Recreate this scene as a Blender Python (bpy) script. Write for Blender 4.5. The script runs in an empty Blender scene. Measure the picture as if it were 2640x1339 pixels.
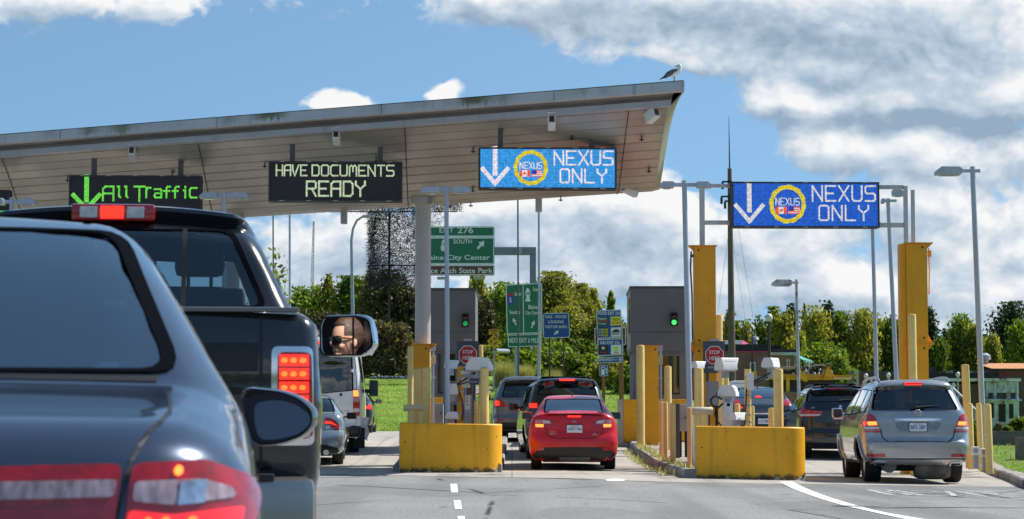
import bpy, bmesh, math, random
import numpy as np
from mathutils import Vector, Matrix, noise as mnoise
from mathutils.bvhtree import BVHTree
from mathutils.geometry import delaunay_2d_cdt
R = math.radians
sc = bpy.context.scene
COL = sc.collection

# ------------------------------------------------------------------ camera
F, CX, CY, HCAM, YH = 5700.0, 1320.0, 669.5, 1.05, 1075.0     # photo-pixel focal length, centre, eye height, horizon row
TH = math.atan((YH - CY) / F)
cd = bpy.data.cameras.new('camera')
cam = bpy.data.objects.new('camera', cd); COL.objects.link(cam)
cam.location = (0, 0, HCAM); cam.rotation_euler = (math.pi / 2 + TH, 0, 0)
cd.sensor_width = 36; cd.lens = F / 2640 * 36
cd.clip_start = 0.1; cd.clip_end = 4000
cd.dof.use_dof = True; cd.dof.focus_distance = 43; cd.dof.aperture_fstop = 10
sc.camera = cam
sc.view_settings.view_transform = 'Standard'; sc.view_settings.look = 'None'
sc.view_settings.exposure = 0.68; sc.view_settings.gamma = 1
sc.view_settings.use_curve_mapping = False
try:
    sc.cycles.max_bounces = 8; sc.cycles.transparent_max_bounces = 24
    sc.cycles.sample_clamp_indirect = 6
except Exception: pass

# ------------------------------------------------------------------ sun and sky
SUN_EL, SUN_AZ = R(50), math.atan2(0.906, 0.42)               # sun to the right and a little ahead
sd = Vector((math.sin(SUN_AZ) * math.cos(SUN_EL), math.cos(SUN_AZ) * math.cos(SUN_EL), math.sin(SUN_EL)))
ld = bpy.data.lights.new('sun', 'SUN'); ld.energy = 3.9; ld.angle = R(0.5); ld.color = (1, 0.95, 0.87)
sun = bpy.data.objects.new('sun', ld); COL.objects.link(sun)
sun.rotation_euler = sd.to_track_quat('Z', 'Y').to_euler(); sun.location = sd * 60

W = bpy.data.worlds.new('World'); sc.world = W; W.use_nodes = True
W.cycles.sampling_method = 'MANUAL'; W.cycles.sample_map_resolution = 512

class NT:
    """small helper to write node trees as expressions"""
    def __init__(s, tree): s.t = tree
    def n(s, typ, **kw):
        nd = s.t.nodes.new(typ)
        for k, v in kw.items(): setattr(nd, k, v)
        return nd
    def link(s, a, b): s.t.links.new(a, b)
    def put(s, sock, v):
        if isinstance(v, bpy.types.NodeSocket): s.t.links.new(v, sock)
        elif v is not None:
            try: sock.default_value = v
            except Exception: sock.default_value = tuple(v) + (1,)
    def m(s, op, a, b=None, c=None, clamp=False):
        nd = s.n('ShaderNodeMath', operation=op, use_clamp=clamp)
        s.put(nd.inputs[0], a)
        if b is not None: s.put(nd.inputs[1], b)
        if c is not None: s.put(nd.inputs[2], c)
        return nd.outputs[0]
    def vm(s, op, a, b=None, out=0):
        nd = s.n('ShaderNodeVectorMath', operation=op)
        s.put(nd.inputs[0], a)
        if b is not None: s.put(nd.inputs[1], b)
        return nd.outputs[out]
    def mix(s, fac, a, b, mode='MIX'):
        nd = s.n('ShaderNodeMix', data_type='RGBA', blend_type=mode)
        s.put(nd.inputs[0], fac); s.put(nd.inputs[6], a); s.put(nd.inputs[7], b)
        return nd.outputs[2]
    def noise(s, vec, scale, detail=4, rough=.55, dist=0):
        nd = s.n('ShaderNodeTexNoise')
        if vec is not None: s.link(vec, nd.inputs['Vector'])
        nd.inputs['Scale'].default_value = scale; nd.inputs['Detail'].default_value = detail
        nd.inputs['Roughness'].default_value = rough; nd.inputs['Distortion'].default_value = dist
        return nd.outputs['Fac']
    def ramp(s, fac, a, b, lo=0., hi=1.):
        nd = s.n('ShaderNodeMapRange', clamp=True, interpolation_type='SMOOTHSTEP')
        s.put(nd.inputs[0], fac); nd.inputs[1].default_value = a; nd.inputs[2].default_value = b
        nd.inputs[3].default_value = lo; nd.inputs[4].default_value = hi
        return nd.outputs[0]

# clouds live on the sky itself: fields over the direction of view, in thousandths of a photo pixel round due north
BLOBS = [(190, 40, 330, 62, .62), (470, 80, 90, 40, .3), (895, 290, 100, 50, 1.15), (1150, 262, 50, 26, 1.0),
  (1290, 30, 130, 60, .8), (1600, 40, 330, 75, .95), (2000, 60, 330, 130, .9), (2450, 60, 260, 130, .9), (2300, 190, 320, 70, .9),
  (1790, 165, 170, 40, .75), (1985, 285, 100, 50, .95), (2400, 290, 300, 60, 1.0), (2180, 400, 190, 55, .75), (2500, 440, 300, 70, .75),
  (1450, 600, 190, 120, .95), (1660, 545, 150, 75, .95), (1330, 560, 140, 60, .7), (1640, 700, 200, 55, .6),
  (900, 620, 220, 70, .62), (780, 700, 200, 50, .45), (2030, 640, 170, 80, .7), (2180, 730, 110, 50, .9), (1960, 760, 190, 40, .6),
  (2480, 620, 210, 80, .75), (2330, 540, 160, 40, .6), (2560, 760, 160, 60, .6), (2420, 720, 80, 60, .6), (1500, 830, 900, 40, .35), (2300, 860, 500, 40, .45), (900, 760, 300, 40, .35), (1700, 640, 330, 110, .25), (2250, 560, 420, 60, .22), (2250, 780, 500, 90, .24), (1250, 720, 500, 90, .22), (1960, 600, 120, 80, .3), (1480, 760, 160, 40, .3),
  (560, 220, 520, 110, -.55), (1680, 225, 130, 40, -.5), (1840, 400, 120, 140, -.7), (2120, 250, 70, 30, -.3), (2040, 830, 120, 30, -.35), (2130, 650, 60, 30, -.25)]
DARK = [(2150, 345, 160, 30, .5), (1900, 90, 200, 40, .5), (1470, 560, 60, 50, .4), (1240, 640, 90, 60, .4), (2600, 380, 120, 40, .5), (2200, 560, 200, 30, .35), (1650, 70, 300, 40, .75), (2150, 130, 260, 50, .95), (2400, 175, 260, 40, .9), (2350, 350, 300, 32, .85), (2520, 470, 200, 30, .35),
  (1330, 40, 90, 20, .3), (1560, 640, 110, 40, .5), (1700, 690, 160, 45, .5), (1380, 640, 60, 60, .45), (820, 690, 260, 60, .6), (200, 70, 260, 30, .5),
  (2330, 650, 90, 40, .35), (2050, 720, 150, 25, .4), (2500, 700, 150, 30, .4), (1960, 850, 200, 25, .3)]
def field_group(name, blobs, octave=True):
    g = bpy.data.node_groups.new(name, 'ShaderNodeTree')
    g.interface.new_socket('V', in_out='INPUT', socket_type='NodeSocketVector')
    g.interface.new_socket('D', in_out='OUTPUT', socket_type='NodeSocketFloat')
    t = NT(g); gi = t.n('NodeGroupInput'); go = t.n('NodeGroupOutput')
    p = gi.outputs[0]
    if True:
        wob = t.n('ShaderNodeTexNoise'); t.link(p, wob.inputs['Vector'])
        wob.inputs['Scale'].default_value = 5; wob.inputs['Detail'].default_value = 3
        off = t.vm('MULTIPLY', t.vm('SUBTRACT', wob.outputs['Color'], (.5, .5, .5)), (.16, .10, 0))
        q = t.vm('ADD', p, off)
    acc = 0.10 if octave else 0.0
    for (x, y, rx, ry, a) in blobs:
        d = t.vm('MULTIPLY', t.vm('SUBTRACT', q, ((x - CX) / 1000, (YH - y) / 1000, 0)), (1000 / rx, 1000 / ry, 0))
        e = t.m('EXPONENT', t.m('MULTIPLY', t.vm('DOT_PRODUCT', d, d, 1), -1.0))
        acc = t.m('MULTIPLY_ADD', e, a, acc)
    if octave:
        acc = t.m('MINIMUM', acc, 1.0)
        st = t.vm('MULTIPLY', p, (1, 1.35, 1))
        f1 = t.noise(st, 4.6, 6, .56, .25)
        def billow(v, sc_): return t.m('ABSOLUTE', t.m('SUBTRACT', t.noise(v, sc_, 2, .5), .5))
        wv_ = t.vm('ADD', st, off)
        acc = t.m('ADD', acc, t.m('MULTIPLY', t.m('SUBTRACT', f1, .5), 1.35))
        acc = t.m('ADD', acc, t.m('MULTIPLY', t.m('SUBTRACT', .10, billow(wv_, 8.5)), 1.25))
        acc = t.m('ADD', acc, t.m('MULTIPLY', t.m('SUBTRACT', .10, billow(wv_, 21.0)), .45))
    if not octave: acc = t.m('MULTIPLY', t.m('MINIMUM', acc, .8), t.ramp(t.noise(t.vm('MULTIPLY', p, (1, 1.6, 1)), 6, 6, .6), .22, .62, .35, 1.15))
    t.link(acc, go.inputs[0])
    return g
def build_world():
    t = NT(W.node_tree)
    for nd in list(W.node_tree.nodes): W.node_tree.nodes.remove(nd)
    out = t.n('ShaderNodeOutputWorld'); bg = t.n('ShaderNodeBackground')
    tc = t.n('ShaderNodeTexCoord')
    sky = t.n('ShaderNodeTexSky', sky_type='NISHITA', sun_disc=False)
    sky.sun_elevation = SUN_EL; sky.sun_rotation = SUN_AZ
    sky.air_density = 1.0; sky.dust_density = .3; sky.ozone_density = 3.0; sky.altitude = 200
    sep = t.n('ShaderNodeSeparateXYZ'); t.link(tc.outputs['Generated'], sep.inputs[0])
    yy = t.m('ADD', t.m('ABSOLUTE', sep.outputs[1]), .04)
    comb = t.n('ShaderNodeCombineXYZ')
    t.link(t.m('MULTIPLY', t.m('DIVIDE', sep.outputs[0], yy), 5.7), comb.inputs[0])
    t.link(t.m('MULTIPLY', t.m('DIVIDE', sep.outputs[2], yy), 5.7), comb.inputs[1])
    p = comb.outputs[0]
    cg = field_group('cloud_field', BLOBS); dg = field_group('cloud_base_field', DARK, False)
    def use(g, v):
        nd = t.n('ShaderNodeGroup', node_tree=g); t.link(v, nd.inputs[0]); return nd.outputs[0]
    d1 = use(cg, p); d2 = use(cg, t.vm('ADD', p, (.030, .055, 0)))
    dk = use(dg, p)
    vs_ = t.n('ShaderNodeSeparateXYZ'); t.link(p, vs_.inputs[0])
    cov = t.m('MULTIPLY', t.ramp(d1, .26, .62), t.ramp(vs_.outputs[1], 2.2, 5.5, 1, .0))   # the overhead sky is clear
    em = t.m('MULTIPLY_ADD', t.m('SUBTRACT', d1, d2), .92, .66)              # faces turned to the sun are brighter
    thick = t.ramp(d1, .8, 1.6, .0, .22)
    lit = t.m('SUBTRACT', t.m('SUBTRACT', em, thick), t.m('MULTIPLY', dk, .56), clamp=True)
    cr = t.n('ShaderNodeValToRGB'); t.link(lit, cr.inputs[0])
    e = cr.color_ramp.elements
    e[0].position = 0.0; e[0].color = (1.9, 2.6, 3.4, 1)
    e[1].position = .95; e[1].color = (5.9, 5.9, 5.95, 1)
    el = e.new(.45); el.color = (3.3, 3.95, 4.65, 1)
    # a blue that deepens upward away from the horizon belongs to the clear sky texture; a slight saturation of it here
    hs = t.n('ShaderNodeHueSaturation'); hs.inputs['Saturation'].default_value = .93; hs.inputs['Value'].default_value = .89
    t.link(t.vm('NORMALIZE', t.vm('ADD', tc.outputs['Generated'], (0, 0, .22))), sky.inputs['Vector']); t.link(t.mix(1, sky.outputs[0], (.88, 1.12, 1.06, 1), 'MULTIPLY'), hs.inputs['Color'])
    colr = t.mix(cov, hs.outputs[0], cr.outputs[0])
    t.link(colr, bg.inputs[0]); bg.inputs[1].default_value = .10
    t.link(bg.outputs[0], out.inputs[0])
build_world()

# ------------------------------------------------------------------ placing
def at(px, py, Y):
    v = (CY - py) / F; u = (px - CX) / F
    d = Vector((u, math.cos(TH) - v * math.sin(TH), math.sin(TH) + v * math.cos(TH)))
    return Vector((0, 0, HCAM)) + d * (Y / d.y)
def lerp(a, b, t): return a + (b - a) * t
def ramp_y(Y):
    return float(np.interp(Y, [-50, 45, 50, 60, 78, 84, 112, 170, 260, 900], [0, 0, .09, .46, .52, .62, .62, .62, .8, 1.0]))
def gz(X, Y):
    """height of the ground: level approach, cross fall to the right, rise beyond the booths, grass bank on the left"""
    z = ramp_y(Y)
    z -= float(np.interp(X, [-99, 1, 8.5, 99], [0, 0, .165, .165])) * float(np.interp(Y, [0, 62, 80], [1, 1, 0]))
    bank = float(np.interp(Y, [79, 84, 112, 170, 300, 900], [0, .25, 2.5, 5.0, 5.5, 5.5])) * float(np.interp(X, [-400, 6, 14, 400], [1, 1, 0, 0]))
    return z + bank
def on_ground(px, py):
    """where the line of sight through a photo pixel meets the road"""
    Y = 30.0
    for _ in range(30):
        p = at(px, py, Y); z = gz(p.x, Y)
        Y = max(5, Y * .5 + .5 * Y * (HCAM - z) / max(1e-3, (HCAM - p.z)))
    p = at(px, py, Y); p.z = gz(p.x, Y); return p

# ------------------------------------------------------------------ things, parts
def tag(o, label=None, cat=None, group=None, kind=None):
    if label: o['label'] = label
    if cat: o['category'] = cat
    if group: o['group'] = group
    if kind: o['kind'] = kind
    return o
def thing(name, label, cat, loc=(0, 0, 0), rz=0, group=None):
    o = bpy.data.objects.new(name, None); COL.objects.link(o)
    o.empty_display_size = .2
    o.location = loc; o.rotation_euler = (0, 0, rz)
    return tag(o, label, cat, group)
def copy_thing(root, loc, rz, label, group=None, scale=None):
    r = root.copy(); COL.objects.link(r); r.location = loc; r.rotation_euler = (0, 0, rz)
    r['label'] = label
    if group: r['group'] = group
    if scale: r.scale = scale
    for ch in list(root.children):
        c = ch.copy(); COL.objects.link(c); c.parent = r
        for g in list(ch.children):
            d = g.copy(); COL.objects.link(d); d.parent = c
    return r

class MB:
    def __init__(s): s.v = []; s.f = []
    def add(s, vs, fs):
        o = len(s.v); s.v += [tuple(p) for p in vs]; s.f += [tuple(i + o for i in f) for f in fs]; return s
    def box(s, lo, hi, bev=0.0, rot=None, piv=None):
        x0, y0, z0 = lo; x1, y1, z1 = hi
        if bev <= 0:
            vs = [(x0,y0,z0),(x1,y0,z0),(x1,y1,z0),(x0,y1,z0),(x0,y0,z1),(x1,y0,z1),(x1,y1,z1),(x0,y1,z1)]
            fs = [(0,3,2,1),(4,5,6,7),(0,1,5,4),(1,2,6,5),(2,3,7,6),(3,0,4,7)]
        else:
            bm = bmesh.new(); bmesh.ops.create_cube(bm, size=1)
            for v in bm.verts: v.co = Vector(((x0+x1)/2 + v.co.x*(x1-x0), (y0+y1)/2 + v.co.y*(y1-y0), (z0+z1)/2 + v.co.z*(z1-z0)))
            bmesh.ops.bevel(bm, geom=list(bm.edges), offset=bev, segments=2, profile=.6, affect='EDGES')
            bm.verts.index_update()
            vs = [v.co.copy() for v in bm.verts]; fs = [[v.index for v in f.verts] for f in bm.faces]; bm.free()
        if rot is not None:
            pv = Vector(piv) if piv is not None else Vector(((x0+x1)/2, (y0+y1)/2, (z0+z1)/2))
            vs = [rot @ (Vector(p) - pv) + pv for p in vs]
        return s.add(vs, fs)
    def cyl(s, p0, p1, r0, r1=None, n=12, cap=True):
        r1 = r0 if r1 is None else r1
        p0 = Vector(p0); p1 = Vector(p1); d = (p1 - p0).normalized()
        a = d.orthogonal().normalized(); b = d.cross(a)
        vs = []
        for p, r in ((p0, r0), (p1, r1)):
            for k in range(n):
                t = 2 * math.pi * k / n; vs.append(p + (a * math.cos(t) + b * math.sin(t)) * r)
        fs = [(k, (k + 1) % n, n + (k + 1) % n, n + k) for k in range(n)]
        if cap: fs += [tuple(range(n - 1, -1, -1)), tuple(range(n, 2 * n))]
        return s.add(vs, fs)
    def tube(s, path, r, n=8):
        P = [Vector(p) for p in path]; rr = r if isinstance(r, (list, tuple)) else [r] * len(P)
        vs = []; up = None
        for i, p in enumerate(P):
            d = (P[min(i + 1, len(P) - 1)] - P[max(i - 1, 0)]).normalized()
            if up is None: up = d.orthogonal().normalized()
            up = (up - d * up.dot(d)).normalized(); b = d.cross(up)
            for k in range(n):
                t = 2 * math.pi * k / n; vs.append(p + (up * math.cos(t) + b * math.sin(t)) * rr[i])
        fs = []
        for i in range(len(P) - 1):
            for k in range(n): fs.append((i*n+k, i*n+(k+1)%n, (i+1)*n+(k+1)%n, (i+1)*n+k))
        fs += [tuple(range(n - 1, -1, -1)), tuple(range((len(P) - 1) * n, len(P) * n))]
        return s.add(vs, fs)
    def lathe(s, prof, o=(0, 0, 0), axis='Z', n=16):
        """prof: list of (radius, height)"""
        o = Vector(o); vs = []
        for r, h in prof:
            for k in range(n):
                t = 2 * math.pi * k / n; c, q = r * math.cos(t), r * math.sin(t)
                vs.append(o + (Vector((c, q, h)) if axis == 'Z' else Vector((h, c, q)) if axis == 'X' else Vector((q, h, c))))
        fs = []
        for i in range(len(prof) - 1):
            for k in range(n): fs.append((i*n+k, i*n+(k+1)%n, (i+1)*n+(k+1)%n, (i+1)*n+k))
        if prof[0][0] > 1e-6: fs.append(tuple(range(n - 1, -1, -1)))
        if prof[-1][0] > 1e-6: fs.append(tuple(range((len(prof) - 1) * n, len(prof) * n)))
        return s.add(vs, fs)
    def prism(s, poly, y0, y1):
        """polygon in x-z pulled from y0 (towards the viewer) to y1"""
        n = len(poly)
        vs = [(x, y0, z) for x, z in poly] + [(x, y1, z) for x, z in poly]
        fs = [tuple(range(n)), tuple(range(2 * n - 1, n - 1, -1))] + [(k, n + k, n + (k + 1) % n, (k + 1) % n) for k in range(n)]
        return s.add(vs, fs)
    def quad(s, a, b, c, d): return s.add([a, b, c, d], [(0, 1, 2, 3)])
    def stroke(s, pts, t, y0, y1, dy=0.0004):
        """a polyline in the x-z plane drawn with square-ended bars"""
        for i in range(len(pts) - 1):
            a = Vector(pts[i]); b = Vector(pts[i + 1]); d = (b - a)
            if d.length < 1e-6: continue
            d.normalize(); nrm = Vector((-d.y, d.x)) * t / 2; a2 = a - d * t / 2; b2 = b + d * t / 2
            s.prism([tuple(a2 + nrm), tuple(a2 - nrm), tuple(b2 - nrm), tuple(b2 + nrm)], y0 - dy * (i % 3), y1)
        return s
    def text(s, txt, cx, cz, w, h, y, depth=.004, bold=0.0, shear=0.0):
        m = text_mesh(txt, bold, shear)
        xs = [p[0] for p in m[0]]; ys = [p[1] for p in m[0]]
        x0, x1, y0, y1 = min(xs), max(xs), min(ys), max(ys)
        sx = w / (x1 - x0) if w else h / (y1 - y0); sy = h / (y1 - y0) if h else sx
        if not w: sx = sy
        mx, my = (x0 + x1) / 2, (y0 + y1) / 2
        s.add([((p[0] - mx) * sx + cx, y - (depth if p[2] > 0 else 0), (p[1] - my) * sy + cz) for p in m[0]], m[1])
        return s
    def build(s, name, m, parent=None, smooth=False, rec=True):
        me = bpy.data.meshes.new(name); me.from_pydata(s.v, [], s.f); me.validate(); me.update()
        if rec:
            bm = bmesh.new(); bm.from_mesh(me); bmesh.ops.recalc_face_normals(bm, faces=bm.faces); bm.to_mesh(me); bm.free()
        return link_mesh(name, me, m, parent, smooth)
def link_mesh(name, me, m, parent=None, smooth=False):
    if m is not None: me.materials.append(m)
    if smooth:
        me.polygons.foreach_set('use_smooth', [True] * len(me.polygons))
        if smooth != 'all':
            try: me.set_sharp_from_angle(angle=R(40 if smooth is True else smooth))
            except Exception: pass
    o = bpy.data.objects.new(name, me); COL.objects.link(o)
    if parent: o.parent = parent
    return o
_tc = {}
def text_mesh(txt, bold=0.0, shear=0.0):
    k = (txt, bold, shear)
    if k in _tc: return _tc[k]
    c = bpy.data.curves.new('t', 'FONT'); c.body = txt; c.size = 1; c.extrude = .02; c.offset = bold; c.shear = shear
    c.resolution_u = 3
    o = bpy.data.objects.new('t', c); COL.objects.link(o)
    dg = bpy.context.evaluated_depsgraph_get(); dg.update()
    me = bpy.data.meshes.new_from_object(o.evaluated_get(dg))
    r = ([tuple(v.co) for v in me.vertices], [tuple(p.vertices) for p in me.polygons])
    bpy.data.objects.remove(o); bpy.data.curves.remove(c); bpy.data.meshes.remove(me)
    _tc[k] = r; return r

# ------------------------------------------------------------------ materials
_mc = {}
def mat(name, col, rough=.5, metal=0.0, var=0.0, vs=2.0, bump=0.0, bs=40.0, coat=0.0, spec=.5, emit=None, es=0.0,
        spots=None, grime=None, streak=None, island=0.0, stretch=(1, 1, 1)):
    """principled surface with procedural variation; spots = (colour, scale, threshold), grime = (colour, scale, lo, hi), streak = vertical runs"""
    if name in _mc: return _mc[name]
    m = bpy.data.materials.new(name); m.use_nodes = True; t = NT(m.node_tree)
    b = m.node_tree.nodes['Principled BSDF']
    tc = t.n('ShaderNodeTexCoord'); p = tc.outputs['Object']
    c = tuple(col) + (1,)
    if stretch != (1, 1, 1): p2 = t.vm('MULTIPLY', p, stretch)
    else: p2 = p
    if var:
        f = t.noise(p2, vs, 6, .6)
        f = t.ramp(f, .25, .75)
        c = t.mix(f, tuple(x * (1 - var) for x in col) + (1,), tuple(min(1, x * (1 + var)) for x in col) + (1,))
    if island:
        gi = t.n('ShaderNodeNewGeometry')
        c = t.mix(t.m('MULTIPLY', gi.outputs['Random Per Island'], island), c, tuple(min(1, x * 2.2) for x in col) + (1,))
    if grime:
        f = t.ramp(t.noise(p2, grime[1], 7, .65), grime[2], grime[3]); c = t.mix(f, c, tuple(grime[0]) + (1,))
    if streak:
        f = t.ramp(t.noise(t.vm('MULTIPLY', p, (streak[1], streak[1], streak[1] * .06)), 1, 5, .6), streak[2], streak[3]); c = t.mix(f, c, tuple(streak[0]) + (1,))
    if spots:
        f = t.ramp(t.noise(p, spots[1], 3, .5), spots[2], spots[2] + .03); c = t.mix(f, c, tuple(spots[0]) + (1,))
    t.put(b.inputs['Base Color'], c)
    b.inputs['Roughness'].default_value = rough; b.inputs['Metallic'].default_value = metal
    b.inputs['Coat Weight'].default_value = coat; b.inputs['Coat Roughness'].default_value = .03
    b.inputs['Specular IOR Level'].default_value = spec
    if emit: b.inputs['Emission Color'].default_value = tuple(emit) + (1,); b.inputs['Emission Strength'].default_value = es
    if bump:
        bp = t.n('ShaderNodeBump'); bp.inputs['Strength'].default_value = bump; bp.inputs['Distance'].default_value = .02
        t.link(t.noise(p2, bs, 5, .6), bp.inputs['Height']); t.link(bp.outputs[0], b.inputs['Normal'])
    _mc[name] = m; return m
def glass_mat(name, tint, dens, rough=.02, refl=1.0, base=.03):
    if name in _mc: return _mc[name]
    m = bpy.data.materials.new(name); m.use_nodes = True; t = NT(m.node_tree); nt = m.node_tree
    nt.nodes.remove(nt.nodes['Principled BSDF']); out = nt.nodes['Material Output']
    tr = t.n('ShaderNodeBsdfTransparent'); tr.inputs[0].default_value = tuple(x * (1 - dens) for x in tint) + (1,)
    gl = t.n('ShaderNodeBsdfGlossy'); gl.inputs['Roughness'].default_value = rough; gl.inputs['Color'].default_value = (.9 * refl, .95 * refl, refl, 1)
    fr = t.n('ShaderNodeFresnel'); fr.inputs[0].default_value = 1.7
    fac = t.m('MULTIPLY_ADD', fr.outputs[0], 1.0, base, clamp=True)
    mx = t.n('ShaderNodeMixShader'); t.link(fac, mx.inputs[0]); t.link(tr.outputs[0], mx.inputs[1]); t.link(gl.outputs[0], mx.inputs[2])
    t.link(mx.outputs[0], out.inputs[0]); _mc[name] = m; return m
def led_mat(name, col, es, back=(.01, .01, .012)):
    """an LED panel colour: lit diodes on a dark grid"""
    if name in _mc: return _mc[name]
    m = bpy.data.materials.new(name); m.use_nodes = True; t = NT(m.node_tree)
    b = m.node_tree.nodes['Principled BSDF']
    tc = t.n('ShaderNodeTexCoord'); p = t.vm('MULTIPLY', tc.outputs['Object'], (33, 0, 33))
    fr = t.vm('FRACTION', p); d = t.vm('LENGTH', t.vm('SUBTRACT', fr, (.5, 0, .5)), None, 1)
    dot = t.ramp(d, .30, .56, 1, .55)
    wn = t.n('ShaderNodeTexWhiteNoise'); t.link(t.vm('FLOOR', p), wn.inputs['Vector'])
    big = t.ramp(t.noise(tc.outputs['Object'], 14, 3, .6), .3, .7, .72, 1.1)
    st = t.m('MULTIPLY', t.m('MULTIPLY', dot, t.ramp(wn.outputs['Value'], 0, 1, .88, 1.06)), big)
    hue = t.mix(t.m('MULTIPLY', wn.outputs['Value'], .05 if col[2] > .55 and col[0] < .1 else .18), tuple(col) + (1,), (col[1], col[0], col[2], 1))
    b.inputs['Base Color'].default_value = tuple(back) + (1,); b.inputs['Roughness'].default_value = .6
    t.link(hue, b.inputs['Emission Color']); t.link(t.m('MULTIPLY', st, es), b.inputs['Emission Strength'])
    _mc[name] = m; return m
def paint(name, col, metal=.0, rough=.35, coat=1.0, flake=.06):
    return mat(name, col, rough, metal, var=flake, vs=3, coat=coat)
MATS = dict(
  black=lambda: mat('black_plastic', (.012, .012, .013), .45, var=.3, vs=8),
  rubber=lambda: mat('tyre_rubber', (.014, .014, .015), .75, var=.4, vs=9, bump=.3, bs=60),
  under=lambda: mat('underbody', (.010, .010, .010), .8, var=.4),
  chrome=lambda: mat('chrome', (.75, .77, .8), .12, 1.0),
  alloy=lambda: mat('wheel_alloy', (.42, .43, .45), .3, .9, var=.1),
  seat=lambda: mat('seat_cloth', (.03, .03, .034), .8, var=.2),
  tail=lambda: mat('tail_lens', (.42, .006, .008), .12, coat=1, var=.2, vs=18),
  clear=lambda: mat('clear_lens', (.62, .58, .6), .12, coat=1, var=.25, vs=30),
  lit=lambda: mat('lit_lamp', (.6, .02, .01), .2, emit=(1, .025, .012), es=1.25),
  litor=lambda: mat('lit_bulb', (.8, .1, .02), .2, emit=(1, .20, .03), es=1.9),
  white=lambda: mat('white_metal', (.74, .74, .73), .4, var=.07, vs=4, grime=((.42, .40, .36), 3, .6, .8), bump=.04),
  steel=lambda: mat('galvanised_steel', (.36, .39, .44), .42, .35, var=.12, vs=3, streak=((.30, .31, .33), 9, .5, .75)),
  pole=lambda: mat('painted_pole', (.42, .46, .53), .4, .15, var=.08, vs=2, streak=((.34, .36, .4), 12, .5, .8)),
  pale=lambda: mat('pale_yellow_paint', (.86, .62, .22), .5, var=.10, vs=3, streak=((.70, .48, .22), 7, .5, .75), spots=((.16, .11, .05), 16, .70), bump=.06, bs=25),
  amber=lambda: mat('amber_paint', (.76, .335, .005), .5, var=.07, vs=2, streak=((.50, .27, .02), 9, .56, .8), spots=((.10, .06, .01), 9, .73), bump=.05, bs=18),
  conc=lambda: mat('kerb_concrete', (.30, .28, .25), .9, var=.25, vs=3, grime=((.10, .09, .07), 2.2, .52, .7), bump=.4, bs=25),
  darkgrey=lambda: mat('dark_grey_panel', (.055, .07, .09), .5, var=.08),
  wire=lambda: mat('dark_cable', (.02, .02, .022), .6),
)
def mt(k): return MATS[k]()
def smooth_path(pts, step=.05, closed=False):
    """centripetal-like spline through points; a doubled point stays a corner"""
    out = []
    n = len(pts)
    for i in range(n - 1):
        p0 = np.array(pts[max(i - 1, 0)], float); p1 = np.array(pts[i], float); p2 = np.array(pts[i + 1], float); p3 = np.array(pts[min(i + 2, n - 1)], float)
        L = np.linalg.norm(p2 - p1)
        if L < 1e-6: continue
        def tangent(a, b, c):
            d1 = np.linalg.norm(b - a); d2 = np.linalg.norm(c - b)
            if d1 < 1e-6 or d2 < 1e-6: return None
            return ((b - a) / d1 * d2 + (c - b) / d2 * d1) / (d1 + d2)
        m1 = tangent(p0, p1, p2); m2 = tangent(p1, p2, p3)
        if m1 is None: m1 = (p2 - p1) / L
        if m2 is None: m2 = (p2 - p1) / L
        k = max(1, int(math.ceil(L / step)))
        for q in range(k):
            t = q / k
            h = (2*t**3 - 3*t*t + 1) * p1 + (t**3 - 2*t*t + t) * L * m1 + (-2*t**3 + 3*t*t) * p2 + (t**3 - t*t) * L * m2
            out.append((float(h[0]), float(h[1])))
    out.append(tuple(map(float, pts[-1])))
    return out
def in_poly(x, y, P):
    c = False; n = len(P); j = n - 1
    for i in range(n):
        xi, yi = P[i]; xj, yj = P[j]
        if (yi > y) != (yj > y) and x < (xj - xi) * (y - yi) / (yj - yi) + xi: c = not c
        j = i
    return c
def shrink(P, k):
    cx = sum(p[0] for p in P) / len(P); cy = sum(p[1] for p in P) / len(P)
    return [(cx + (x - cx) * k, cy + (y - cy) * k) for x, y in P]
def round_poly(P, r, n=4):
    out = []; m = len(P)
    for i in range(m):
        a = Vector(P[i - 1]); b = Vector(P[i]); c = Vector(P[(i + 1) % m])
        u = (a - b); w = (c - b); rr = min(r, u.length * .45, w.length * .45)
        p = b + u.normalized() * rr; q = b + w.normalized() * rr
        for k in range(n + 1):
            t = k / n; out.append(tuple(p * (1 - t) ** 2 + b * 2 * t * (1 - t) + q * t * t))
    return out
def tri_area(poly, holes=(), step=.05, extra=()):
    """triangulate a polygon (with holes) with inner points on a grid"""
    vs = []; ed = []
    for P in [poly] + list(holes):
        o = len(vs); vs += [Vector(p) for p in P]; ed += [(o + i, o + (i + 1) % len(P)) for i in range(len(P))]
    x0 = min(p[0] for p in poly); x1 = max(p[0] for p in poly); y0 = min(p[1] for p in poly); y1 = max(p[1] for p in poly)
    ny = int((y1 - y0) / step) + 1; nx = int((x1 - x0) / step) + 1
    for i in range(1, nx):
        for j in range(1, ny):
            x = x0 + (x1 - x0) * i / nx + (step * .25 if j % 2 else 0); y = y0 + (y1 - y0) * j / ny
            if in_poly(x, y, poly) and not any(in_poly(x, y, h) for h in holes): vs.append(Vector((x, y)))
    vs += [Vector(p) for p in extra]
    r = delaunay_2d_cdt(vs, ed, [], 1, 1e-5)
    V = [tuple(p) for p in r[0]]; T = []
    for f in r[2]:
        cx = sum(V[i][0] for i in f) / 3; cy = sum(V[i][1] for i in f) / 3
        if in_poly(cx, cy, poly) and not any(in_poly(cx, cy, h) for h in holes): T.append(tuple(f))
    return V, T
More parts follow.
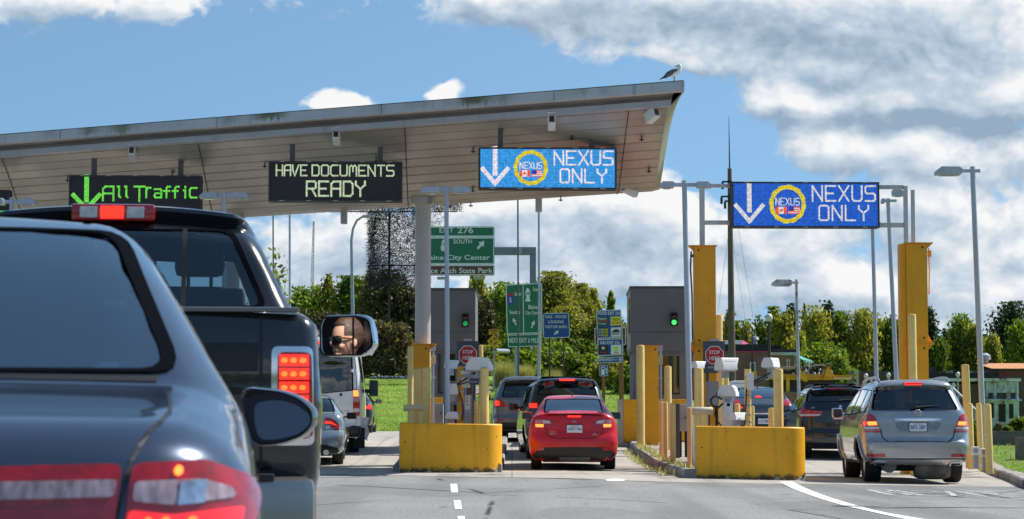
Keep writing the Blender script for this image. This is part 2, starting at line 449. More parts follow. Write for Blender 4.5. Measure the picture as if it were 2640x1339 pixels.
class Car:
    """a vehicle shell: a side silhouette swept across, width given by height and length, edges rounded"""
    def __init__(s, name, label, loc, rz, top, Wz, Wy, pmat, zb=.22, r=.10, rr=.13, bow=.10, crown=.05, wheels=None, wr=.33, tw=.22, group=None,
                 rear_win=None, front_win=None, side_wins=(), open_wins=(), wo=-.03, arch=.05, cat='car', seats=(1.35, 2.3), win_top_y=9, hgt=None, step=.06, glass='dark', rim=True, floorz=None):
        s.root = thing(name, label, cat, loc, rz, group)
        s.Wz = ([a for a, b in Wz], [b for a, b in Wz]); s.Wy = ([a for a, b in Wy], [b for a, b in Wy])
        s.L = max(p[0] for p in top); s.H = max(p[1] for p in top)
        s.bow, s.crown, s.belt = bow, crown, s.H * .62
        up = smooth_path(top, step)
        bot = [(lerp(up[-1][0], up[0][0], k / 40), zb) for k in range(1, 40)]
        out = up + bot
        s.out = np.array(out); n = len(out); s.r0, s.rr = r, rr
        rad = np.array([s.rad(y, z) for y, z in out])
        # strip across
        Mx = 22; vs = []; fs = []
        for (y, z), ra in zip(out, rad):
            Wd = s.w(y, z) - ra
            for j in range(Mx + 1): vs.append(s.deform(Wd * (2 * j / Mx - 1), y, z))
        for i in range(n):
            i2 = (i + 1) % n
            for j in range(Mx): fs.append((i * (Mx + 1) + j, i * (Mx + 1) + j + 1, i2 * (Mx + 1) + j + 1, i2 * (Mx + 1) + j))
        # sides
        nr = []
        for i in range(n):
            d = s.out[(i + 1) % n] - s.out[i - 1]; d = d / (np.linalg.norm(d) + 1e-9); nr.append((d[1], -d[0]))
        nr = np.array(nr)
        extra = []
        for k, fr in enumerate((.04, .14, .32, .6, .95)):
            q = s.out + nr * (rad * fr)[:, None]
            dist = s.dist(q)
            for i in range(n):
                if i % (1 if k < 3 else 2) == 0 and dist[i] > rad[i] * fr * .8 and in_poly(q[i][0], q[i][1], out): extra.append(tuple(q[i]))
        s.wheels = wheels or []; s.wr = wr
        circ = [[(wy + (wr + arch) * math.cos(a), wr + (wr + arch) * math.sin(a)) for a in np.linspace(0, 2 * math.pi, 28, endpoint=False)] for wy in s.wheels]
        s.circ = circ
        ed = []; pv = [Vector(p) for p in out]; ed = [(i, (i + 1) % n) for i in range(n)]
        for c in circ:
            c = [p for p in c if in_poly(p[0], p[1], out)]
            pv += [Vector(p) for p in c]
        x0, x1 = s.out[:, 0].min(), s.out[:, 0].max(); z0, z1 = s.out[:, 1].min(), s.out[:, 1].max()
        g = []
        for yy in np.arange(x0, x1, step * 1.2):
            for zz in np.arange(z0, z1, step): g.append((yy, zz))
        g = np.array(g); gd = s.dist(g)
        for (yy, zz), d in zip(g, gd):
            if d > s.rr * .9 and in_poly(yy, zz, out): pv.append(Vector((yy, zz)))
        pv += [Vector(p) for p in extra]
        res = delaunay_2d_cdt(pv, ed, [], 1, 1e-5)
        V2 = np.array([tuple(p) for p in res[0]]); D = s.dist(V2)
        tris = []
        for f in res[2]:
            c = V2[list(f)].mean(0)
            if in_poly(c[0], c[1], out): tris.append(tuple(f))
        for sg in (-1, 1):
            o = len(vs)
            for (y, z), d in zip(V2, D): vs.append(s.deform(sg * s.xs(y, z, d), y, z))
            fs += [tuple(i + o for i in (f if sg > 0 else f[::-1])) for f in tris]
        bm = bmesh.new()
        bv = [bm.verts.new(v) for v in vs]
        for f in fs:
            try: bm.faces.new([bv[i] for i in f])
            except ValueError: pass
        bmesh.ops.remove_doubles(bm, verts=bm.verts, dist=4e-4)
        bmesh.ops.recalc_face_normals(bm, faces=bm.faces)
        bm.normal_update()
        # outward check
        top_f = max(bm.faces, key=lambda f: f.calc_center_median().z)
        if top_f.normal.z < 0: bmesh.ops.reverse_faces(bm, faces=bm.faces)
        bm.normal_update()
        s.bvh = BVHTree.FromBMesh(bm)
        # carve openings
        kill = []
        for f in bm.faces:
            c = f.calc_center_median(); nn = f.normal
            W_ = s.w(c.y, c.z)
            if c.z < zb + .03 and nn.z < -.6: kill.append(f); continue
            if abs(nn.x) > .5 or abs(c.x) > W_ - .12:
                if any((c.y - wy) ** 2 + (c.z - wr) ** 2 < (wr + arch) ** 2 for wy in s.wheels): kill.append(f); continue
            if rear_win and nn.y < -.15 and c.y < s.L * .5 and in_poly(c.x, c.z, shrink(rear_win, .96)): kill.append(f); continue
            if front_win and nn.y > .15 and in_poly(c.x, c.z, shrink(front_win, .96)) and c.y > s.L * .4: kill.append(f); continue
            if abs(nn.x) > .5 and any(in_poly(c.y, c.z, shrink(w_, .95)) for w_ in list(side_wins) + list(open_wins)): kill.append(f)
        bmesh.ops.delete(bm, geom=kill, context='FACES')
        me = bpy.data.meshes.new('body'); bm.to_mesh(me); bm.free()
        s.body = link_mesh('body', me, pmat, s.root, 50)
        gm = glass_mat('tinted_glass', (.45, .52, .55), .55, .02) if glass == 'dark' else glass_mat('clear_car_glass', (.75, .85, .88), .25, .02)
        if glass == 'blue': gm = glass_mat('sky_tint_glass', (.50, .66, .80), .35, .03, 1.0, .22)  # blue tint and extra gloss stand in for reflected sky
        blk = mt('black'); frit = mat('window_frit', (.006, .007, .010), .9, spec=0)
        if rear_win:
            rw = s.patch('rear_window', gm, rear_win, 'rear', .002, 0, step=.08)
            s.patch('window_seal', frit, rear_win, 'rear', .005, .006, holes=[shrink(rear_win, .955)], parent=rw)
        if front_win: s.patch('windshield', gm, front_win, 'front', .002, 0, step=.1)
        for w_ in side_wins:
            for sd_ in ('left', 'right'):
                sw = s.patch('side_window', gm, w_, sd_, .002, 0, step=.1)
                s.patch('window_seal', frit, w_, sd_, .004, .005, holes=[shrink(w_, .93)], parent=sw)
        for w_ in open_wins:
            for sd_ in ('left', 'right'): s.patch('window_seal', frit, w_, sd_, .004, .02, holes=[shrink(w_, .93)])
        s.rim = rim
        for wy in s.wheels:
            for sg in (-1, 1):
                W_ = s.w(wy, wr)
                s.wheel(sg, wy, W_ + wo, wr, tw)
                rim_ = MB(); P = []
                for k, a in enumerate(np.linspace(-.12, math.pi + .12, 15)):
                    y, z = wy + (wr + arch) * math.cos(a), wr + (wr + arch) * math.sin(a)
                    if z > zb: P.append((sg * (s.xs(y, z, s.dist(np.array([[y, z]]))[0]) - .012), y, z))
                if len(P) > 2: rim_.tube(P, .016, 6).build('arch_trim', blk, s.root, True)
        ub = MB(); iw = s.w(s.L / 2, .5) - tw - .05 + min(0, wo)
        fz = floorz or s.H * .48
        ub.box((-iw, .22, zb - .02), (iw, s.L - .25, fz))
        ub.box((-s.w(s.L / 2, .5) + .06, (s.wheels[0] if s.wheels else .8) + wr + .1, zb - .02), (s.w(s.L / 2, .5) - .06, (s.wheels[-1] if s.wheels else 3) - wr - .1, fz - .05))
        ub.build('underbody', mt('under'), s.root)
        if seats:
            for k, sy in enumerate(seats):
                for sx in ((-.38, .38) if k else (-.42, .42)):
                    sb = MB(); zt = s.H - .42
                    sb.box((sx - .24, sy - .06, fz), (sx + .24, sy + .1, zt), .05)
                    sb.box((sx - .13, sy - .08, zt + .05), (sx + .13, sy + .03, zt + .23), .04)
                    sb.cyl((sx - .06, sy, zt - .03), (sx - .06, sy, zt + .1), .01, n=6); sb.cyl((sx + .06, sy, zt - .03), (sx + .06, sy, zt + .1), .01, n=6)
                    sb.build('seat', mt('seat'), s.root, True)
    def w(s, y, z): return float(np.interp(z, *s.Wz) * np.interp(y, *s.Wy))
    def rad(s, y, z):
        k = min(1, max(0, (y - .1) / .5))
        k2 = min(1, max(0, (s.L - .1 - y) / .5))
        r = lerp(s.rr, s.r0, min(k, k2))
        return min(r, s.w(y, z) * .5)
    def dist(s, P):
        A = s.out; B = np.roll(A, -1, 0); d = B - A; L2 = (d * d).sum(1) + 1e-12
        res = np.empty(len(P))
        for i0 in range(0, len(P), 400):
            Q = P[i0:i0 + 400]
            t = np.clip(((Q[:, None, :] - A[None]) * d[None]).sum(2) / L2[None], 0, 1)
            c = A[None] + t[..., None] * d[None]
            res[i0:i0 + 400] = np.sqrt(((Q[:, None, :] - c) ** 2).sum(2)).min(1)
        return res
    def xs(s, y, z, d):
        r = s.rad(y, z); q = min(1, d / r)
        return s.w(y, z) - r * (1 - math.sqrt(max(0, 1 - (1 - q) ** 2)))
    def deform(s, x, y, z):
        k = abs(x) / .95
        wr_ = max(0, 1 - y / 1.3); wf = max(0, 1 - (s.L - y) / 1.6)
        y2 = y + s.bow * k ** 2.4 * wr_ - s.bow * 2.2 * k * k * wf
        t = min(1, max(0, (z - s.belt) / (s.H - s.belt)))
        return (x, y2, z - s.crown * k * k * 2 * t)
    def hit(s, a, b, axis):
        if axis == 'rear': o, d = Vector((a, -3, b)), Vector((0, 1, 0))
        elif axis == 'front': o, d = Vector((a, s.L + 3, b)), Vector((0, -1, 0))
        elif axis == 'left': o, d = Vector((-3, a, b)), Vector((1, 0, 0))
        elif axis == 'right': o, d = Vector((3, a, b)), Vector((-1, 0, 0))
        else: o, d = Vector((a, b, 5)), Vector((0, 0, -1))
        h = s.bvh.ray_cast(o, d)
        if h[0] is None or (axis == 'rear' and h[0].y > s.L * .55):
            p = {'rear': Vector((a, .15, b)), 'front': Vector((a, s.L - .2, b)), 'left': Vector((-1, a, b)), 'right': Vector((1, a, b))}.get(axis, Vector((a, b, s.H)))
            h = s.bvh.find_nearest(p)
        n = h[1]
        if n.dot(d) > 0: n = -n
        return h[0], n
    def patch(s, name, m, poly, axis='rear', off=.004, skirt=.008, holes=(), parent=None, step=.035, smooth=50):
        """a piece laid on the shell: a flat outline projected on it, standing off by `off`"""
        dense = []
        for P in [poly] + list(holes):
            Q = []
            for i in range(len(P)):
                a, b = P[i], P[(i + 1) % len(P)]; k = max(1, int(math.dist(a, b) / step))
                Q += [(lerp(a[0], b[0], j / k), lerp(a[1], b[1], j / k)) for j in range(k)]
            dense.append(Q)
        V, T = tri_area(dense[0], dense[1:], step)
        pos = []; low = []
        for a, b in V:
            p, n = s.hit(a, b, axis); pos.append(p + n * off); low.append(p - n * skirt)
        mb = MB(); mb.add(pos, T)
        if skirt > 0:
            cnt = {}
            for t in T:
                for i in range(3):
                    e = (t[i], t[(i + 1) % 3]); cnt[e] = cnt.get(e, 0) + 1
            for e in list(cnt):
                if (e[1], e[0]) not in cnt: mb.add([pos[e[1]], pos[e[0]], low[e[0]], low[e[1]]], [(0, 1, 2, 3)])
        o = mb.build(name, m, parent or s.root, smooth, rec=skirt > 0)
        return o
    def seam(s, pts, wd=.009, axis='rear', m=None, name='panel_gap', off=.0022, parent=None, curve=True):
        P = smooth_path(pts, .03) if curve else pts
        mb = MB(); L = []; Rr = []
        for i, p in enumerate(P):
            a = Vector(P[max(i - 1, 0)]); b = Vector(P[min(i + 1, len(P) - 1)]); d = (b - a).normalized(); n = Vector((-d.y, d.x)) * wd / 2
            for lst, q in ((L, Vector(p) + n), (Rr, Vector(p) - n)):
                h, nn = s.hit(q.x, q.y, axis); lst.append(h + nn * off)
        k = len(P); mb.add(L + Rr, [(i, i + 1, k + i + 1, k + i) for i in range(k - 1)])
        return mb.build(name, m or mt('black'), parent or s.root, False, rec=False)
    def wheel(s, sg, wy, W_, wr, tw):
        wh = MB(); h = tw / 2; cx = sg * (W_ - h)
        rr = wr * .68
        prof = [(rr, -h * .8), (rr + .01, -h), (wr * .93, -h), (wr * .985, -h * .8), (wr, -h * .55), (wr, h * .55), (wr * .985, h * .8), (wr * .93, h), (rr + .01, h), (rr, h * .8)]
        wh.lathe(prof, (cx, wy, wr), 'X', 28)
        w_ = wh.build('wheel', mt('rubber'), s.root, True)
        rm = MB(); o = cx + sg * h * .55
        rm.lathe([(rr * 1.0, -.04), (rr, .03), (rr * .93, .035), (rr * .9, -.02)], (o, wy, wr), 'X', 28)
        rm.lathe([(.0, .02), (.05, .02), (.06, -.03), (0, -.03)], (o, wy, wr), 'X', 12)
        for k in range(5):
            a = k * 2 * math.pi / 5 + .3
            for da in (-.12, .12):
                c, q = math.cos(a + da), math.sin(a + da)
                rm.cyl((o, wy + c * .04, wr + q * .04), (o + sg * .0, wy + c * rr * .93, wr + q * rr * .93), .022, .018, n=6)
        rm.build('rim', mt('alloy'), w_, True)
        MB().lathe([(.0, -.005), (rr * .9, -.005), (rr * .9, .005), (0, .005)], (o - sg * .05, wy, wr), 'X', 20).build('brake_disc', mt('under'), w_)
    def mirror(s, sg, y, z, w=.22, h=.15, d=.12, col=None, gap=.07, glassm=None):
        W_ = s.w(y, z)
        mb = MB(); x0 = sg * (W_ + gap - .01); x1 = sg * (W_ + gap + w)
        mb.box((min(x0, x1), y - .02, z - h / 2), (max(x0, x1), y + d, z + h / 2), min(h, w, d) * .3)
        mb.box((min(sg * (W_ - .06), x0 + sg * .05), y + .02, z - h * .3), (max(sg * (W_ - .06), x0 + sg * .05), y + .07, z - h * .05), .01)
        o = mb.build('mirror', col or mt('black'), s.root, 60)
        mg = MB(); a, b = min(x0, x1) + .018, max(x0, x1) - .018
        P = round_poly([(a, z - h * .4), (b, z - h * .4), (b, z + h * .4), (a, z + h * .4)], .05)
        mg.prism(P, y - .024, y - .015); mg.build('mirror_glass', glassm or mat('mirror_dark', (.10, .11, .12), .05, .9), o)
        return o
    def plate(s, cx, cz, txt, w=.305, h=.155, tone='blue', frame=True):
        p, n = s.hit(cx, cz, 'rear'); y = p.y - .012
        cols = dict(blue=(.74, .76, .82), pink=(.78, .62, .70))
        fr = MB().box((cx - w / 2 - .012, y - .004, cz - h / 2 - .012), (cx + w / 2 + .012, y + .02, cz + h / 2 + .012), .006).build('license_plate', mt('black') if frame else mat('pink_plate_edge', (.7, .2, .42), .4), s.root)
        pl = MB().prism(round_poly([(cx - w / 2, cz - h / 2), (cx + w / 2, cz - h / 2), (cx + w / 2, cz + h / 2), (cx - w / 2, cz + h / 2)], .015), y - .008, y)
        pl.build('plate_face', mat('plate_' + tone, cols[tone], .35, var=.08, vs=20), fr)
        MB().text(txt, cx, cz - .004, w * .86, h * .48, y - .008, .002, .012).build('lettering', mat('plate_ink', (.03, .05, .25), .5), fr)
        MB().text('British Columbia' if tone == 'blue' else 'Washington', cx, cz + h * .37, w * .5, h * .13, y - .008, .002).build('lettering', mat('plate_ink', (.03, .05, .25), .5), fr)
        return fr
# ================================================================== GROUND AND ROAD
def sheet(name, xs, ys, dz, m, inside=None, fz=gz):
    mb = MB(); nx, ny = len(xs), len(ys)
    mb.v = [(x, y, fz(x, y) + dz) for y in ys for x in xs]
    for j in range(ny - 1):
        for i in range(nx - 1):
            if inside and not inside((xs[i] + xs[i+1]) / 2, (ys[j] + ys[j+1]) / 2): continue
            mb.f.append((j*nx+i, j*nx+i+1, (j+1)*nx+i+1, (j+1)*nx+i))
    return mb.build(name, m, None, 'all', rec=False)
def poly_sheet(name, poly, dz, m, parent=None, step=1.5, fz=gz):
    V, T = tri_area(poly, (), step)
    mb = MB(); mb.add([(x, y, fz(x, y) + dz) for x, y in V], T)
    o = mb.build(name, m, parent, False, rec=False)
    if o.data.polygons and o.data.polygons[0].normal.z < 0: o.data.flip_normals()
    return o
def ground_mat(name, base, var, fine, kind):
    m = bpy.data.materials.new(name); m.use_nodes = True; t = NT(m.node_tree); b = m.node_tree.nodes['Principled BSDF']
    tc = t.n('ShaderNodeTexCoord'); p = tc.outputs['Object']
    big = t.ramp(t.noise(p, .35, 5, .6), .3, .72); med = t.ramp(t.noise(p, 2.2, 6, .65), .3, .7)
    gr = t.noise(p, fine, 3, .7)
    c = t.mix(big, tuple(x * (1 - var) for x in base) + (1,), tuple(x * (1 + var) for x in base) + (1,))
    c = t.mix(t.m('MULTIPLY', med, .45), c, tuple(x * .78 for x in base) + (1,))
    c = t.mix(t.ramp(gr, .34, .68, 0, .7), c, tuple(x * (2.1 if kind == 'asphalt' else 1.25) for x in base) + (1,))
    if kind == 'asphalt':
        lanes = t.ramp(t.noise(t.vm('MULTIPLY', p, (.8, .05, 1)), 1.3, 4, .5), .42, .7); c = t.mix(t.m('MULTIPLY', lanes, .5), c, tuple(x * .55 for x in base) + (1,))
        oil = t.ramp(t.noise(t.vm('MULTIPLY', p, (1.1, .45, 1)), 2.6, 5, .55), .64, .74); c = t.mix(t.m('MULTIPLY', oil, .65), c, (.045, .042, .04, 1))
        pat = t.ramp(t.noise(t.vm('MULTIPLY', p, (.18, .07, 1)), 1.7, 1, .3), .535, .545); c = t.mix(t.m('MULTIPLY', pat, .28), c, tuple(x * .55 for x in base) + (1,))
        vo = t.n('ShaderNodeTexVoronoi', feature='DISTANCE_TO_EDGE'); t.link(t.vm('ADD', t.vm('MULTIPLY', p, (.22, .10, 1)), t.vm('MULTIPLY', t.n('ShaderNodeTexNoise').outputs['Color'], (.0, .0, 0))), vo.inputs['Vector'])
        vo.inputs['Scale'].default_value = 1
        crack = t.ramp(vo.outputs['Distance'], .0, .010, 1, 0); c = t.mix(t.m('MULTIPLY', crack, t.ramp(t.noise(p, .5, 3), .42, .55)), c, (.02, .02, .02, 1))
    if kind == 'concrete':
        ty = t.ramp(t.noise(t.vm('MULTIPLY', p, (1.5, .12, 1)), 1.4, 5, .6), .45, .72); c = t.mix(t.m('MULTIPLY', ty, .5), c, tuple(x * .5 for x in base) + (1,))
        br = t.n('ShaderNodeTexBrick', offset=0); t.link(p, br.inputs['Vector'])
        for i, v in ((1, (1, 1, 1, 1)), (2, (1, 1, 1, 1)), (3, (0, 0, 0, 1))): br.inputs[i].default_value = v
        br.inputs['Scale'].default_value = 1; br.inputs['Mortar Size'].default_value = .012; br.inputs['Brick Width'].default_value = 3.4; br.inputs['Row Height'].default_value = 4.2
        c = t.mix(t.m('MULTIPLY', t.m('SUBTRACT', 1, br.outputs['Color']), .6), c, (.09, .08, .07, 1))
    t.put(b.inputs['Base Color'], c); b.inputs['Roughness'].default_value = .88; b.inputs['Specular IOR Level'].default_value = .35
    bp = t.n('ShaderNodeBump'); bp.inputs['Strength'].default_value = .5; bp.inputs['Distance'].default_value = .01
    t.link(gr, bp.inputs['Height']); t.link(bp.outputs[0], b.inputs['Normal'])
    return m
M_ASPH = ground_mat('asphalt', (.19, .185, .18), .16, 26, 'asphalt')
M_CONC = ground_mat('apron_concrete', (.385, .352, .31), .12, 30, 'concrete')
M_EARTH = mat('grass_base', (.16, .25, .02), .95, var=.3, vs=.6, grime=((.24, .25, .04), .25, .5, .75), bump=.6, bs=9)
XS = [-900, -400, -200, -120, -80] + list(np.arange(-60, 61, 3.0)) + [80, 120, 200, 400, 900]
YS = [-60, -40, -20] + list(np.arange(0, 126, 2.0)) + [140, 160, 200, 260, 400, 900, 1500, 2600]
tag(sheet('ground', XS, YS, -.05, M_EARTH), kind='structure')
EDGE = [(-60, 45.5), (-20, 46.2), (-3.6, 41.0), (-.1, 38.6), (2.6, 37.0), (5, 37.6), (9, 38.7), (12, 38.9), (30, 39.5)]
ex = [p[0] for p in EDGE]; ey = [p[1] for p in EDGE]
def edge_y(x): return float(np.interp(x, ex, ey))
road_poly = [(-60, -40), (30, -40), (30, 30)] + [(x, edge_y(x)) for x in np.arange(30, -61, -1.5)]
tag(poly_sheet('road', road_poly, -.004, M_ASPH, step=2.5), kind='structure')
KERB = [(8.3, 34), (8.75, 38), (9.4, 42), (10.2, 48), (10.9, 53), (11.4, 60), (11.6, 76)]
apron_poly = [(x, edge_y(x)) for x in np.arange(-40, 12.1, 1.0)] + [(12.5, 60), (12.5, 77)] + [(x, 79) for x in np.arange(12, -41, -3.0)]
tag(poly_sheet('concrete_pavement', apron_poly, 0.0, M_CONC, step=1.5), kind='structure')
M_WORN = mat('worn_road_paint', (.62, .61, .58), .8, var=.15, vs=6, grime=((.21, .205, .20), 6, .42, .56), bump=.2)
M_MARK = mat('road_paint', (.78, .77, .72), .7, var=.1, vs=6, grime=((.30, .29, .28), 5, .55, .72), bump=.2)
def mark(pix, name='road_marking', dz=.0015):
    P = [on_ground(x, y) for x, y in pix]
    mb = MB(); mb.add([(p.x, p.y, p.z + dz) for p in P], [tuple(range(len(P)))])
    o = mb.build(name, M_MARK, None, False, rec=False)
    if o.data.polygons[0].normal.z < 0: o.data.flip_normals()
    return tag(o, kind='structure')
for q in ([(1160.7,1248),(1179,1248),(1181,1270),(1163,1270)], [(1169,1290),(1187.6,1290),(1191.4,1313.5),(1173,1313.5)], [(1179,1331),(1197.5,1331),(1201,1352),(1182,1352)], [(1188,1366),(1208,1366),(1213,1390),(1192,1390)]): mark(q)
mark([(1587+26*math.cos(a), 1238+3.2*math.sin(a)) for a in np.linspace(0, 2*math.pi, 20, endpoint=False)])
c4 = lambda x, y: (1720 + x / 2.8, 1200 + y / 2.8)
Lf = smooth_path([(810,118),(900,165),(1030,215),(1200,270),(1450,330),(1720,389),(1900,425)], 60); Rt = smooth_path([(905,118),(990,160),(1100,205),(1300,270),(1550,335),(1860,389),(2060,425)], 60)
mbm = MB(); A_ = [on_ground(*c4(*p)) for p in Lf]; B_ = [on_ground(*c4(*p)) for p in Rt]; n_ = min(len(A_), len(B_))
mbm.add([(p.x, p.y, p.z + .0015) for p in A_[:n_] + B_[:n_]], [(i, n_ + i, n_ + i + 1, i + 1) for i in range(n_ - 1)])
lo_ = mbm.build('road_marking', M_MARK, None, False, rec=False)
if lo_.data.polygons[0].normal.z < 0: lo_.data.flip_normals()
tag(lo_, kind='structure')
# worn lettering on the asphalt of the right lane (seen at a grazing angle): strokes of NEXUS
gl = MB()
def ground_stroke(mb, pts, t):
    for a, b in zip(pts[:-1], pts[1:]):
        a = Vector(a); b = Vector(b); d = (b - a).normalized(); n = Vector((-d.y, d.x)) * t / 2
        q = [a + n - d * t / 2, a - n - d * t / 2, b - n + d * t / 2, b + n + d * t / 2]
        mb.add([(p.x, p.y, gz(p.x, p.y) + .001 + .0006 * (len(mb.f) % 4)) for p in q], [(0, 1, 2, 3)])
GL_ = {'N': [[(0,0),(0,1),(1,0),(1,1)]], 'E': [[(1,1),(0,1),(0,0),(1,0)],[(0,.5),(.8,.5)]], 'X': [[(0,0),(1,1)],[(0,1),(1,0)]], 'U': [[(0,1),(0,0),(1,0),(1,1)]], 'S': [[(1,1),(0,1),(0,.5),(1,.5),(1,0),(0,0)]]}
g0 = on_ground(2297, 1276); g1 = on_ground(2640, 1268)
for k, ch in enumerate('NEXUS'):
    for st in GL_[ch]:
        ground_stroke(gl, [(g0.x + .48 * k + .34 * x, g0.y + .25 * k * .2 + 2.3 * y) for x, y in st], .1)
lo_ = gl.build('road_lettering', M_WORN, None, False, rec=False)
for f in lo_.data.polygons: pass
tag(lo_, kind='structure')

# kerbs, islands, verge
def kerb(path, name, w=.28, h=.15, base=None, m=None):
    P = smooth_path(path, .8); mb = MB(); prof = [(0, -.05), (0, h - .03), (.03, h), (w, h), (w, -.05)]
    k = len(prof)
    for i, p in enumerate(P):
        a = Vector(P[max(i - 1, 0)]); b = Vector(P[min(i + 1, len(P) - 1)]); d = (b - a).normalized(); n = Vector((d.y, -d.x))
        for (o, z) in prof:
            q = Vector(p) + n * o; j = .008 * math.sin(i * 2.3 + o * 9)
            mb.v.append((q.x, q.y, gz(p[0], p[1]) + z + (j if z > 0 else 0)))
    for i in range(len(P) - 1):
        for j in range(k - 1): mb.f.append((i*k+j, i*k+j+1, (i+1)*k+j+1, (i+1)*k+j))
    mb.f += [tuple(range(k)), tuple(range((len(P)-1)*k+k-1, (len(P)-1)*k-1, -1))]
    return tag(mb.build(name, m or mt('conc'), None, 35), kind='structure')
kerb(KERB, 'kerb')
M_VERGE = mat('verge_grass', (.11, .18, .02), .95, var=.4, vs=1.2, grime=((.22, .19, .10), .8, .5, .7), bump=.6, bs=12)
tag(poly_sheet('verge', [(x + .27, y) for x, y in KERB] + [(60, 76), (60, 34)], .135, M_VERGE, step=1.5), kind='structure')
M_PAVE = mat('island_paving', (.36, .32, .27), .9, var=.2, vs=4, grime=((.15, .13, .10), 1.5, .45, .7), bump=.4, bs=20)
ISL_R = [(3.10, 39.9), (3.02, 46), (2.96, 54), (3.2, 64), (5.6, 64), (5.25, 54), (5.2, 46), (5.15, 40.2)]
ISL_L = [(-2.25, 42.1), (-2.45, 50), (-2.35, 64), (-.1, 64), (-.15, 50), (-.2, 42.2)]
for isl in (ISL_R, ISL_L):
    tag(poly_sheet('island_paving', shrink(isl, .985), .15, M_PAVE, step=1), kind='structure')
kerb(ISL_R[:4], 'kerb', w=.22, h=.16); kerb(ISL_R[4:], 'kerb', w=.22, h=.16)
kerb(ISL_L[:3], 'kerb', w=.22, h=.16); kerb(ISL_L[3:], 'kerb', w=.22, h=.16)
def isl_z(x, y): return gz(x, y) + .15

# ================================================================== CANOPY
LD = Vector((-.022, 1, 0)).normalized()                                # lane direction
CA = Vector((3.30, 42.0, 7.47)); CB = at(0, 348, 46.5)
CD_ = (CB - CA) / (CA - CB).xy.length                                # per metre to the left
canopy = thing('booth_canopy', 'long wing shaped grey canopy roof with mossy fascia over the inspection booths', 'canopy', (0, 0, 0))
def cp(t, s_, dz): return CA + CD_ * t + LD * s_ + Vector((0, 0, dz))
TL = 23.0
TS = [0, .26] + list(np.arange(1.2, TL, 1.2)) + [TL]
def canopy_strip(name, prof, m, ts, smooth=False, close=False, wav=0):
    mb = MB(); k = len(prof)
    for i, t in enumerate(ts):
        for j, (s_, z) in enumerate(prof): mb.v.append(tuple(cp(t, s_, z)))
    for i in range(len(ts) - 1):
        for j in range(k - 1): mb.f.append((i*k+j, i*k+j+1, (i+1)*k+j+1, (i+1)*k+j))
    if close: mb.f += [tuple(range(k)), tuple(range((len(ts)-1)*k, len(ts)*k))]
    return mb.build(name, m, canopy, smooth)
M_FASC = mat('fascia_metal', (.50, .50, .51), .5, .2, var=.08, vs=1.0, streak=((.32, .32, .31), 5, .56, .8), bump=.05)
def add_moss(m):
    t = NT(m.node_tree); b_ = m.node_tree.nodes['Principled BSDF']; old = b_.inputs['Base Color'].links[0].from_socket
    p = t.n('ShaderNodeTexCoord').outputs['Object']; sp = t.n('ShaderNodeSeparateXYZ'); t.link(p, sp.inputs[0])
    tt = t.m('ADD', t.m('MULTIPLY', sp.outputs[0], CD_.x), t.m('MULTIPLY', sp.outputs[1], CD_.y)); dep = t.m('SUBTRACT', t.m('ADD', CA.z, t.m('MULTIPLY', t.m('SUBTRACT', tt, CA.x * CD_.x + CA.y * CD_.y), CD_.z)), sp.outputs[2])
    c1 = t.n('ShaderNodeCombineXYZ'); t.link(tt, c1.inputs[0]); c2 = t.n('ShaderNodeCombineXYZ'); t.link(t.m('MULTIPLY', tt, 9), c2.inputs[0]); t.link(t.m('MULTIPLY', sp.outputs[2], 1.2), c2.inputs[1])
    patch = t.ramp(t.noise(c1.outputs[0], .62, 3, .5), .46, .66); runs = t.noise(c2.outputs[0], 1.5, 4, .6)
    f = t.m('MULTIPLY', patch, t.ramp(t.m('SUBTRACT', t.m('MULTIPLY', runs, .42), dep), .02, .14)); 
    t.link(t.mix(t.m('MULTIPLY', f, .92), old, (.095, .095, .018, 1)), b_.inputs['Base Color']); return m
add_moss(M_FASC)
M_GUT = mat('gutter_metal', (.44, .44, .46), .45, .25, var=.08, vs=1.2, streak=((.34, .33, .33), 4, .55, .8))
M_SHAD = mat('recess_shade', (.22, .20, .19), .55, .2, var=.15, vs=1)  # darker tone puts the shade under the fascia into the colour
canopy_strip('fascia', [(0.25, .02), (0, .0), (0, -.185), (.03, -.20), (.12, -.205)], M_FASC, TS)
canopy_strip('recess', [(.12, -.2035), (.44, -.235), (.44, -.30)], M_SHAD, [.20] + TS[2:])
canopy_strip('gutter', [(.44, -.29), (.40, -.29), (.40, -.405), (.44, -.42), (.56, -.42)], M_GUT, [.22] + TS[2:])
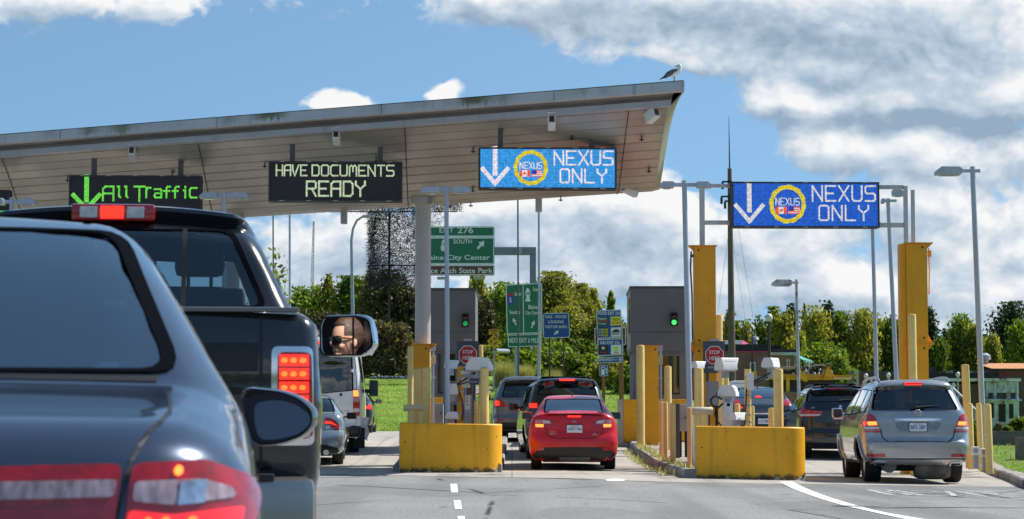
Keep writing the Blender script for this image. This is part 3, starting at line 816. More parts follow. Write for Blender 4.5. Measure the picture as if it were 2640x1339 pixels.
# soffit of long planks, each lapping the next
SOF = smooth_path([(.55, -.415), (1.2, -.68), (2.0, -1.05), (2.8, -1.43), (3.3, -1.63), (3.6, -1.70), (3.95, -1.70), (4.4, -1.52), (5.0, -1.1), (5.5, -.62)], .05)
acc = [0]
for a, b in zip(SOF[:-1], SOF[1:]): acc.append(acc[-1] + math.dist(a, b))
planks = []; pl_n = int(acc[-1] / .30)
for q in range(pl_n + 1):
    d = acc[-1] * q / pl_n; s_ = float(np.interp(d, acc, [p[0] for p in SOF])); z = float(np.interp(d, acc, [p[1] for p in SOF]))
    planks += [(s_, z - .014), (s_ + .012, z + .004)] if q else [(s_, z)]
def soffit_mat():
    m = bpy.data.materials.new('soffit_planks'); m.use_nodes = True; t = NT(m.node_tree); b = m.node_tree.nodes['Principled BSDF']
    tc = t.n('ShaderNodeTexCoord'); p = tc.outputs['Object']
    dx, dy = CD_.x, CD_.y; cr_ = LD.x * dy - LD.y * dx           # canopy coordinates: s across the planks, t along them
    sp = t.n('ShaderNodeSeparateXYZ'); t.link(p, sp.inputs[0])
    s_ = t.m('ADD', t.m('MULTIPLY', t.m('SUBTRACT', sp.outputs[0], CA.x), dy / cr_), t.m('MULTIPLY', t.m('SUBTRACT', sp.outputs[1], CA.y), -dx / cr_))
    t_ = t.m('ADD', t.m('MULTIPLY', sp.outputs[0], dx), t.m('MULTIPLY', sp.outputs[1], dy))
    pk_ = t.m('DIVIDE', s_, .29); row = t.m('FLOOR', pk_); fr = t.m('FRACT', pk_)
    cb = t.n('ShaderNodeCombineXYZ'); t.link(t.m('MULTIPLY', t_, .55), cb.inputs[0]); t.link(t.m('MULTIPLY', row, 3.7), cb.inputs[1])
    cb2 = t.n('ShaderNodeCombineXYZ'); t.link(t.m('MULTIPLY', t_, .5), cb2.inputs[0]); t.link(t.m('MULTIPLY', s_, .25), cb2.inputs[1])
    wv = t.noise(cb.outputs[0], 1.6, 3, .5); big = t.noise(cb2.outputs[0], 1.3, 4, .5)
    c = t.mix(t.ramp(big, .32, .68), (.35, .33, .29, 1), (.52, .49, .425, 1))
    c = t.mix(t.ramp(t.noise(cb.outputs[0], .7, 2), .4, .7, 0, .45), c, (.29, .27, .24, 1))
    groove = t.m('MAXIMUM', t.ramp(fr, .05, .10, 1, 0), t.ramp(fr, .95, .99, 0, 1)); c = t.mix(t.m('MULTIPLY', groove, .42), c, (.05, .042, .036, 1))
    t.put(b.inputs['Base Color'], c); b.inputs['Metallic'].default_value = .35; b.inputs['Roughness'].default_value = .38
    bp = t.n('ShaderNodeBump'); bp.inputs['Strength'].default_value = .55; bp.inputs['Distance'].default_value = .05
    t.link(t.m('SUBTRACT', t.m('ADD', wv, t.m('MULTIPLY', big, .8)), t.m('MULTIPLY', groove, .4)), bp.inputs['Height']); t.link(bp.outputs[0], b.inputs['Normal']); return m
M_SOF = soffit_mat()
canopy_strip('soffit', planks, M_SOF, [.28] + TS[2:])
canopy_strip('roof', [(0.02, .018), (3, .05), (5.6, -.45), (5.52, -.63)], M_GUT, TS)
# end cap: leans inwards from the roof edge to the soffit end
ec = MB(); k = len(SOF)
for (s_, z) in SOF: ec.v.append(tuple(cp(.28, s_, z)))
for (s_, z) in SOF: ec.v.append(tuple(cp(.0 + .16 * min(1, max(0, (s_ - .5) / 3)), s_, lerp(-.20, z + .02, min(1, max(0, (s_ - .55) / 3.0))))))
for i in range(k - 1): ec.f.append((i, i + 1, k + i + 1, k + i))
b0 = len(ec.v)
for (s_, z) in SOF: ec.v.append(tuple(cp(0, s_, float(np.interp(s_, [0, 3, 5.6], [.018, .05, -.45])))))
for i in range(k - 1): ec.f.append((k + i, k + i + 1, b0 + i + 1, b0 + i))
ec.add([cp(.28, .55, -.415), cp(0, .55, -.20), cp(0, .0, -.19), cp(.22, .40, -.41)], [(0, 1, 2, 3)])
ec.build('end_cap', mat('end_panel', (.42, .37, .26), .45, .3, var=.12, vs=1.5, streak=((.25, .22, .16), 5, .5, .75)), canopy)
def sof_z(s_): return float(np.interp(s_, [p[0] for p in SOF], [p[1] for p in SOF]))
def t_at(px, s_):
    """how far left along the canopy the soffit at depth s_ is seen in photo column px"""
    best = min(np.arange(0, TL, .02), key=lambda t: abs(col_of(cp(t, s_, sof_z(s_))) - px)); return float(best)
def col_of(p): return CX + F * p.x / (math.cos(TH) * p.y + math.sin(TH) * (p.z - HCAM))
for px in (1618, 1043, 513, 8):
    t0 = t_at(px, .7); mb = MB()
    pts = [(s_, sof_z(s_) - .022) for s_ in np.arange(.56, 4.5, .18)]
    for (s0, z0), (s1, z1) in zip(pts[:-1], pts[1:]):
        a, b, c, d = cp(t0 - .010, s0, z0), cp(t0 + .010, s0, z0), cp(t0 + .010, s1, z1), cp(t0 - .010, s1, z1); mb.quad(a, b, c, d)
    mb.build('soffit_joint', mat('joint_dark', (.06, .05, .045), .6), canopy)
# fascia joints and moss
M_MOSS_ = mat('moss', (.085, .10, .015), .95, var=.4, vs=20)
fj = MB()
for t in np.arange(2.6, TL, 3.6):
    a = cp(t, -.003, 0); b = cp(t, -.003, -.19); d = CD_ * .012
    fj.quad(a, a + d, b + d, b)
fj.build('fascia_joint', mat('joint_dark', (.06, .05, .045), .6), canopy)
# round columns that carry the canopy
M_COLM = mat('column_paint', (.50, .48, .47), .5, var=.08, vs=1.5, streak=((.34, .32, .29), 6, .54, .78), bump=.05)
for (px, Yc) in ((1090, 47.0), (596, 48.6), (60, 50.0)):
    bx = at(px, 900, Yc).x; zt = None
    ss = 3.0; tz = cp(t_at(px, ss), ss, sof_z(ss)).z
    mb = MB(); zb_ = gz(bx, Yc)
    mb.lathe([(.168, zb_), (.168, tz - .25), (.175, tz - .2), (.18, tz + .2)], (bx, Yc, 0), 'Z', 24)
    mb.build('column', M_COLM, canopy, True)
    MB().box((bx - .26, Yc - .22, tz - .22), (bx + .26, Yc + .26, tz + .5), .03).build('column_head', M_SOF, canopy)
# downlight brackets hanging at the back edge
for px in (1388, 887):
    t0 = t_at(px, 3.8); p = cp(t0, 3.85, -1.68)
    MB().box((p.x - .07, p.y - .1, p.z - .32), (p.x + .07, p.y + .1, p.z - .02), .02).build('light_box', M_FASC, canopy)
# sprinkler heads
for px, s_ in ((1219, 1.5), (1474, 1.3), (1654, 1.5), (970, 1.6), (682, 1.5), (443, 1.6), (174, 1.5), (1672, 2.6), (1219, 2.9), (1445, 3.7), (1213, 3.7), (985, 3.7)):
    p = cp(t_at(px, s_), s_, sof_z(s_))
    mb = MB(); mb.cyl(p, p - Vector((0, 0, .11)), .012, n=6); mb.cyl(p - Vector((0, 0, .075)), p - Vector((0, 0, .09)), .05, n=8)
    mb.build('sprinkler_head', mt('under'), canopy)

# ================================================================== LED SIGNS
SF = {'N': [[(0,0),(0,6),(4,0),(4,6)]], 'E': [[(4,6),(0,6),(0,0),(4,0)],[(0,3),(3,3)]], 'X': [[(0,0),(4,6)],[(0,6),(4,0)]], 'U': [[(0,6),(0,.8),(.8,0),(3.2,0),(4,.8),(4,6)]],
 'S': [[(4,6),(.6,6),(0,5.4),(0,3.6),(.6,3),(3.4,3),(4,2.4),(4,.6),(3.4,0),(0,0)]], 'O': [[(.7,0),(0,.7),(0,5.3),(.7,6),(3.3,6),(4,5.3),(4,.7),(3.3,0),(.7,0)]], 'L': [[(0,6),(0,0),(4,0)]],
 'Y': [[(0,6),(0,4.6),(2,3),(4,4.6),(4,6)],[(2,3),(2,0)]], 'H': [[(0,0),(0,6)],[(4,0),(4,6)],[(0,3),(4,3)]], 'A': [[(0,0),(0,5),(1,6),(4,6),(4,0)],[(0,3),(4,3)]], 'V': [[(0,6),(0,3.4),(1.4,0),(4,6)]],
 'D': [[(0,0),(0,6),(3,6),(4,5),(4,1),(3,0),(0,0)]], 'C': [[(4,6),(1,6),(0,5),(0,1),(1,0),(4,0)]], 'M': [[(0,0),(0,5),(1,6),(2,5),(3,6),(4,5),(4,0)],[(2,5),(2,2.5)]], 'T': [[(0,6),(4,6)],[(2,6),(2,0)]],
 'R': [[(0,0),(0,6),(3.4,6),(4,5.4),(4,3.6),(3.4,3),(0,3)],[(2.2,3),(4,0)]], 'l': [[(1,6),(2,6),(2,.8),(3,0)]], 'r': [[(0,0),(0,4)],[(0,2.8),(1.2,4),(3.4,4)]], 'a': [[(0,4),(3.4,4),(4,3.4),(4,0),(.6,0),(0,.8),(.6,2),(4,2)]],
 'f': [[(4,6),(2.4,6),(1.6,5.2),(1.6,0)],[(0,3.6),(3.4,3.6)]], 'i': [[(1,4),(2,4),(2,0)],[(2,5.6),(2,6)]], 'c': [[(4,4),(.8,4),(0,3.2),(0,.8),(.8,0),(4,0)]]}
def led_text(mb, txt, x0, x1, z0, z1, th, y, gap=1.6, wide=1.0):
    n = len(txt); unit = (x1 - x0) / (n * 4 + (n - 1) * gap); uz = (z1 - z0) / 6
    for i, ch in enumerate(txt):
        ox = x0 + i * (4 + gap) * unit
        if ch == ' ': continue
        for st in SF[ch]: mb.stroke([(ox + p[0] * unit, z0 + p[1] * uz) for p in st], th, y, y + .004)
def led_sign(label, x0, y0, x1, y1, Z, style, group, hang=None):
    """an LED board; its box in photo pixels at depth Z"""
    c = at((x0 + x1) / 2, (y0 + y1) / 2, Z); w = (x1 - x0) / F * Z; h = (y1 - y0) / F * Z
    t = thing('led_sign', label, 'sign', c, R(2.0), group)
    X = lambda u: -w / 2 + u * w
    Zz = lambda v: h / 2 - v * h
    MB().box((-w/2, .03, -h/2), (w/2, .30, h/2), .012).build('case', mt('under'), t)
    fr = MB(); e = .035
    for lo, hi in (((-w/2, -.03, h/2 - e), (w/2, .035, h/2)), ((-w/2, -.03, -h/2), (w/2, .035, -h/2 + e)), ((-w/2, -.0295, -h/2 + e), (-w/2 + e, .0345, h/2 - e)), ((w/2 - e, -.0295, -h/2 + e), (w/2, .0345, h/2 - e))): fr.box(lo, hi)
    fr.build('frame', mat('sign_frame', (.05, .05, .055), .5, .3), t)
    clip = MB()
    for k in range(5):
        u = -w/2 + w * (k + .5) / 5; clip.box((u - .05, -.034, -h/2 + .006), (u + .05, -.031, -h/2 + .02)); clip.box((u - .05, -.034, h/2 - .016), (u + .05, -.031, h/2 - .004))
    clip.build('frame_clip', mat('clip_metal', (.5, .47, .38), .5), t)
    inner = [(-w/2 + e, -h/2 + e), (w/2 - e, -h/2 + e), (w/2 - e, h/2 - e), (-w/2 + e, h/2 - e)]
    back = {'light': led_mat('led_light_blue', (.03, .31, .74), .82), 'deep': led_mat('led_deep_blue', (.010, .105, .56), .80), 'off': led_mat('led_off', (.012, .012, .014), .35)}[style if style in ('light', 'deep') else 'off']
    MB().prism(inner, .012, .03).build('panel', back, t)
    yl = .006
    if style in ('light', 'deep'):
        wh = led_mat('led_white', (.80, .70, .80), .85) if style == 'light' else led_mat('led_white_dim', (.72, .70, .72), .78)
        ar = MB(); ar.stroke([(X(.119), Zz(.03)), (X(.119), Zz(.62))], .095, yl, yl + .006)
        ar.stroke([(X(.030), Zz(.52)), (X(.119), Zz(.86)), (X(.208), Zz(.52))], .085, yl, yl + .006); ar.build('arrow', wh, t)
        ring = MB(); rx, ry = .122 * w, .415 * h; cx, cz = X(.378), Zz(.485); N = 24
        for k in range(N):
            a0, a1 = 2*math.pi*k/N, 2*math.pi*(k+1)/N; r2 = 1 + .035 * (k % 2)
            P = [(cx + rx*r2*math.cos(a0), cz + ry*r2*math.sin(a0)), (cx + rx*r2*math.cos(a1), cz + ry*r2*math.sin(a1)), (cx + rx*.79*math.cos(a1), cz + ry*.79*math.sin(a1)), (cx + rx*.79*math.cos(a0), cz + ry*.79*math.sin(a0))]
            ring.prism(P, yl - .0003 * (k % 2), yl + .006)
        ring.build('ring', led_mat('led_yellow', (.74, .58, .02), .8), t)
        lt = MB(); led_text(lt, 'NEXUS', X(.548), X(.972), Zz(.41), Zz(.085), .034, yl, 1.5); led_text(lt, 'ONLY', X(.592), X(.925), Zz(.835), Zz(.515), .034, yl, 1.6)
        led_text(lt, 'NEXUS', X(.299), X(.457), Zz(.505), Zz(.355), .017, yl - .002, 1.8); lt.build('lettering', wh, t)
        red = led_mat('led_red', (.75, .02, .03), 1.0); fx0, fx1, fz0, fz1 = X(.297), X(.372), Zz(.70), Zz(.545); fw = fx1 - fx0
        f = MB().prism([(fx0, fz0), (fx1, fz0), (fx1, fz1), (fx0, fz1)], yl - .004, yl + .006).build('flag', wh, t)
        fr_ = MB(); fr_.prism([(fx0, fz0), (fx0 + fw*.27, fz0), (fx0 + fw*.27, fz1), (fx0, fz1)], yl - .006, yl - .003); fr_.prism([(fx1 - fw*.27, fz0), (fx1, fz0), (fx1, fz1), (fx1 - fw*.27, fz1)], yl - .006, yl - .003)
        mx, mz, q = (fx0+fx1)/2, (fz0+fz1)/2, fw * .18
        fr_.prism([(mx, mz + q*1.2), (mx - q*.45, mz + q*.35), (mx - q*1.1, mz + q*.3), (mx - q*.6, mz - q*.5), (mx, mz - q*.6), (mx + q*.6, mz - q*.5), (mx + q*1.1, mz + q*.3), (mx + q*.45, mz + q*.35)], yl - .006, yl - .003); fr_.box((mx - q*.12, yl - .0055, mz - q*1.2), (mx + q*.12, yl - .003, mz - q*.5)); fr_.build('leaf_emblem', red, f)
        gx0, gx1 = X(.384), X(.460); f2 = MB().prism([(gx0, fz0), (gx1, fz0), (gx1, fz1), (gx0, fz1)], yl - .004, yl + .006).build('flag', wh, t)
        st = MB(); hh = (fz1 - fz0) / 7
        for k in (0, 2, 4, 6): st.prism([(gx0, fz0 + hh*k), (gx1, fz0 + hh*k), (gx1, fz0 + hh*(k+1)), (gx0, fz0 + hh*(k+1))], yl - .006, yl - .003)
        st.build('stripes', red, f2)
        MB().prism([(gx0, fz0 + hh*3), (gx0 + (gx1-gx0)*.48, fz0 + hh*3), (gx0 + (gx1-gx0)*.48, fz1), (gx0, fz1)], yl - .009, yl - .0065).build('canton', led_mat('led_navy', (.03, .04, .35), .8), f2)
    elif style == 'docs':
        wh = led_mat('led_pale_green', (.55, .72, .46), .72); lt = MB()
        for txt, a, b, za, zb in (('HAVE', .058, .285, .355, .095), ('DOCUMENTS', .325, .935, .355, .095), ('READY', .285, .720, .86, .50)): led_text(lt, txt, X(a), X(b), Zz(za), Zz(zb), .029 if za < .5 else .038, yl, 1.4)
        lt.build('lettering', wh, t)
    else:
        gn = led_mat('led_green', (.09, .80, .07), .75); lt = MB()
        if style == 'traffic':
            for txt, a, b, za, zb, g_ in (('A', .256, .335, .63, .28, 1), ('ll', .358, .452, .55, .28, 1.6), ('T', .492, .57, .64, .28, 1), ('r', .583, .62, .55, .19, 1), ('a', .645, .697, .55, .24, 1), ('ff', .718, .828, .55, .28, 1.8), ('i', .856, .900, .55, .28, 1), ('c', .912, .963, .55, .19, 1)):
                led_text(lt, txt, X(a), X(b), Zz(za), Zz(zb), .038, yl, g_)
            lt.build('lettering', gn, t)
            ar = MB(); ar.stroke([(X(.132), Zz(.04)), (X(.132), Zz(.62))], .1, yl, yl + .006); ar.stroke([(X(.034), Zz(.50)), (X(.132), Zz(.84)), (X(.228), Zz(.50))], .09, yl, yl + .006); ar.build('arrow', gn, t)
        else:
            led_text(lt, 'Traffic', X(.49), X(.96), Zz(.55), Zz(.28), .04, yl, 1.5); lt.build('lettering', gn, t)
    if hang:
        for hx in hang:
            zt = cp(t_at(hx, 1.3), 1.3, sof_z(1.3)).z - c.z
            lx = (hx - (x0 + x1) / 2) / F * Z
            MB().box((lx - .05, .10, h/2 - .02), (lx + .05, .22, zt + .15)).build('hanger', mat('hanger_steel', (.10, .09, .09), .5, .4), t)
    return t
GRP = 'LED lane signs of the border crossing'
led_sign('light blue LED sign with white arrow and yellow ring hanging under the canopy', 1233, 380, 1591, 489, 43.9, 'light', GRP, (1290, 1528))
led_sign('black LED sign with two lines of pale green capitals', 692, 416, 1038, 520.5, 45.0, 'docs', GRP, (752, 980))
led_sign('black LED sign with green arrow and green words All Traffic', 178, 452, 519, 556, 46.3, 'traffic', GRP, (239, 463))
led_sign('black LED sign cut by the left edge of the photo', -320, 489, 24, 592, 47.4, 'edge', GRP, (-260, -40))
led_sign('deep blue LED sign with white arrow on the steel gantry at right', 1885, 469, 2269, 588, 45.9, 'deep', GRP)

# ------------------------------------------------------------------ gantry with yellow guard columns
gb = at(2080, 980, 46.2); gb.z = gz(gb.x, gb.y)
gan = thing('sign_gantry', 'grey steel sign gantry standing on two tall yellow guard columns', 'gantry', gb)
def gp(px, py, Y=46.2): return at(px, py, Y) - gb
M_GAL = mat('gantry_steel', (.50, .50, .52), .42, .3, var=.1, vs=2, streak=((.36, .34, .33), 8, .5, .75))
for (px0, px1, pt, pb, ph) in ((1803, 1817, 478, 640, 1786), (2329, 2341, 480, 640, 2323)):
    a, b = gp(px0, pt), gp(px1, pb); MB().box((a.x, -.06, b.z - .4), (b.x, .05, a.z), .008).build('post', M_GAL, gan)
for (xa, xb, ya, yb) in ((1700+95, 1889, 475, 484), (1817, 1889, 569, 580), (2262, 2329, 478, 488), (2262, 2329, 575, 587)):
    a, b = gp(xa, ya), gp(xb, yb); MB().box((a.x, -.045, b.z), (b.x, .04, a.z), .006).build('beam', M_GAL, gan)
rs = gp(1885, 480, 46.25); re_ = gp(2269, 480, 46.25)
for py in (482, 578): 
    z = gp(2000, py).z; MB().box((rs.x, .02, z - .04), (re_.x, .10, z + .04)).build('rail', M_GAL, gan)
MB().box((gp(2344, 0).x, .06, gp(2344, 640).z), (gp(2353, 0).x, .13, gp(2344, 489).z)).build('post', M_GAL, gan)
def guard_column(parent, o, x0, x1, yt, yb_z, Y, flange, capside, nm='guard_column', flange2=True):
    """amber steel box column: body, flared cap plate and bolted splice"""
    a = at(x0, yt, Y) - o; b = at(x1, yt, Y) - o; d = .36; yl = a.y
    mb = MB(); mb.box((a.x, yl, yb_z), (b.x, yl + d, a.z - .01), .006)
    if x0 > 2000: mb.box((a.x - .12, yl + .05, yb_z), (a.x - .004, yl + d, a.z - .012), .004)
    colm = mb.build(nm, mt('amber'), parent)
    cap = MB(); hw = (b.x - a.x)
    xl, xr = (a.x - .03, b.x + .12) if capside > 0 else (a.x - .12, b.x + .03)
    cap.box((xl, yl - .04, a.z - .008), (xr, yl + d + .04, a.z + .012))
    if capside > 0: cap.prism([(b.x + .002, a.z - .008), (xr, a.z - .008), (b.x + .002, a.z - .12)], yl + .05, yl + .09)
    else: cap.prism([(a.x - .002, a.z - .008), (a.x - .002, a.z - .12), (xl, a.z - .008)], yl + .05, yl + .09)
    cap.build('cap_plate', mt('amber'), colm)
    if flange:
        z = (at(x0, flange, Y) - o).z; fl = MB()
        for dz in (-.02, .012): fl.box((a.x - ( .08 if capside < 0 else 0) - .02, yl - .05, z + dz), (b.x + .02 + (.10 if capside > 0 else 0), yl + d + .05, z + dz + .024))
        for k in (0, 1):
            sx = b.x + .002 if capside > 0 else a.x - .002; sg = 1 if capside > 0 else -1
            P = [(sx, z + .04), (sx + sg * .09, z + .04), (sx, z + .2)] if k else [(sx, z - .025), (sx + sg * .09, z - .025), (sx, z - .16)]
            fl.prism(P, yl + .06 + k * .001, yl + .1)
        fl.build('splice_flange', mt('amber'), colm)
        bo = MB()
        for q in (.2, .8):
            for dz in (-.1, .12): bo.cyl((lerp(a.x, b.x, q), yl - .012, z + dz), (lerp(a.x, b.x, q), yl + .02, z + dz), .022, n=8)
        bo.build('bolt', mt('under'), colm)
    bo = MB(); q = .78 if capside > 0 else .2
    bo.cyl((lerp(a.x, b.x, q), yl - .008, a.z - .09), (lerp(a.x, b.x, q), yl + .02, a.z - .09), .022, n=8); bo.build('bolt', mt('under'), colm)
    return colm
guard_column(gan, gb, 1790, 1845, 634, gz(3.5, 46) - gb.z + .1, 46.0, 893, -1)
guard_column(gan, gb, 2336, 2390, 627, gz(7.9, 46) - gb.z, 46.0, 886, 1)
# conduit beside the left guard column
cdm = MB(); P = [gp(1782, 648), gp(1780, 690), gp(1784, 760), gp(1786, 900)]
cdm.tube(P, .018, 6); a = gp(1783, 660); cdm.box((a.x - .03, a.y - .03, a.z - .03), (a.x + .09, a.y + .03, a.z + .03)); cdm.build('conduit', mat('hanger_steel', (.10, .09, .09), .5, .4), gan)
cdm = MB(); cdm.tube([gp(2394, 640), gp(2396, 700), gp(2395, 760)], .014, 6); a = gp(2394, 650); cdm.box((a.x - .02, a.y - .03, a.z - .1), (a.x + .05, a.y + .03, a.z + .03)); cdm.build('conduit', mt('amber'), gan)
# ================================================================== VEHICLES
def mapper(k, s, cx, cy):
    q = 1 / (k * s)
    return lambda x, y: ((x - cx) * q, (cy - y) * q)
def mp(f, pts): return [f(*p) for p in pts]
def flip(P): return [(-x, z) for x, z in P][::-1]
def spot(px, Y, dz=0.0):
    x = (px - CX) / F * Y; return (x, Y, gz(x, Y) + dz)
def ring_poly(cx, cz, rx, rz=None, n=20): rz = rz or rx; return [(cx + rx * math.cos(2 * math.pi * k / n), cz + rz * math.sin(2 * math.pi * k / n)) for k in range(n)]
def antenna(c, y, h=.045):
    p, n = c.hit(0, y, 'top')
    mb = MB(); mb.prism([(-.012, p.z - .01), (.012, p.z - .01), (.006, p.z + h), (-.006, p.z + h)], y - .03, y + .08); mb.build('roof_antenna', mt('black'), c.root)
WET = [(0, .97), (.25, .985), (.9, 1), (3.4, 1), (4.2, .97), (5, .92)]

# ---- red sedan in the middle lane
f = mapper(3.1875, 130, 632, 1160)
red = Car('red_sedan', 'bright red sedan with small boot spoiler waiting beside the yellow kerb wall', spot(1478.3, 43.7), R(-.6),
  [(.10,.19),(.03,.28),(.0,.40),(-.01,.47),(.0,.60),(.03,.68),(.07,.75),(.10,.92),(.13,1.06),(.15,1.115),(.15,1.115),(.28,1.125),(.5,1.14),(.62,1.15),(.62,1.15),(.9,1.29),(1.25,1.43),(1.6,1.485),(2.2,1.50),(2.8,1.44),(3.3,1.25),(3.75,1.03),(4.2,.92),(4.45,.75),(4.5,.5),(4.45,.25)],
  [(.18,.80),(.30,.87),(.55,.905),(.85,.885),(1.05,.83),(1.2,.735),(1.42,.60),(1.52,.56)], WET, paint('red_paint', (.60, .004, .010), .05, .3, .6), zb=.18, r=.10, rr=.14, bow=.16, crown=.04, wheels=(.85, 3.5), wr=.325, tw=.215,
  rear_win=round_poly(mp(f, [(386,686),(882,690),(862,578),(405,574)]), .05), front_win=[(-.62,1.06),(.62,1.06),(.5,1.40),(-.5,1.40)],
  side_wins=[[(1.25,1.14),(2.25,1.10),(2.25,1.41),(1.55,1.40)], [(2.33,1.10),(3.3,1.08),(2.9,1.36),(2.33,1.41)]], glass='blue')
TL_ = [(318,748),(345,740),(380,744),(440,756),(487,772),(478,790),(462,808),(400,812),(330,811),(316,790)]
for sg in (0, 1):
    P = mp(f, TL_); P = P if not sg else flip(P)
    l = red.patch('tail_light', mt('tail'), round_poly(P, .02), 'rear', .010, .02)
    Q = mp(f, [(375,749),(438,757),(448,778),(385,778)]); red.patch('clear_lens', mt('clear'), Q if not sg else flip(Q), 'rear', .014, .002, parent=l)
    Q = mp(f, [(322,784),(388,784),(386,808),(326,807)]); red.patch('brake_lamp', mt('litor'), Q if not sg else flip(Q), 'rear', .014, .002, parent=l)
    Q = mp(f, [(322,750),(372,748),(376,778),(322,780)]); red.patch('clear_lens', mat('pink_lens', (.55,.22,.22), .15, coat=1, var=.2, vs=20), Q if not sg else flip(Q), 'rear', .014, .002, parent=l)
    Q = mp(f, [(336,978),(392,976),(390,994),(342,998)]); red.patch('reflector', mat('reflector_red', (.45,.01,.02), .2, coat=1), Q if not sg else flip(Q), 'rear', .008, .002)
red.patch('rear_valance', mt('black'), mp(f, [(292,1040),(332,1000),(385,972),(650,968),(890,972),(945,1000),(986,1042),(950,1075),(900,1055),(870,1088),(400,1088),(370,1055),(320,1075)]), 'rear', .006, .01)
red.patch('exhaust_cover', mat('dull_metal', (.22,.21,.20), .5, .6), mp(f, [(515,1052),(770,1052),(760,1086),(525,1086)]), 'rear', .012, .004)
red.seam(mp(f, [(392,752),(400,800),(428,880),(470,893),(632,896),(800,893),(842,880),(880,800),(905,752)]), .014)
sp = red.patch('spoiler', paint('red_paint', (.60, .004, .010), .05, .3, .6), mp(f, [(392,712),(440,696),(632,690),(830,696),(880,712),(830,708),(632,703),(440,708)]), 'rear', .05, .03)
red.patch('spoiler_shade_strip', mt('black'), mp(f, [(415,713),(632,706),(855,713),(632,710)]), 'rear', .03, .02)  # black strip stands in for the shade under the spoiler lip
l = red.patch('brake_light', mt('tail'), mp(f, [(570,716),(708,716),(700,732),(580,732)]), 'rear', .03, .03); red.patch('brake_lamp', mt('lit'), mp(f, [(582,718),(696,718),(690,730),(588,730)]), 'rear', .034, .002, parent=l)
red.plate(*f(641,823), 'ABD 46J')
e = red.patch('emblem', mt('chrome'), ring_poly(*f(640,762), .037, .0165), 'rear', .010, .01); red.patch('emblem_face', mat('emblem_blue', (.03,.06,.22), .2, coat=1), ring_poly(*f(640,762), .032, .0125), 'rear', .012, .001, parent=e)
p_, _ = red.hit(*f(640,762), 'rear'); MB().text('Ford', f(640,762)[0], f(640,762)[1], .042, .014, p_.y - .018, .002, .01, .3).build('lettering', mat('emblem_white', (.8,.8,.8), .3), e)
for (a, b, w, h, tx) in ((466,862,66,9,'FOCUS'), (460,845,40,12,'O'), (808,870,52,7,'SPORT'), (806,860,18,7,'SE')):
    x, z = f(a, b); p_, _ = red.hit(x, z, 'rear'); MB().text(tx, x, z, w / 414, h / 414, p_.y - .006, .003).build('badge_lettering', mt('chrome'), red.root)
for sg in (-1, 1): red.mirror(sg, 3.05, f(0, 712)[1], .20, .15, .1, gap=.03, col=mt('black') if sg > 0 else paint('red_paint', (.60, .004, .010), .05, .3, .6))
antenna(red, 1.55); red.seam([(1.2,.9),(1.28,.5)], .008, 'left'); red.seam([(1.2,.9),(1.28,.5)], .008, 'right')
for sx in (-.56, .56): red.seam([(sx, 1.28), (sx, 2.6)], .03, 'top', mat('dark_roof_strip', (.05,.01,.012), .4), 'roof_strip', .004, curve=False)
MB().box((-.62, .95, 1.10), (.62, 1.0, 1.135), .01).build('parcel_shelf', mt('seat'), red.root)

# ---- silver grey SUV at right
f = mapper(2.673, 145, 655, 1065)
GLP = paint('graphite_silver', (.36, .375, .405), .5, .26)
suv = Car('silver_suv', 'silver grey SUV with chrome boot bar and roof rails stopped in the right lane', spot(2120 + 655 / 2.673, 39.2), R(-2.2),
  [(.12,.36),(.05,.42),(.02,.50),(.0,.58),(-.02,.66),(-.02,.74),(-.02,.74),(.02,.76),(.05,.80),(.06,.92),(.07,1.15),(.10,1.30),(.10,1.30),(.25,1.52),(.38,1.71),(.38,1.71),(.30,1.765),(.34,1.81),(.7,1.845),(1.6,1.865),(2.4,1.84),(3.0,1.76),(3.4,1.55),(3.9,1.22),(4.4,1.13),(4.85,1.02),(5.03,.85),(5.06,.55),(4.98,.33)],
  [(.33,.88),(.6,.955),(.8,.965),(1.0,.945),(1.28,.90),(1.74,.70),(1.86,.66)], [(0,.95),(.3,.975),(.8,1),(4,1),(4.7,.96),(5.1,.9)], GLP, zb=.36, r=.09, rr=.15, bow=.15, crown=.05, wheels=(.98, 4.06), wr=.385, tw=.29, arch=.06,
  rear_win=round_poly(mp(f, [(345,556),(940,556),(868,400),(388,396)]), .05), front_win=[(-.7,1.28),(.7,1.28),(.56,1.68),(-.56,1.68)],
  side_wins=[[(.42,1.28),(1.25,1.25),(1.3,1.68),(.75,1.66)], [(1.36,1.25),(2.35,1.23),(2.4,1.71),(1.42,1.69)], [(2.45,1.23),(3.5,1.22),(3.0,1.62),(2.5,1.70)]], cat='SUV', seats=(1.5, 2.6))
f2 = lambda x, y: f(x, y)
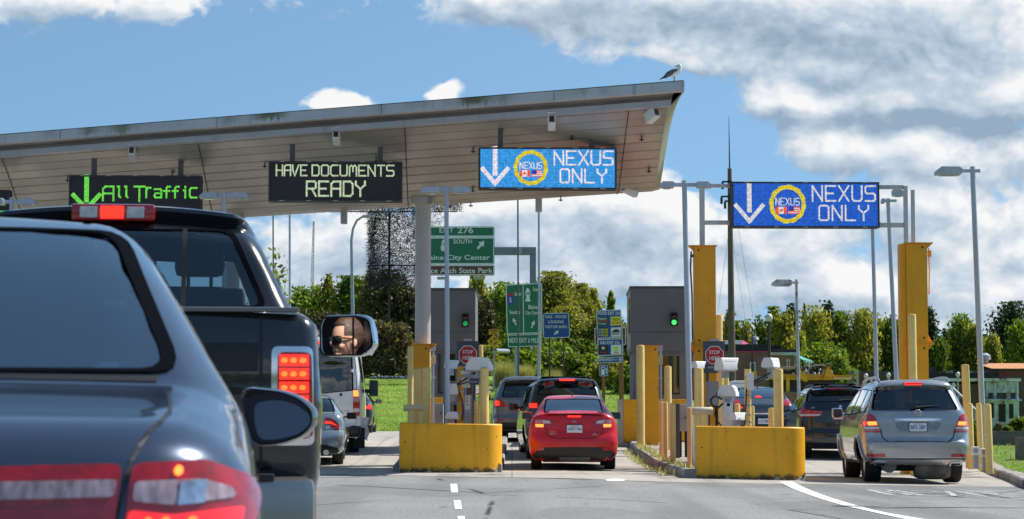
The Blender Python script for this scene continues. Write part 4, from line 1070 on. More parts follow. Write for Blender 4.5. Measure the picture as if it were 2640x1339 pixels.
for sg in (0, 1):
    fl = (lambda P: P) if not sg else flip
    l = suv.patch('tail_light', mt('tail'), fl(mp(f, [(300,712),(298,650),(306,602),(338,582),(366,602),(386,650),(402,712)])), 'rear', .012, .03)
    suv.patch('clear_lens', mt('clear'), fl(mp(f, [(303,676),(390,672),(396,690),(302,692)])), 'rear', .017, .003, parent=l)
    suv.patch('brake_lamp', mt('litor'), fl(mp(f, [(322,640),(374,638),(382,662),(326,664)])), 'rear', .018, .003, parent=l)
    suv.patch('brake_lamp', mt('lit'), fl(mp(f, [(303,640),(322,640),(326,664),(302,664)])), 'rear', .017, .003, parent=l)
    suv.patch('lens_line', mat('pink_lens', (.55,.22,.22), .15, coat=1, var=.2, vs=20), fl(mp(f, [(303,698),(399,696),(401,703),(302,705)])), 'rear', .016, .002, parent=l)
    suv.patch('reflector', mat('reflector_red', (.45,.01,.02), .2, coat=1), fl(mp(f, [(318,860),(425,857),(434,880),(314,880)])), 'rear', .008, .004)
    suv.patch('exhaust_tip', mt('chrome'), fl(mp(f, [(360,907),(372,902),(440,906),(440,932),(370,936)])), 'rear', .05, .04)
    suv.patch('exhaust_mouth', mt('under'), fl(mp(f, [(370,912),(432,912),(432,928),(372,930)])), 'rear', .056, .001)
suv.patch('rear_valance', mt('black'), mp(f, [(300,890),(1005,890),(1002,905),(970,970),(880,1000),(430,1000),(345,960),(312,905)]), 'rear', .004, .01)
suv.patch('skid_plate', mat('satin_metal', (.62,.60,.56), .32, .8, var=.08), mp(f, [(345,925),(362,897),(400,893),(655,896),(910,893),(950,897),(975,930),(970,940),(940,906),(870,912),(850,930),(760,922),(740,940),(570,940),(550,922),(455,930),(440,912),(370,906),(358,935)]), 'rear', .03, .03)
MB().lathe([(0, -.02), (.2, -.02), (.24, .1), (.24, .5), (.2, .6), (0, .6)], (.0, .45, .31), 'X', 16).build('axle_housing', mat('muddy_metal', (.16,.14,.12), .8, .2, var=.4, vs=6), suv.root, True)
for sx in (-.5, .45): MB().cyl((sx, .2, .33), (sx * .9, .75, .33), .14, .12, 12).build('muffler', mat('muddy_metal', (.16,.14,.12), .8, .2, var=.4, vs=6), suv.root, True)
MB().box((-.6, .5, .22), (.6, 4.6, .5), .05).build('drive_train', mt('under'), suv.root)
suv.seam(mp(f, [(402,690),(418,750),(440,771),(520,775),(655,776),(790,775),(870,771),(893,750),(908,690)]), .02)
suv.seam(mp(f, [(345,560),(655,563),(940,560)]), .012)
suv.patch('number_recess', mat('recess_blue', (.20,.235,.285), .35, .6, coat=1), round_poly(mp(f, [(530,705),(503,668),(500,640),(810,640),(806,668),(780,705)]), .03), 'rear', .004, .002)
suv.patch('chrome_bar', mt('chrome'), round_poly(mp(f, [(500,632),(500,618),(655,614),(808,618),(808,632),(655,634)]), .012), 'rear', .035, .03)
suv.plate(*f(655, 676), 'BP5 28P', .30, .15)
x, z = f(655, 578); p_, _ = suv.hit(x, z, 'rear')
e = MB(); e.tube([(x + .056 * math.cos(a), p_.y - .03, z + .056 * math.sin(a)) for a in np.linspace(0, 2 * math.pi, 25)], .007, 6); e = e.build('emblem', mt('chrome'), suv.root, True)
st = MB()
for k in range(3):
    a = math.pi / 2 + k * 2 * math.pi / 3; st.prism([(x + .054 * math.cos(a), z + .054 * math.sin(a)), (x + .014 * math.cos(a + 1.05), z + .014 * math.sin(a + 1.05)), (x + .014 * math.cos(a - 1.05), z + .014 * math.sin(a - 1.05))], p_.y - .036 - .001 * k, p_.y - .024)
st.build('star', mt('chrome'), e)
for tx, a, b, w, h in (('GL 350', 428, 588, 84, 16), ('BLUETEC', 878, 590, 66, 7)):
    x, z = f(a, b); p_, _ = suv.hit(x, z, 'rear'); MB().text(tx, x, z, w / 387.6, h / 387.6, p_.y - .008, .004, .01).build('badge_lettering', mt('chrome'), suv.root)
l = suv.patch('brake_light', mt('tail'), mp(f, [(570,370),(705,370),(702,385),(574,385)]), 'rear', .010, .01); suv.patch('brake_lamp', mt('lit'), mp(f, [(576,372),(699,372),(697,383),(580,383)]), 'rear', .014, .002, parent=l)
wp = MB(); p_, _ = suv.hit(*f(640, 540), 'rear'); q_, _ = suv.hit(*f(800, 527), 'rear'); wp.tube([p_ + Vector((0, -.03, 0)), q_ + Vector((0, -.03, 0))], [.016, .008], 6); wp.cyl(p_ + Vector((0, .01, 0)), p_ + Vector((0, -.04, 0)), .025, n=8); wp.build('rear_wiper', mt('black'), suv.root)
for sg in (-1, 1):
    pts = []
    for y in np.linspace(.55, 2.9, 14): p_, n_ = suv.hit(sg * .60, y, 'top'); pts.append(p_ + Vector((sg * .02, 0, .075 * min(1, 4 * math.sin(math.pi * (y - .5) / 2.45)))))
    rb = MB().tube(pts, .024, 8)
    for y in (.62, 1.7, 2.8): p_, n_ = suv.hit(sg * .60, y, 'top'); rb.cyl(p_ - Vector((0, 0, .02)), p_ + Vector((sg * .02, 0, .07)), .022, n=8)
    rb.build('roof_rail', mat('rail_silver', (.5,.52,.55), .3, .9), suv.root, True)
    suv.mirror(sg, 3.45, 1.26, .19, .19, .12, col=mat('rail_silver', (.5,.52,.55), .3, .9), gap=.06, glassm=mat('dark_mirror', (.08,.05,.05), .1))
    ax = 'left' if sg < 0 else 'right'
    for q in ([(1.33,1.25),(1.33,.9),(1.45,.75),(1.5,.5)], [(2.4,1.22),(2.4,.5)], [(3.5,1.2),(3.55,.6)]): suv.seam(q, .008, ax)
    suv.seam([(1.4,.52),(3.6,.52)], .05, ax, mt('chrome'), 'side_trim', .008, curve=False)
    for wy in suv.wheels:
        pts = []
        for a in np.linspace(-.2, math.pi + .2, 17):
            y, z = wy + .455 * math.cos(a), .385 + .455 * math.sin(a); p_, n_ = suv.hit(y, z, ax); pts.append(p_ + n_ * .012)
        MB().tube(pts, .028, 8).build('arch_flare', GLP, suv.root, True)

# ---- generic backs used on the cars farther along
def tail_pair(c, f, poly, lit=None, off=.012, m='tail', litm='lit'):
    for sg in (0, 1):
        P = mp(f, poly) if f else poly; P = flip(P) if sg else P
        l = c.patch('tail_light', mt(m), P, 'rear', off, .03)
        if lit:
            Q = mp(f, lit) if f else lit; Q = flip(Q) if sg else Q; c.patch('brake_lamp', mt(litm), Q, 'rear', off + .005, .003, parent=l)
def roof_rails(c, x, y0, y1, h=.05, m=None):
    for sg in (-1, 1):
        pts = []
        for y in np.linspace(y0, y1, 12):
            p_, n_ = c.hit(sg * x, y, 'top'); pts.append(p_ + Vector((0, 0, h * min(1, 4 * math.sin(math.pi * (y - y0 + .02) / (y1 - y0 + .04))))))
        MB().tube(pts, .018, 6).build('roof_rail', m or mt('black'), c.root, True)
def suv_top(H, rake=.38, L=4.9, lip=1.15):
    return [(.12,.30),(.03,.40),(.0,.52),(.0,.64),(.0,.64),(.05,.68),(.07,.9),(.09,lip),(.09,lip),(.22,lip+.22),(rake,H-.13),(rake,H-.13),(rake-.13,H-.085),(rake-.1,H-.045),(.75,H-.01),(1.7,H),(2.5,H-.03),(3.05,H-.14),(3.5,H-.38),(3.9,lip-.05),(4.4,lip-.12),(L-.15,lip-.28),(L,.75),(L,.5),(L-.08,.3)]
def suv_w(H, w=.95, belt=1.12, roof=.66): return [(.3,w*.93),(.6,w),(.85,w),(belt,w*.96),(H-.12,roof+.06),(H,roof)]
SW_ = lambda b, H: [[(.45,b),(1.2,b-.02),(1.25,H-.18),(.8,H-.2)], [(1.3,b-.02),(2.2,b-.03),(2.25,H-.14),(1.35,H-.17)], [(2.3,b-.03),(3.3,b-.04),(2.85,H-.22),(2.35,H-.14)]]

# ---- black SUV ahead of the red sedan
s_ = 115.2; f = mapper(3.1875, s_, 588, 1087); BLK = paint('black_paint', (.010, .011, .014), .2, .25)
bsv = Car('black_crossover', 'glossy black SUV with raised sunroof right in front of the red sedan', spot(1280 + 588 / 3.1875, 49.5), R(3.2), suv_top(1.84, .42, 5.0, 1.20), suv_w(1.84, .95, 1.15, .68), WET, BLK, zb=.28, wheels=(.95, 3.85), wr=.38, tw=.25, bow=.16, crown=.05,
  rear_win=round_poly(mp(f, [(345,545),(838,545),(815,432),(375,432)]), .05), front_win=[(-.7,1.2),(.7,1.2),(.56,1.64),(-.56,1.64)], side_wins=SW_(1.22, 1.82), cat='SUV')
tail_pair(bsv, f, [(268,660),(270,625),(300,606),(345,614),(360,640),(340,664)], [(280,655),(282,622),(335,622),(338,655)])
l = bsv.patch('brake_light', mt('tail'), mp(f, [(520,420),(656,420),(654,436),(523,436)]), 'rear', .010, .01); bsv.patch('brake_lamp', mt('lit'), mp(f, [(524,422),(652,422),(650,434),(527,434)]), 'rear', .015, .002, parent=l)
MB().box((-.52, 1.0, 1.845), (.52, 1.75, 1.875), .01, Matrix.Rotation(R(-3), 3, 'X')).build('sunroof_panel', mt('black'), bsv.root)
antenna(bsv, .75, .06); bsv.plate(0, .85, 'CK7 41L')
for sg in (-1, 1): bsv.mirror(sg, 3.3, 1.22, .2, .17, .12, col=mt('black'), gap=.05)
# ---- grey SUV further left
s_ = 98.; f = mapper(3.1875, s_, 255, 895); GRYP = paint('grey_paint', (.17, .18, .195), .5, .3)
gsv = Car('grey_crossover', 'dark grey SUV with black roof rails waiting by the grass bank', spot(1280 + 255 / 3.1875, 58.0), R(1.5), suv_top(1.72, .40, 4.7, 1.15), suv_w(1.72, .93, 1.1, .64), WET, GRYP, zb=.26, wheels=(.9, 3.65), wr=.36, tw=.24, rear_win=round_poly([(-.68,1.17),(.68,1.17),(.58,1.54),(-.58,1.54)], .05),
  front_win=[(-.66,1.15),(.66,1.15),(.54,1.54),(-.54,1.54)], side_wins=SW_(1.16, 1.70), cat='SUV')
tail_pair(gsv, None, [(-.90,.98),(-.80,1.13),(-.70,1.1),(-.5,.98),(-.56,.92),(-.86,.92)], [(-.84,.96),(-.84,1.08),(-.74,1.08),(-.72,.96)])
gsv.plate(0, .84, 'HX4 90T'); roof_rails(gsv, .56, .6, 2.8)
for sg in (-1, 1): gsv.mirror(sg, 3.1, 1.18, .2, .15, .12, col=mt('black'))
gsv.patch('rear_valance', mt('black'), [(-.86,.34),(.86,.34),(.84,.52),(-.84,.52)], 'rear', .006, .01)
for sg in (0, 1): Q = [(-.8,.56),(-.62,.56),(-.62,.6),(-.8,.61)]; gsv.patch('reflector', mt('tail'), flip(Q) if sg else Q, 'rear', .006, .003)
# ---- black SUV with the pink number plate
s_ = 109.; f = mapper(5.028, s_, 1431, 1168); NVY = paint('blue_black_paint', (.006, .007, .014), .15, .22)
bmw = Car('dark_suv', 'blue black SUV with pink edged number plate left of the silver SUV', spot(1880 + 1431 / 5.028, 52.3), R(-2.6), suv_top(1.77, .42, 4.9, 1.20), suv_w(1.77, .97, 1.15, .68), WET, NVY, zb=.28, wheels=(.95, 3.88), wr=.38, tw=.27, bow=.15, crown=.05,
  rear_win=round_poly(mp(f, [(1000,412),(1862,412),(1800,200),(1065,200)]), .05), front_win=[(-.7,1.2),(.7,1.2),(.56,1.6),(-.56,1.6)], side_wins=SW_(1.20, 1.75), cat='SUV')
tail_pair(bmw, f, [(900,605),(902,520),(930,462),(975,470),(1005,520),(1100,528),(1210,538),(1185,590),(1100,608)], None)
for sg in (0, 1):
    Q = mp(f, [(910,575),(1180,575),(1170,592),(910,597)]); bmw.patch('light_bar', mt('clear'), flip(Q) if sg else Q, 'rear', .017, .003)
    Q = mp(f, [(985,880),(1065,885),(1060,897),(990,894)]); bmw.patch('reflector', mt('tail'), flip(Q) if sg else Q, 'rear', .008, .003)
    Q = mp(f, [(1000,930),(1060,935),(1080,965),(1060,1010),(1000,1010)]); bmw.patch('exhaust_mouth', mt('under'), flip(Q) if sg else Q, 'rear', .01, .01)
bmw.plate(0, f(0, 594)[1], 'BBX5415', .30, .15, 'pink', False)
e = bmw.patch('emblem', mt('chrome'), ring_poly(*f(1437, 478), .045), 'rear', .012, .01); bmw.patch('emblem_face', mat('emblem_dark', (.02,.02,.03), .2), ring_poly(*f(1437, 478), .038), 'rear', .014, .001, parent=e)
x, z = f(1437, 478); 
for k in (0, 2):
    a0 = k * math.pi / 2; bmw.patch('emblem_quarter', mat('emblem_white', (.8,.8,.8), .3), [(x, z)] + [(x + .026 * math.cos(a), z + .026 * math.sin(a)) for a in np.linspace(a0, a0 + math.pi / 2, 6)], 'rear', .016, .001, parent=e)
    a0 += math.pi / 2; bmw.patch('emblem_quarter', mat('emblem_lightblue', (.05,.25,.6), .3), [(x, z)] + [(x + .026 * math.cos(a), z + .026 * math.sin(a)) for a in np.linspace(a0, a0 + math.pi / 2, 6)], 'rear', .016, .001, parent=e)
x, z = f(1085, 488); p_, _ = bmw.hit(x, z, 'rear'); MB().text('X5', x, z, .10, .03, p_.y - .008, .004, .01).build('badge_lettering', mt('chrome'), bmw.root)
l = bmw.patch('brake_light', mt('tail'), mp(f, [(1280,178),(1520,178),(1518,190),(1285,190)]), 'rear', .012, .01)
p_, _ = bmw.hit(*f(1425, 395), 'rear'); q_, _ = bmw.hit(*f(1640, 375), 'rear'); MB().tube([p_ + Vector((0, -.03, 0)), q_ + Vector((0, -.03, 0))], [.02, .01], 6).build('rear_wiper', mt('black'), bmw.root)
roof_rails(bmw, .60, .55, 2.9); antenna(bmw, .75, .06)
MB().box((-.5, 1.2, 1.775), (.5, 2.0, 1.80), .01, Matrix.Rotation(R(-4), 3, 'X')).build('sunroof_panel', mt('black'), bmw.root)
for sg in (-1, 1): bmw.mirror(sg, 3.35, 1.22, .2, .17, .12, col=NVY)
for q in ([(1.25,1.18),(1.28,.8),(1.45,.5)], [(2.26,1.17),(2.26,.5)]): bmw.seam(q, .008, 'left')
bmw.seam(mp(f, [(1000,620),(1010,800),(1050,850),(1431,860),(1800,850),(1850,800),(1860,620)]), .012)
# ---- slate hatchback behind the camera posts
s_ = 91.; f = mapper(5.028, s_, 435, 900)
hon = Car('slate_hatchback', 'slate blue sloping hatchback seen between the camera posts of the right island', spot(1880 + 435 / 5.028, 62.0), R(0),
  [(.10,.26),(.02,.38),(.0,.5),(.0,.66),(.05,.72),(.08,.92),(.12,1.06),(.12,1.06),(.35,1.20),(.8,1.40),(1.3,1.53),(1.9,1.58),(2.5,1.55),(3.1,1.38),(3.7,1.1),(4.3,.98),(4.8,.8),(4.95,.5),(4.9,.28)],
  [(.26,.86),(.55,.93),(.9,.92),(1.1,.86),(1.5,.64),(1.6,.6)], WET, paint('slate_paint', (.085, .105, .13), .5, .3), zb=.26, wheels=(.95, 3.7), wr=.34, tw=.23, rear_win=round_poly(mp(f, [(110,330),(765,335),(700,195),(190,190)]), .06), front_win=[(-.66,1.15),(.66,1.15),(.52,1.45),(-.52,1.45)],
  side_wins=[[(1.1,1.15),(2.2,1.12),(2.2,1.48),(1.5,1.45)], [(2.3,1.12),(3.5,1.1),(2.9,1.42),(2.3,1.48)]], glass='blue')
tail_pair(hon, f, [(62,400),(66,352),(130,345),(160,400),(185,455),(160,472),(75,420)], [(140,430),(180,455),(160,470),(135,455)])
x, z = f(435, 400); p_, _ = hon.hit(x, z, 'rear')
MB().stroke([(x - .04, z - .045), (x - .05, z + .045)], .016, p_.y - .02, p_.y).stroke([(x + .04, z - .045), (x + .05, z + .045)], .016, p_.y - .02, p_.y).stroke([(x - .04, z), (x + .04, z)], .014, p_.y - .021, p_.y).build('emblem', mt('chrome'), hon.root)
l = hon.patch('brake_light', mt('lit'), mp(f, [(350,318),(400,304),(440,318),(400,326)]), 'rear', .012, .005)
hon.plate(*f(435, 628), 'CL7 4R8'); hon.patch('chrome_trim', mt('chrome'), mp(f, [(330,525),(560,525),(560,540),(330,540)]), 'rear', .012, .01)
hon.patch('rear_valance', mt('black'), mp(f, [(100,700),(770,700),(760,560),(340,575),(330,680),(110,680)]), 'rear', .006, .01); antenna(hon, 1.45)
for sg in (-1, 1): hon.mirror(sg, 3.2, 1.15, .2, .14, .1)
# ---- silver blue sedan left
s_ = 122.6; f = mapper(4.508, s_, -95, 1215)
vol = Car('silver_sedan', 'pale silver blue sedan whose tail shows beside the black pickup', spot(800 - 95 / 4.508, 46.5), R(3.5),
  [(.12,.24),(.03,.36),(.0,.48),(-.01,.62),(.02,.70),(.08,.80),(.10,.98),(.13,1.07),(.13,1.07),(.5,1.10),(.62,1.12),(.62,1.12),(.95,1.30),(1.3,1.43),(1.7,1.50),(2.3,1.51),(2.9,1.42),(3.7,1.05),(4.2,.94),(4.55,.75),(4.62,.5),(4.55,.26)],
  [(.22,.83),(.32,.89),(.6,.935),(.85,.915),(1.05,.86),(1.2,.76),(1.45,.60),(1.52,.57)], WET, paint('ice_blue_paint', (.36, .44, .49), .6, .28), zb=.22, wheels=(.9, 3.65), wr=.33, tw=.23, bow=.18, rear_win=round_poly([(-.7,1.13),(.7,1.13),(.57,1.42),(-.57,1.42)], .05),
  front_win=[(-.62,1.06),(.62,1.06),(.5,1.40),(-.5,1.40)], side_wins=[[(1.2,1.14),(2.25,1.10),(2.25,1.42),(1.55,1.41)], [(2.33,1.10),(3.3,1.08),(2.9,1.36),(2.33,1.42)]])
VT = [(340,795),(300,796),(200,760),(165,745),(165,690),(185,655),(230,660),(290,690),(330,740)]
for sg in (1, 0):
    P = mp(f, VT); P = P if sg else flip(P)
    l = vol.patch('tail_light', mt('tail'), P, 'rear', .012, .03)
    Q = mp(f, [(170,730),(175,700),(240,705),(300,740),(310,755),(240,728)]); vol.patch('brake_lamp', mt('lit'), Q if sg else flip(Q), 'rear', .018, .003, parent=l)
    Q = mp(f, [(175,745),(235,752),(230,785),(180,790)]); vol.patch('clear_lens', mt('clear'), Q if sg else flip(Q), 'rear', .016, .003, parent=l)
    x, z = f(190, 1062); x = x if sg else -x
    MB().lathe([(.055, -.05), (.06, -.05), (.06, .1), (.05, .1), (.05, -.045)], (x, .06, z), 'Y', 14).build('exhaust_tip', mt('chrome'), vol.root, True)
vol.patch('rear_valance', mt('black'), [(-.8,.25),(.8,.25),(.76,.36),(.5,.44),(-.5,.44),(-.76,.36)], 'rear', .006, .01)
for sg in (-1, 1): vol.mirror(sg, 3.1, f(0, 625)[1] - .02, .21, .15, .1, gap=.05)
p_ = vol.hit(.62, 1.0, 'top')[0]; MB().cyl((.66, .55, 1.08), (.665, .50, 1.42), .006, .004, 5).build('aerial', mt('black'), vol.root)
vol.seam([(.1,.75),(1.2,.82),(3.6,.85)], .01, 'right'); vol.plate(0, .86, 'AK1 73W')
# ---- white van
VW = paint('van_silver', (.78, .79, .82), .1, .35, .6)
s_ = 109.6; f = mapper(4.508, s_, 110, 1105)
van = Car('silver_van', 'tall silver passenger van with louvred roof unit ahead of the silver blue sedan', spot(800 + 110 / 4.508, 52.0), R(2.6),
  [(.10,.36),(.02,.44),(-.04,.5),(-.04,.62),(-.04,.62),(.02,.64),(.03,1.2),(.06,2.0),(.10,2.5),(.2,2.72),(.5,2.82),(2,2.84),(4.2,2.82),(4.9,2.7),(5.4,2.1),(5.75,1.5),(6.3,1.3),(6.6,1.1),(6.7,.7),(6.6,.35)],
  [(.36,.93),(.7,.985),(1.2,.99),(1.8,.955),(2.5,.86),(2.84,.80)], [(0,.985),(.3,1),(5,1),(6,.95),(6.7,.86)], VW, zb=.36, r=.13, rr=.10, bow=.05, crown=.04, wheels=(1.35, 5.3), wr=.36, tw=.24,
  rear_win=round_poly([(-.80,1.50),(0,1.42),(.80,1.50),(.76,2.45),(-.76,2.45)], .06), front_win=[(-.8,1.6),(.8,1.6),(.7,2.3),(-.7,2.3)], side_wins=[[(.5,1.55),(1.9,1.5),(1.9,2.35),(.5,2.35)], [(2.0,1.5),(3.5,1.5),(3.5,2.35),(2.0,2.35)], [(4.3,1.5),(5.3,1.5),(4.9,2.2),(4.3,2.3)]], cat='van', seats=(1.5, 3.0))
for sg in (1, 0):
    fl = (lambda P: P) if sg else flip
    l = van.patch('tail_light', mt('tail'), fl(mp(f, [(500,655),(498,350),(556,345),(575,500),(572,655)])), 'rear', .012, .03)
    van.patch('brake_lamp', mt('litor'), fl(mp(f, [(503,430),(501,362),(550,358),(560,430)])), 'rear', .018, .003, parent=l)
    van.patch('clear_lens', mat('pink_lens', (.55,.22,.22), .15, coat=1, var=.2, vs=20), fl(mp(f, [(503,495),(503,440),(560,440),(566,495)])), 'rear', .018, .003, parent=l)
    van.patch('clear_lens', mt('clear'), fl(mp(f, [(503,608),(503,570),(568,570),(568,608)])), 'rear', .018, .003, parent=l)
    van.patch('lamp_base', mt('clear'), fl(mp(f, [(503,695),(502,660),(562,660),(560,695)])), 'rear', .010, .01)
    van.patch('reflector', mat('reflector_red', (.45,.01,.02), .2, coat=1), fl(mp(f, [(432,838),(432,805),(530,802),(518,838)])), 'rear', .01, .004)
    hx = mp(f, [(478,115),(525,115),(525,150),(478,150)]); van.patch('door_hinge', mt('chrome'), fl(hx), 'rear', .03, .02)
    x, z = f(560, 985); x = x if sg else -x
    MB().box((x - .14, .86, .14), (x + .14, .89, .62), .01).build('mud_flap', mt('rubber'), van.root)
van.patch('rear_bumper', mt('black'), [(-.95,.42),(.95,.42),(.97,.66),(.80,.68),(.62,.62),(-.62,.62),(-.80,.68),(-.97,.66)], 'rear', .012, .02)
van.patch('door_split', mt('black'), [(-.008,.66),(.008,.66),(.008,2.5),(-.008,2.5)], 'rear', .007, .002)
for sx in (-.86, .86): van.seam([(sx, .72), (sx * 1.01, 1.5), (sx * .95, 2.4)], .012)
van.patch('handle_boss', mt('black'), ring_poly(*f(358, 412), .035), 'rear', .02, .02)
for sx in (-.6,): van.patch('brake_light', mt('lit'), [(-.25,2.60),(.25,2.60),(.25,2.65),(-.25,2.65)], 'rear', .012, .01)
van.patch('brake_light', mt('lit'), [(.46,2.60),(.74,2.60),(.74,2.645),(.46,2.645)], 'rear', .012, .01)
for (tx, x, z, w) in (('SPRINTER', .52, 1.02, .36),): p_, _ = van.hit(x, z, 'rear'); MB().text(tx, x, z, w, .05, p_.y - .006, .003).build('badge_lettering', mt('chrome'), van.root)
for sg in (-1, 1): van.mirror(sg, 5.2, 1.62, .22, .42, .14, gap=.12)
ac = MB().box((-.72, .35, 2.80), (.72, 1.9, 3.08), .08).build('roof_unit', mat('white_metal', (.74, .74, .73), .4), van.root, True)
lv = MB()
for r_ in range(3):
    for k in range(22): lv.box((-.6 + k * .055 + .027 * (r_ % 2), .343, 2.90 + r_ * .05), (-.57 + k * .055 + .027 * (r_ % 2), .352, 2.925 + r_ * .05))
o_ = lv.build('louvre', mt('under'), ac); o_['kind'] = 'stuff'
# loose plastic cover flapping at the wheel of the van
bag = MB(); rng = random.Random(3)
for i in range(7):
    for j in range(5): bag.v.append((.93 + .05 * j + .03 * math.sin(i * 1.7 + j), .95 + .03 * math.sin(i * 2.1 + j * 1.3), .40 + .47 * i / 6 - .1 * (j / 4) * (1 - i / 6) + rng.uniform(-.02, .02)))
for i in range(6):
    for j in range(4): bag.f.append((i*5+j, i*5+j+1, (i+1)*5+j+1, (i+1)*5+j))
bag.build('plastic_flap', mat('white_plastic', (.75,.77,.8), .4), van.root, True)
# ---- black car beyond the van
s_ = 75.; 
far = Car('black_sedan', 'small black car beyond the van at the edge of the grass', spot(892, 74.0), R(.8),
  [(.10,.22),(.02,.34),(.0,.5),(.02,.68),(.08,.9),(.11,1.0),(.11,1.0),(.5,1.03),(.62,1.05),(.95,1.26),(1.3,1.4),(1.7,1.46),(2.3,1.46),(2.9,1.38),(3.7,1.0),(4.2,.9),(4.5,.7),(4.55,.5),(4.5,.24)],
  [(.22,.83),(.32,.88),(.6,.91),(.85,.90),(1.0,.84),(1.4,.6),(1.48,.56)], WET, BLK, zb=.22, wheels=(.9, 3.6), wr=.32, tw=.22, rear_win=round_poly([(-.66,1.07),(.66,1.07),(.55,1.38),(-.55,1.38)], .05), front_win=[(-.6,1.02),(.6,1.02),(.5,1.36),(-.5,1.36)],
  side_wins=[[(1.2,1.08),(2.25,1.05),(2.25,1.37),(1.5,1.36)], [(2.33,1.05),(3.3,1.03),(2.9,1.31),(2.33,1.37)]])
tail_pair(far, None, [(.56,.78),(.86,.76),(.88,.94),(.6,.93)], [(.62,.82),(.82,.80),(.83,.92),(.64,.9)])
far.plate(0, .8, 'DB2 55K')
for sg in (-1, 1): far.mirror(sg, 3.1, 1.08, .2, .14, .1)

# ---- black pickup
PKB = paint('pickup_black', (.012, .013, .016), .25, .22)
TY = 9.2; TRX = -.79 - 1.0
pk = Car('black_pickup', 'large black pickup truck with lit red tail lamp and wide towing mirror', (TRX, TY, 0), R(6.6),
  [(.10,.72),(.02,.80),(.0,.95),(.0,1.38),(.02,1.46),(.05,1.50),(.05,1.50),(.3,1.525),(1.0,1.53),(1.88,1.535),(1.88,1.535),(1.93,1.56),(2.02,1.68),(2.22,2.04),(2.30,2.08),(2.30,2.08),(2.26,2.125),(2.5,2.15),(3.2,2.16),(3.9,2.09),(4.4,1.8),(4.85,1.5),(5.4,1.42),(5.8,1.32),(5.95,1.1),(5.95,.7),(5.85,.55)],
  [(.55,.95),(.8,1.0),(1.1,1.01),(1.45,.985),(1.58,.925),(2.08,.70),(2.17,.67)], [(0,.985),(.3,1),(5,1),(5.8,.93),(6,.88)], PKB, zb=.60, r=.09, rr=.06, bow=.03, crown=.05, wheels=(1.25, 4.9), wr=.43, tw=.33, arch=.09, wo=.05,
  rear_win=round_poly([(-.78,1.60),(.78,1.60),(.60,2.02),(-.60,2.02)], .06), front_win=[(-.75,1.55),(.75,1.55),(.62,1.98),(-.62,1.98)], side_wins=[[(2.35,1.50),(2.62,1.46),(2.62,2.0),(2.5,1.99)]], open_wins=[[(2.72,1.42),(4.05,1.36),(3.75,2.0),(2.72,2.02)]], cat='pickup truck', seats=(2.5,), floorz=.85, glass='clear', step=.05)
g_ = -TRX - .79
for sg in (1, -1):
    fl = (lambda P: P) if sg > 0 else flip
    hz = pk.patch('lamp_housing', mt('chrome'), fl(round_poly([(.785,1.345),(.955,1.345),(.965,.93),(.785,.93)], .03)), 'rear', .006, .02)
    l = pk.patch('tail_light', mt('tail'), fl(round_poly([(.81,1.32),(.945,1.32),(.955,.96),(.81,.96)], .03)), 'rear', .018, .02)
    for r_ in range(5):
        for c_ in range(3): pk.patch('lamp_diode', mat('diode', (.6, .05, .02), .2, emit=(1, .13, .02), es=1.55), fl(ring_poly(.838 + c_ * .038, 1.285 - r_ * .056, .014, .011, 10)), 'rear', .024, .002, parent=l)
        pk.patch('brake_lamp', mt('lit'), fl([(.818, 1.262 - r_ * .056), (.937, 1.262 - r_ * .056), (.937, 1.308 - r_ * .056), (.818, 1.308 - r_ * .056)]), 'rear', .021, .002, parent=l)
    pk.patch('clear_lens', mt('clear'), fl([(.815,.965),(.945,.965),(.945,1.005),(.815,1.005)]), 'rear', .021, .002, parent=l)
pk.seam([(-.74,1.50),(-.745,.84)], .014); pk.seam([(.74,1.50),(.745,.84)], .014); pk.seam([(-.74,.84),(.74,.84)], .014)
MB().box((-.90, .03, 1.492), (.90, .10, 1.512), .008).build('tailgate_cap', mat('rail_cap', (.16,.165,.17), .35), pk.root, True)
pk.patch('tailgate_band', mat('dark_trim', (.006,.006,.007), .3), [(-.73,1.36),(.73,1.36),(.73,1.24),(-.73,1.24)], 'rear', .0035, .001)
ha = MB().box((-.16, -.03, 1.18), (.16, .01, 1.28), .015).build('tailgate_handle', mt('chrome'), pk.root, True)
bp = MB(); bp.box((-.97, -.20, .36), (.97, .06, .80), .05); bp.build('rear_bumper', mat('dull_chrome', (.36,.345,.33), .24, .85, var=.12, vs=4), pk.root, True)
MB().box((-.80, -.215, .79), (.80, -.02, .815), .008).build('bumper_step', mt('black'), pk.root)
MB().box((-.06, -.28, .5), (.06, .1, .6), .01).build('tow_hitch', mt('under'), pk.root)
hb = MB().box((-.235, 2.20, 2.06), (.195, 2.33, 2.15), .02).build('brake_light', mt('tail'), pk.root, True)
MB().box((-.085, 2.194, 2.072), (.035, 2.21, 2.138), .006).build('brake_lamp', mt('lit'), hb)
for sx in (-.145, .095): MB().box((sx - .045, 2.195, 2.075), (sx + .045, 2.21, 2.135), .006).build('cargo_lamp', mt('clear'), hb)
for a in (-.35, .35): pk.patch('window_rib', mt('black'), [(a - .012,1.60),(a + .012,1.60),(a + .012,2.02),(a - .012,2.02)], 'rear', .006, .003)
for sx in (-.55, .55): pk.seam([(sx, 2.45), (sx, 3.7)], .03, 'top', mt('black'), 'roof_strip', .004, curve=False)
for q in ([(2.15,1.5),(2.15,.75)], [(3.3,1.5),(3.3,.7)], [(4.35,1.5),(4.35,.7)]): pk.seam(q, .012, 'right')
pk.seam([(1.95,1.5),(1.95,.75)], .02, 'right')
BR = MB().box((.78, 2.42, 1.06), (.82, 2.47, 1.52)).build('seat_belt', mt('seat'), pk.root)

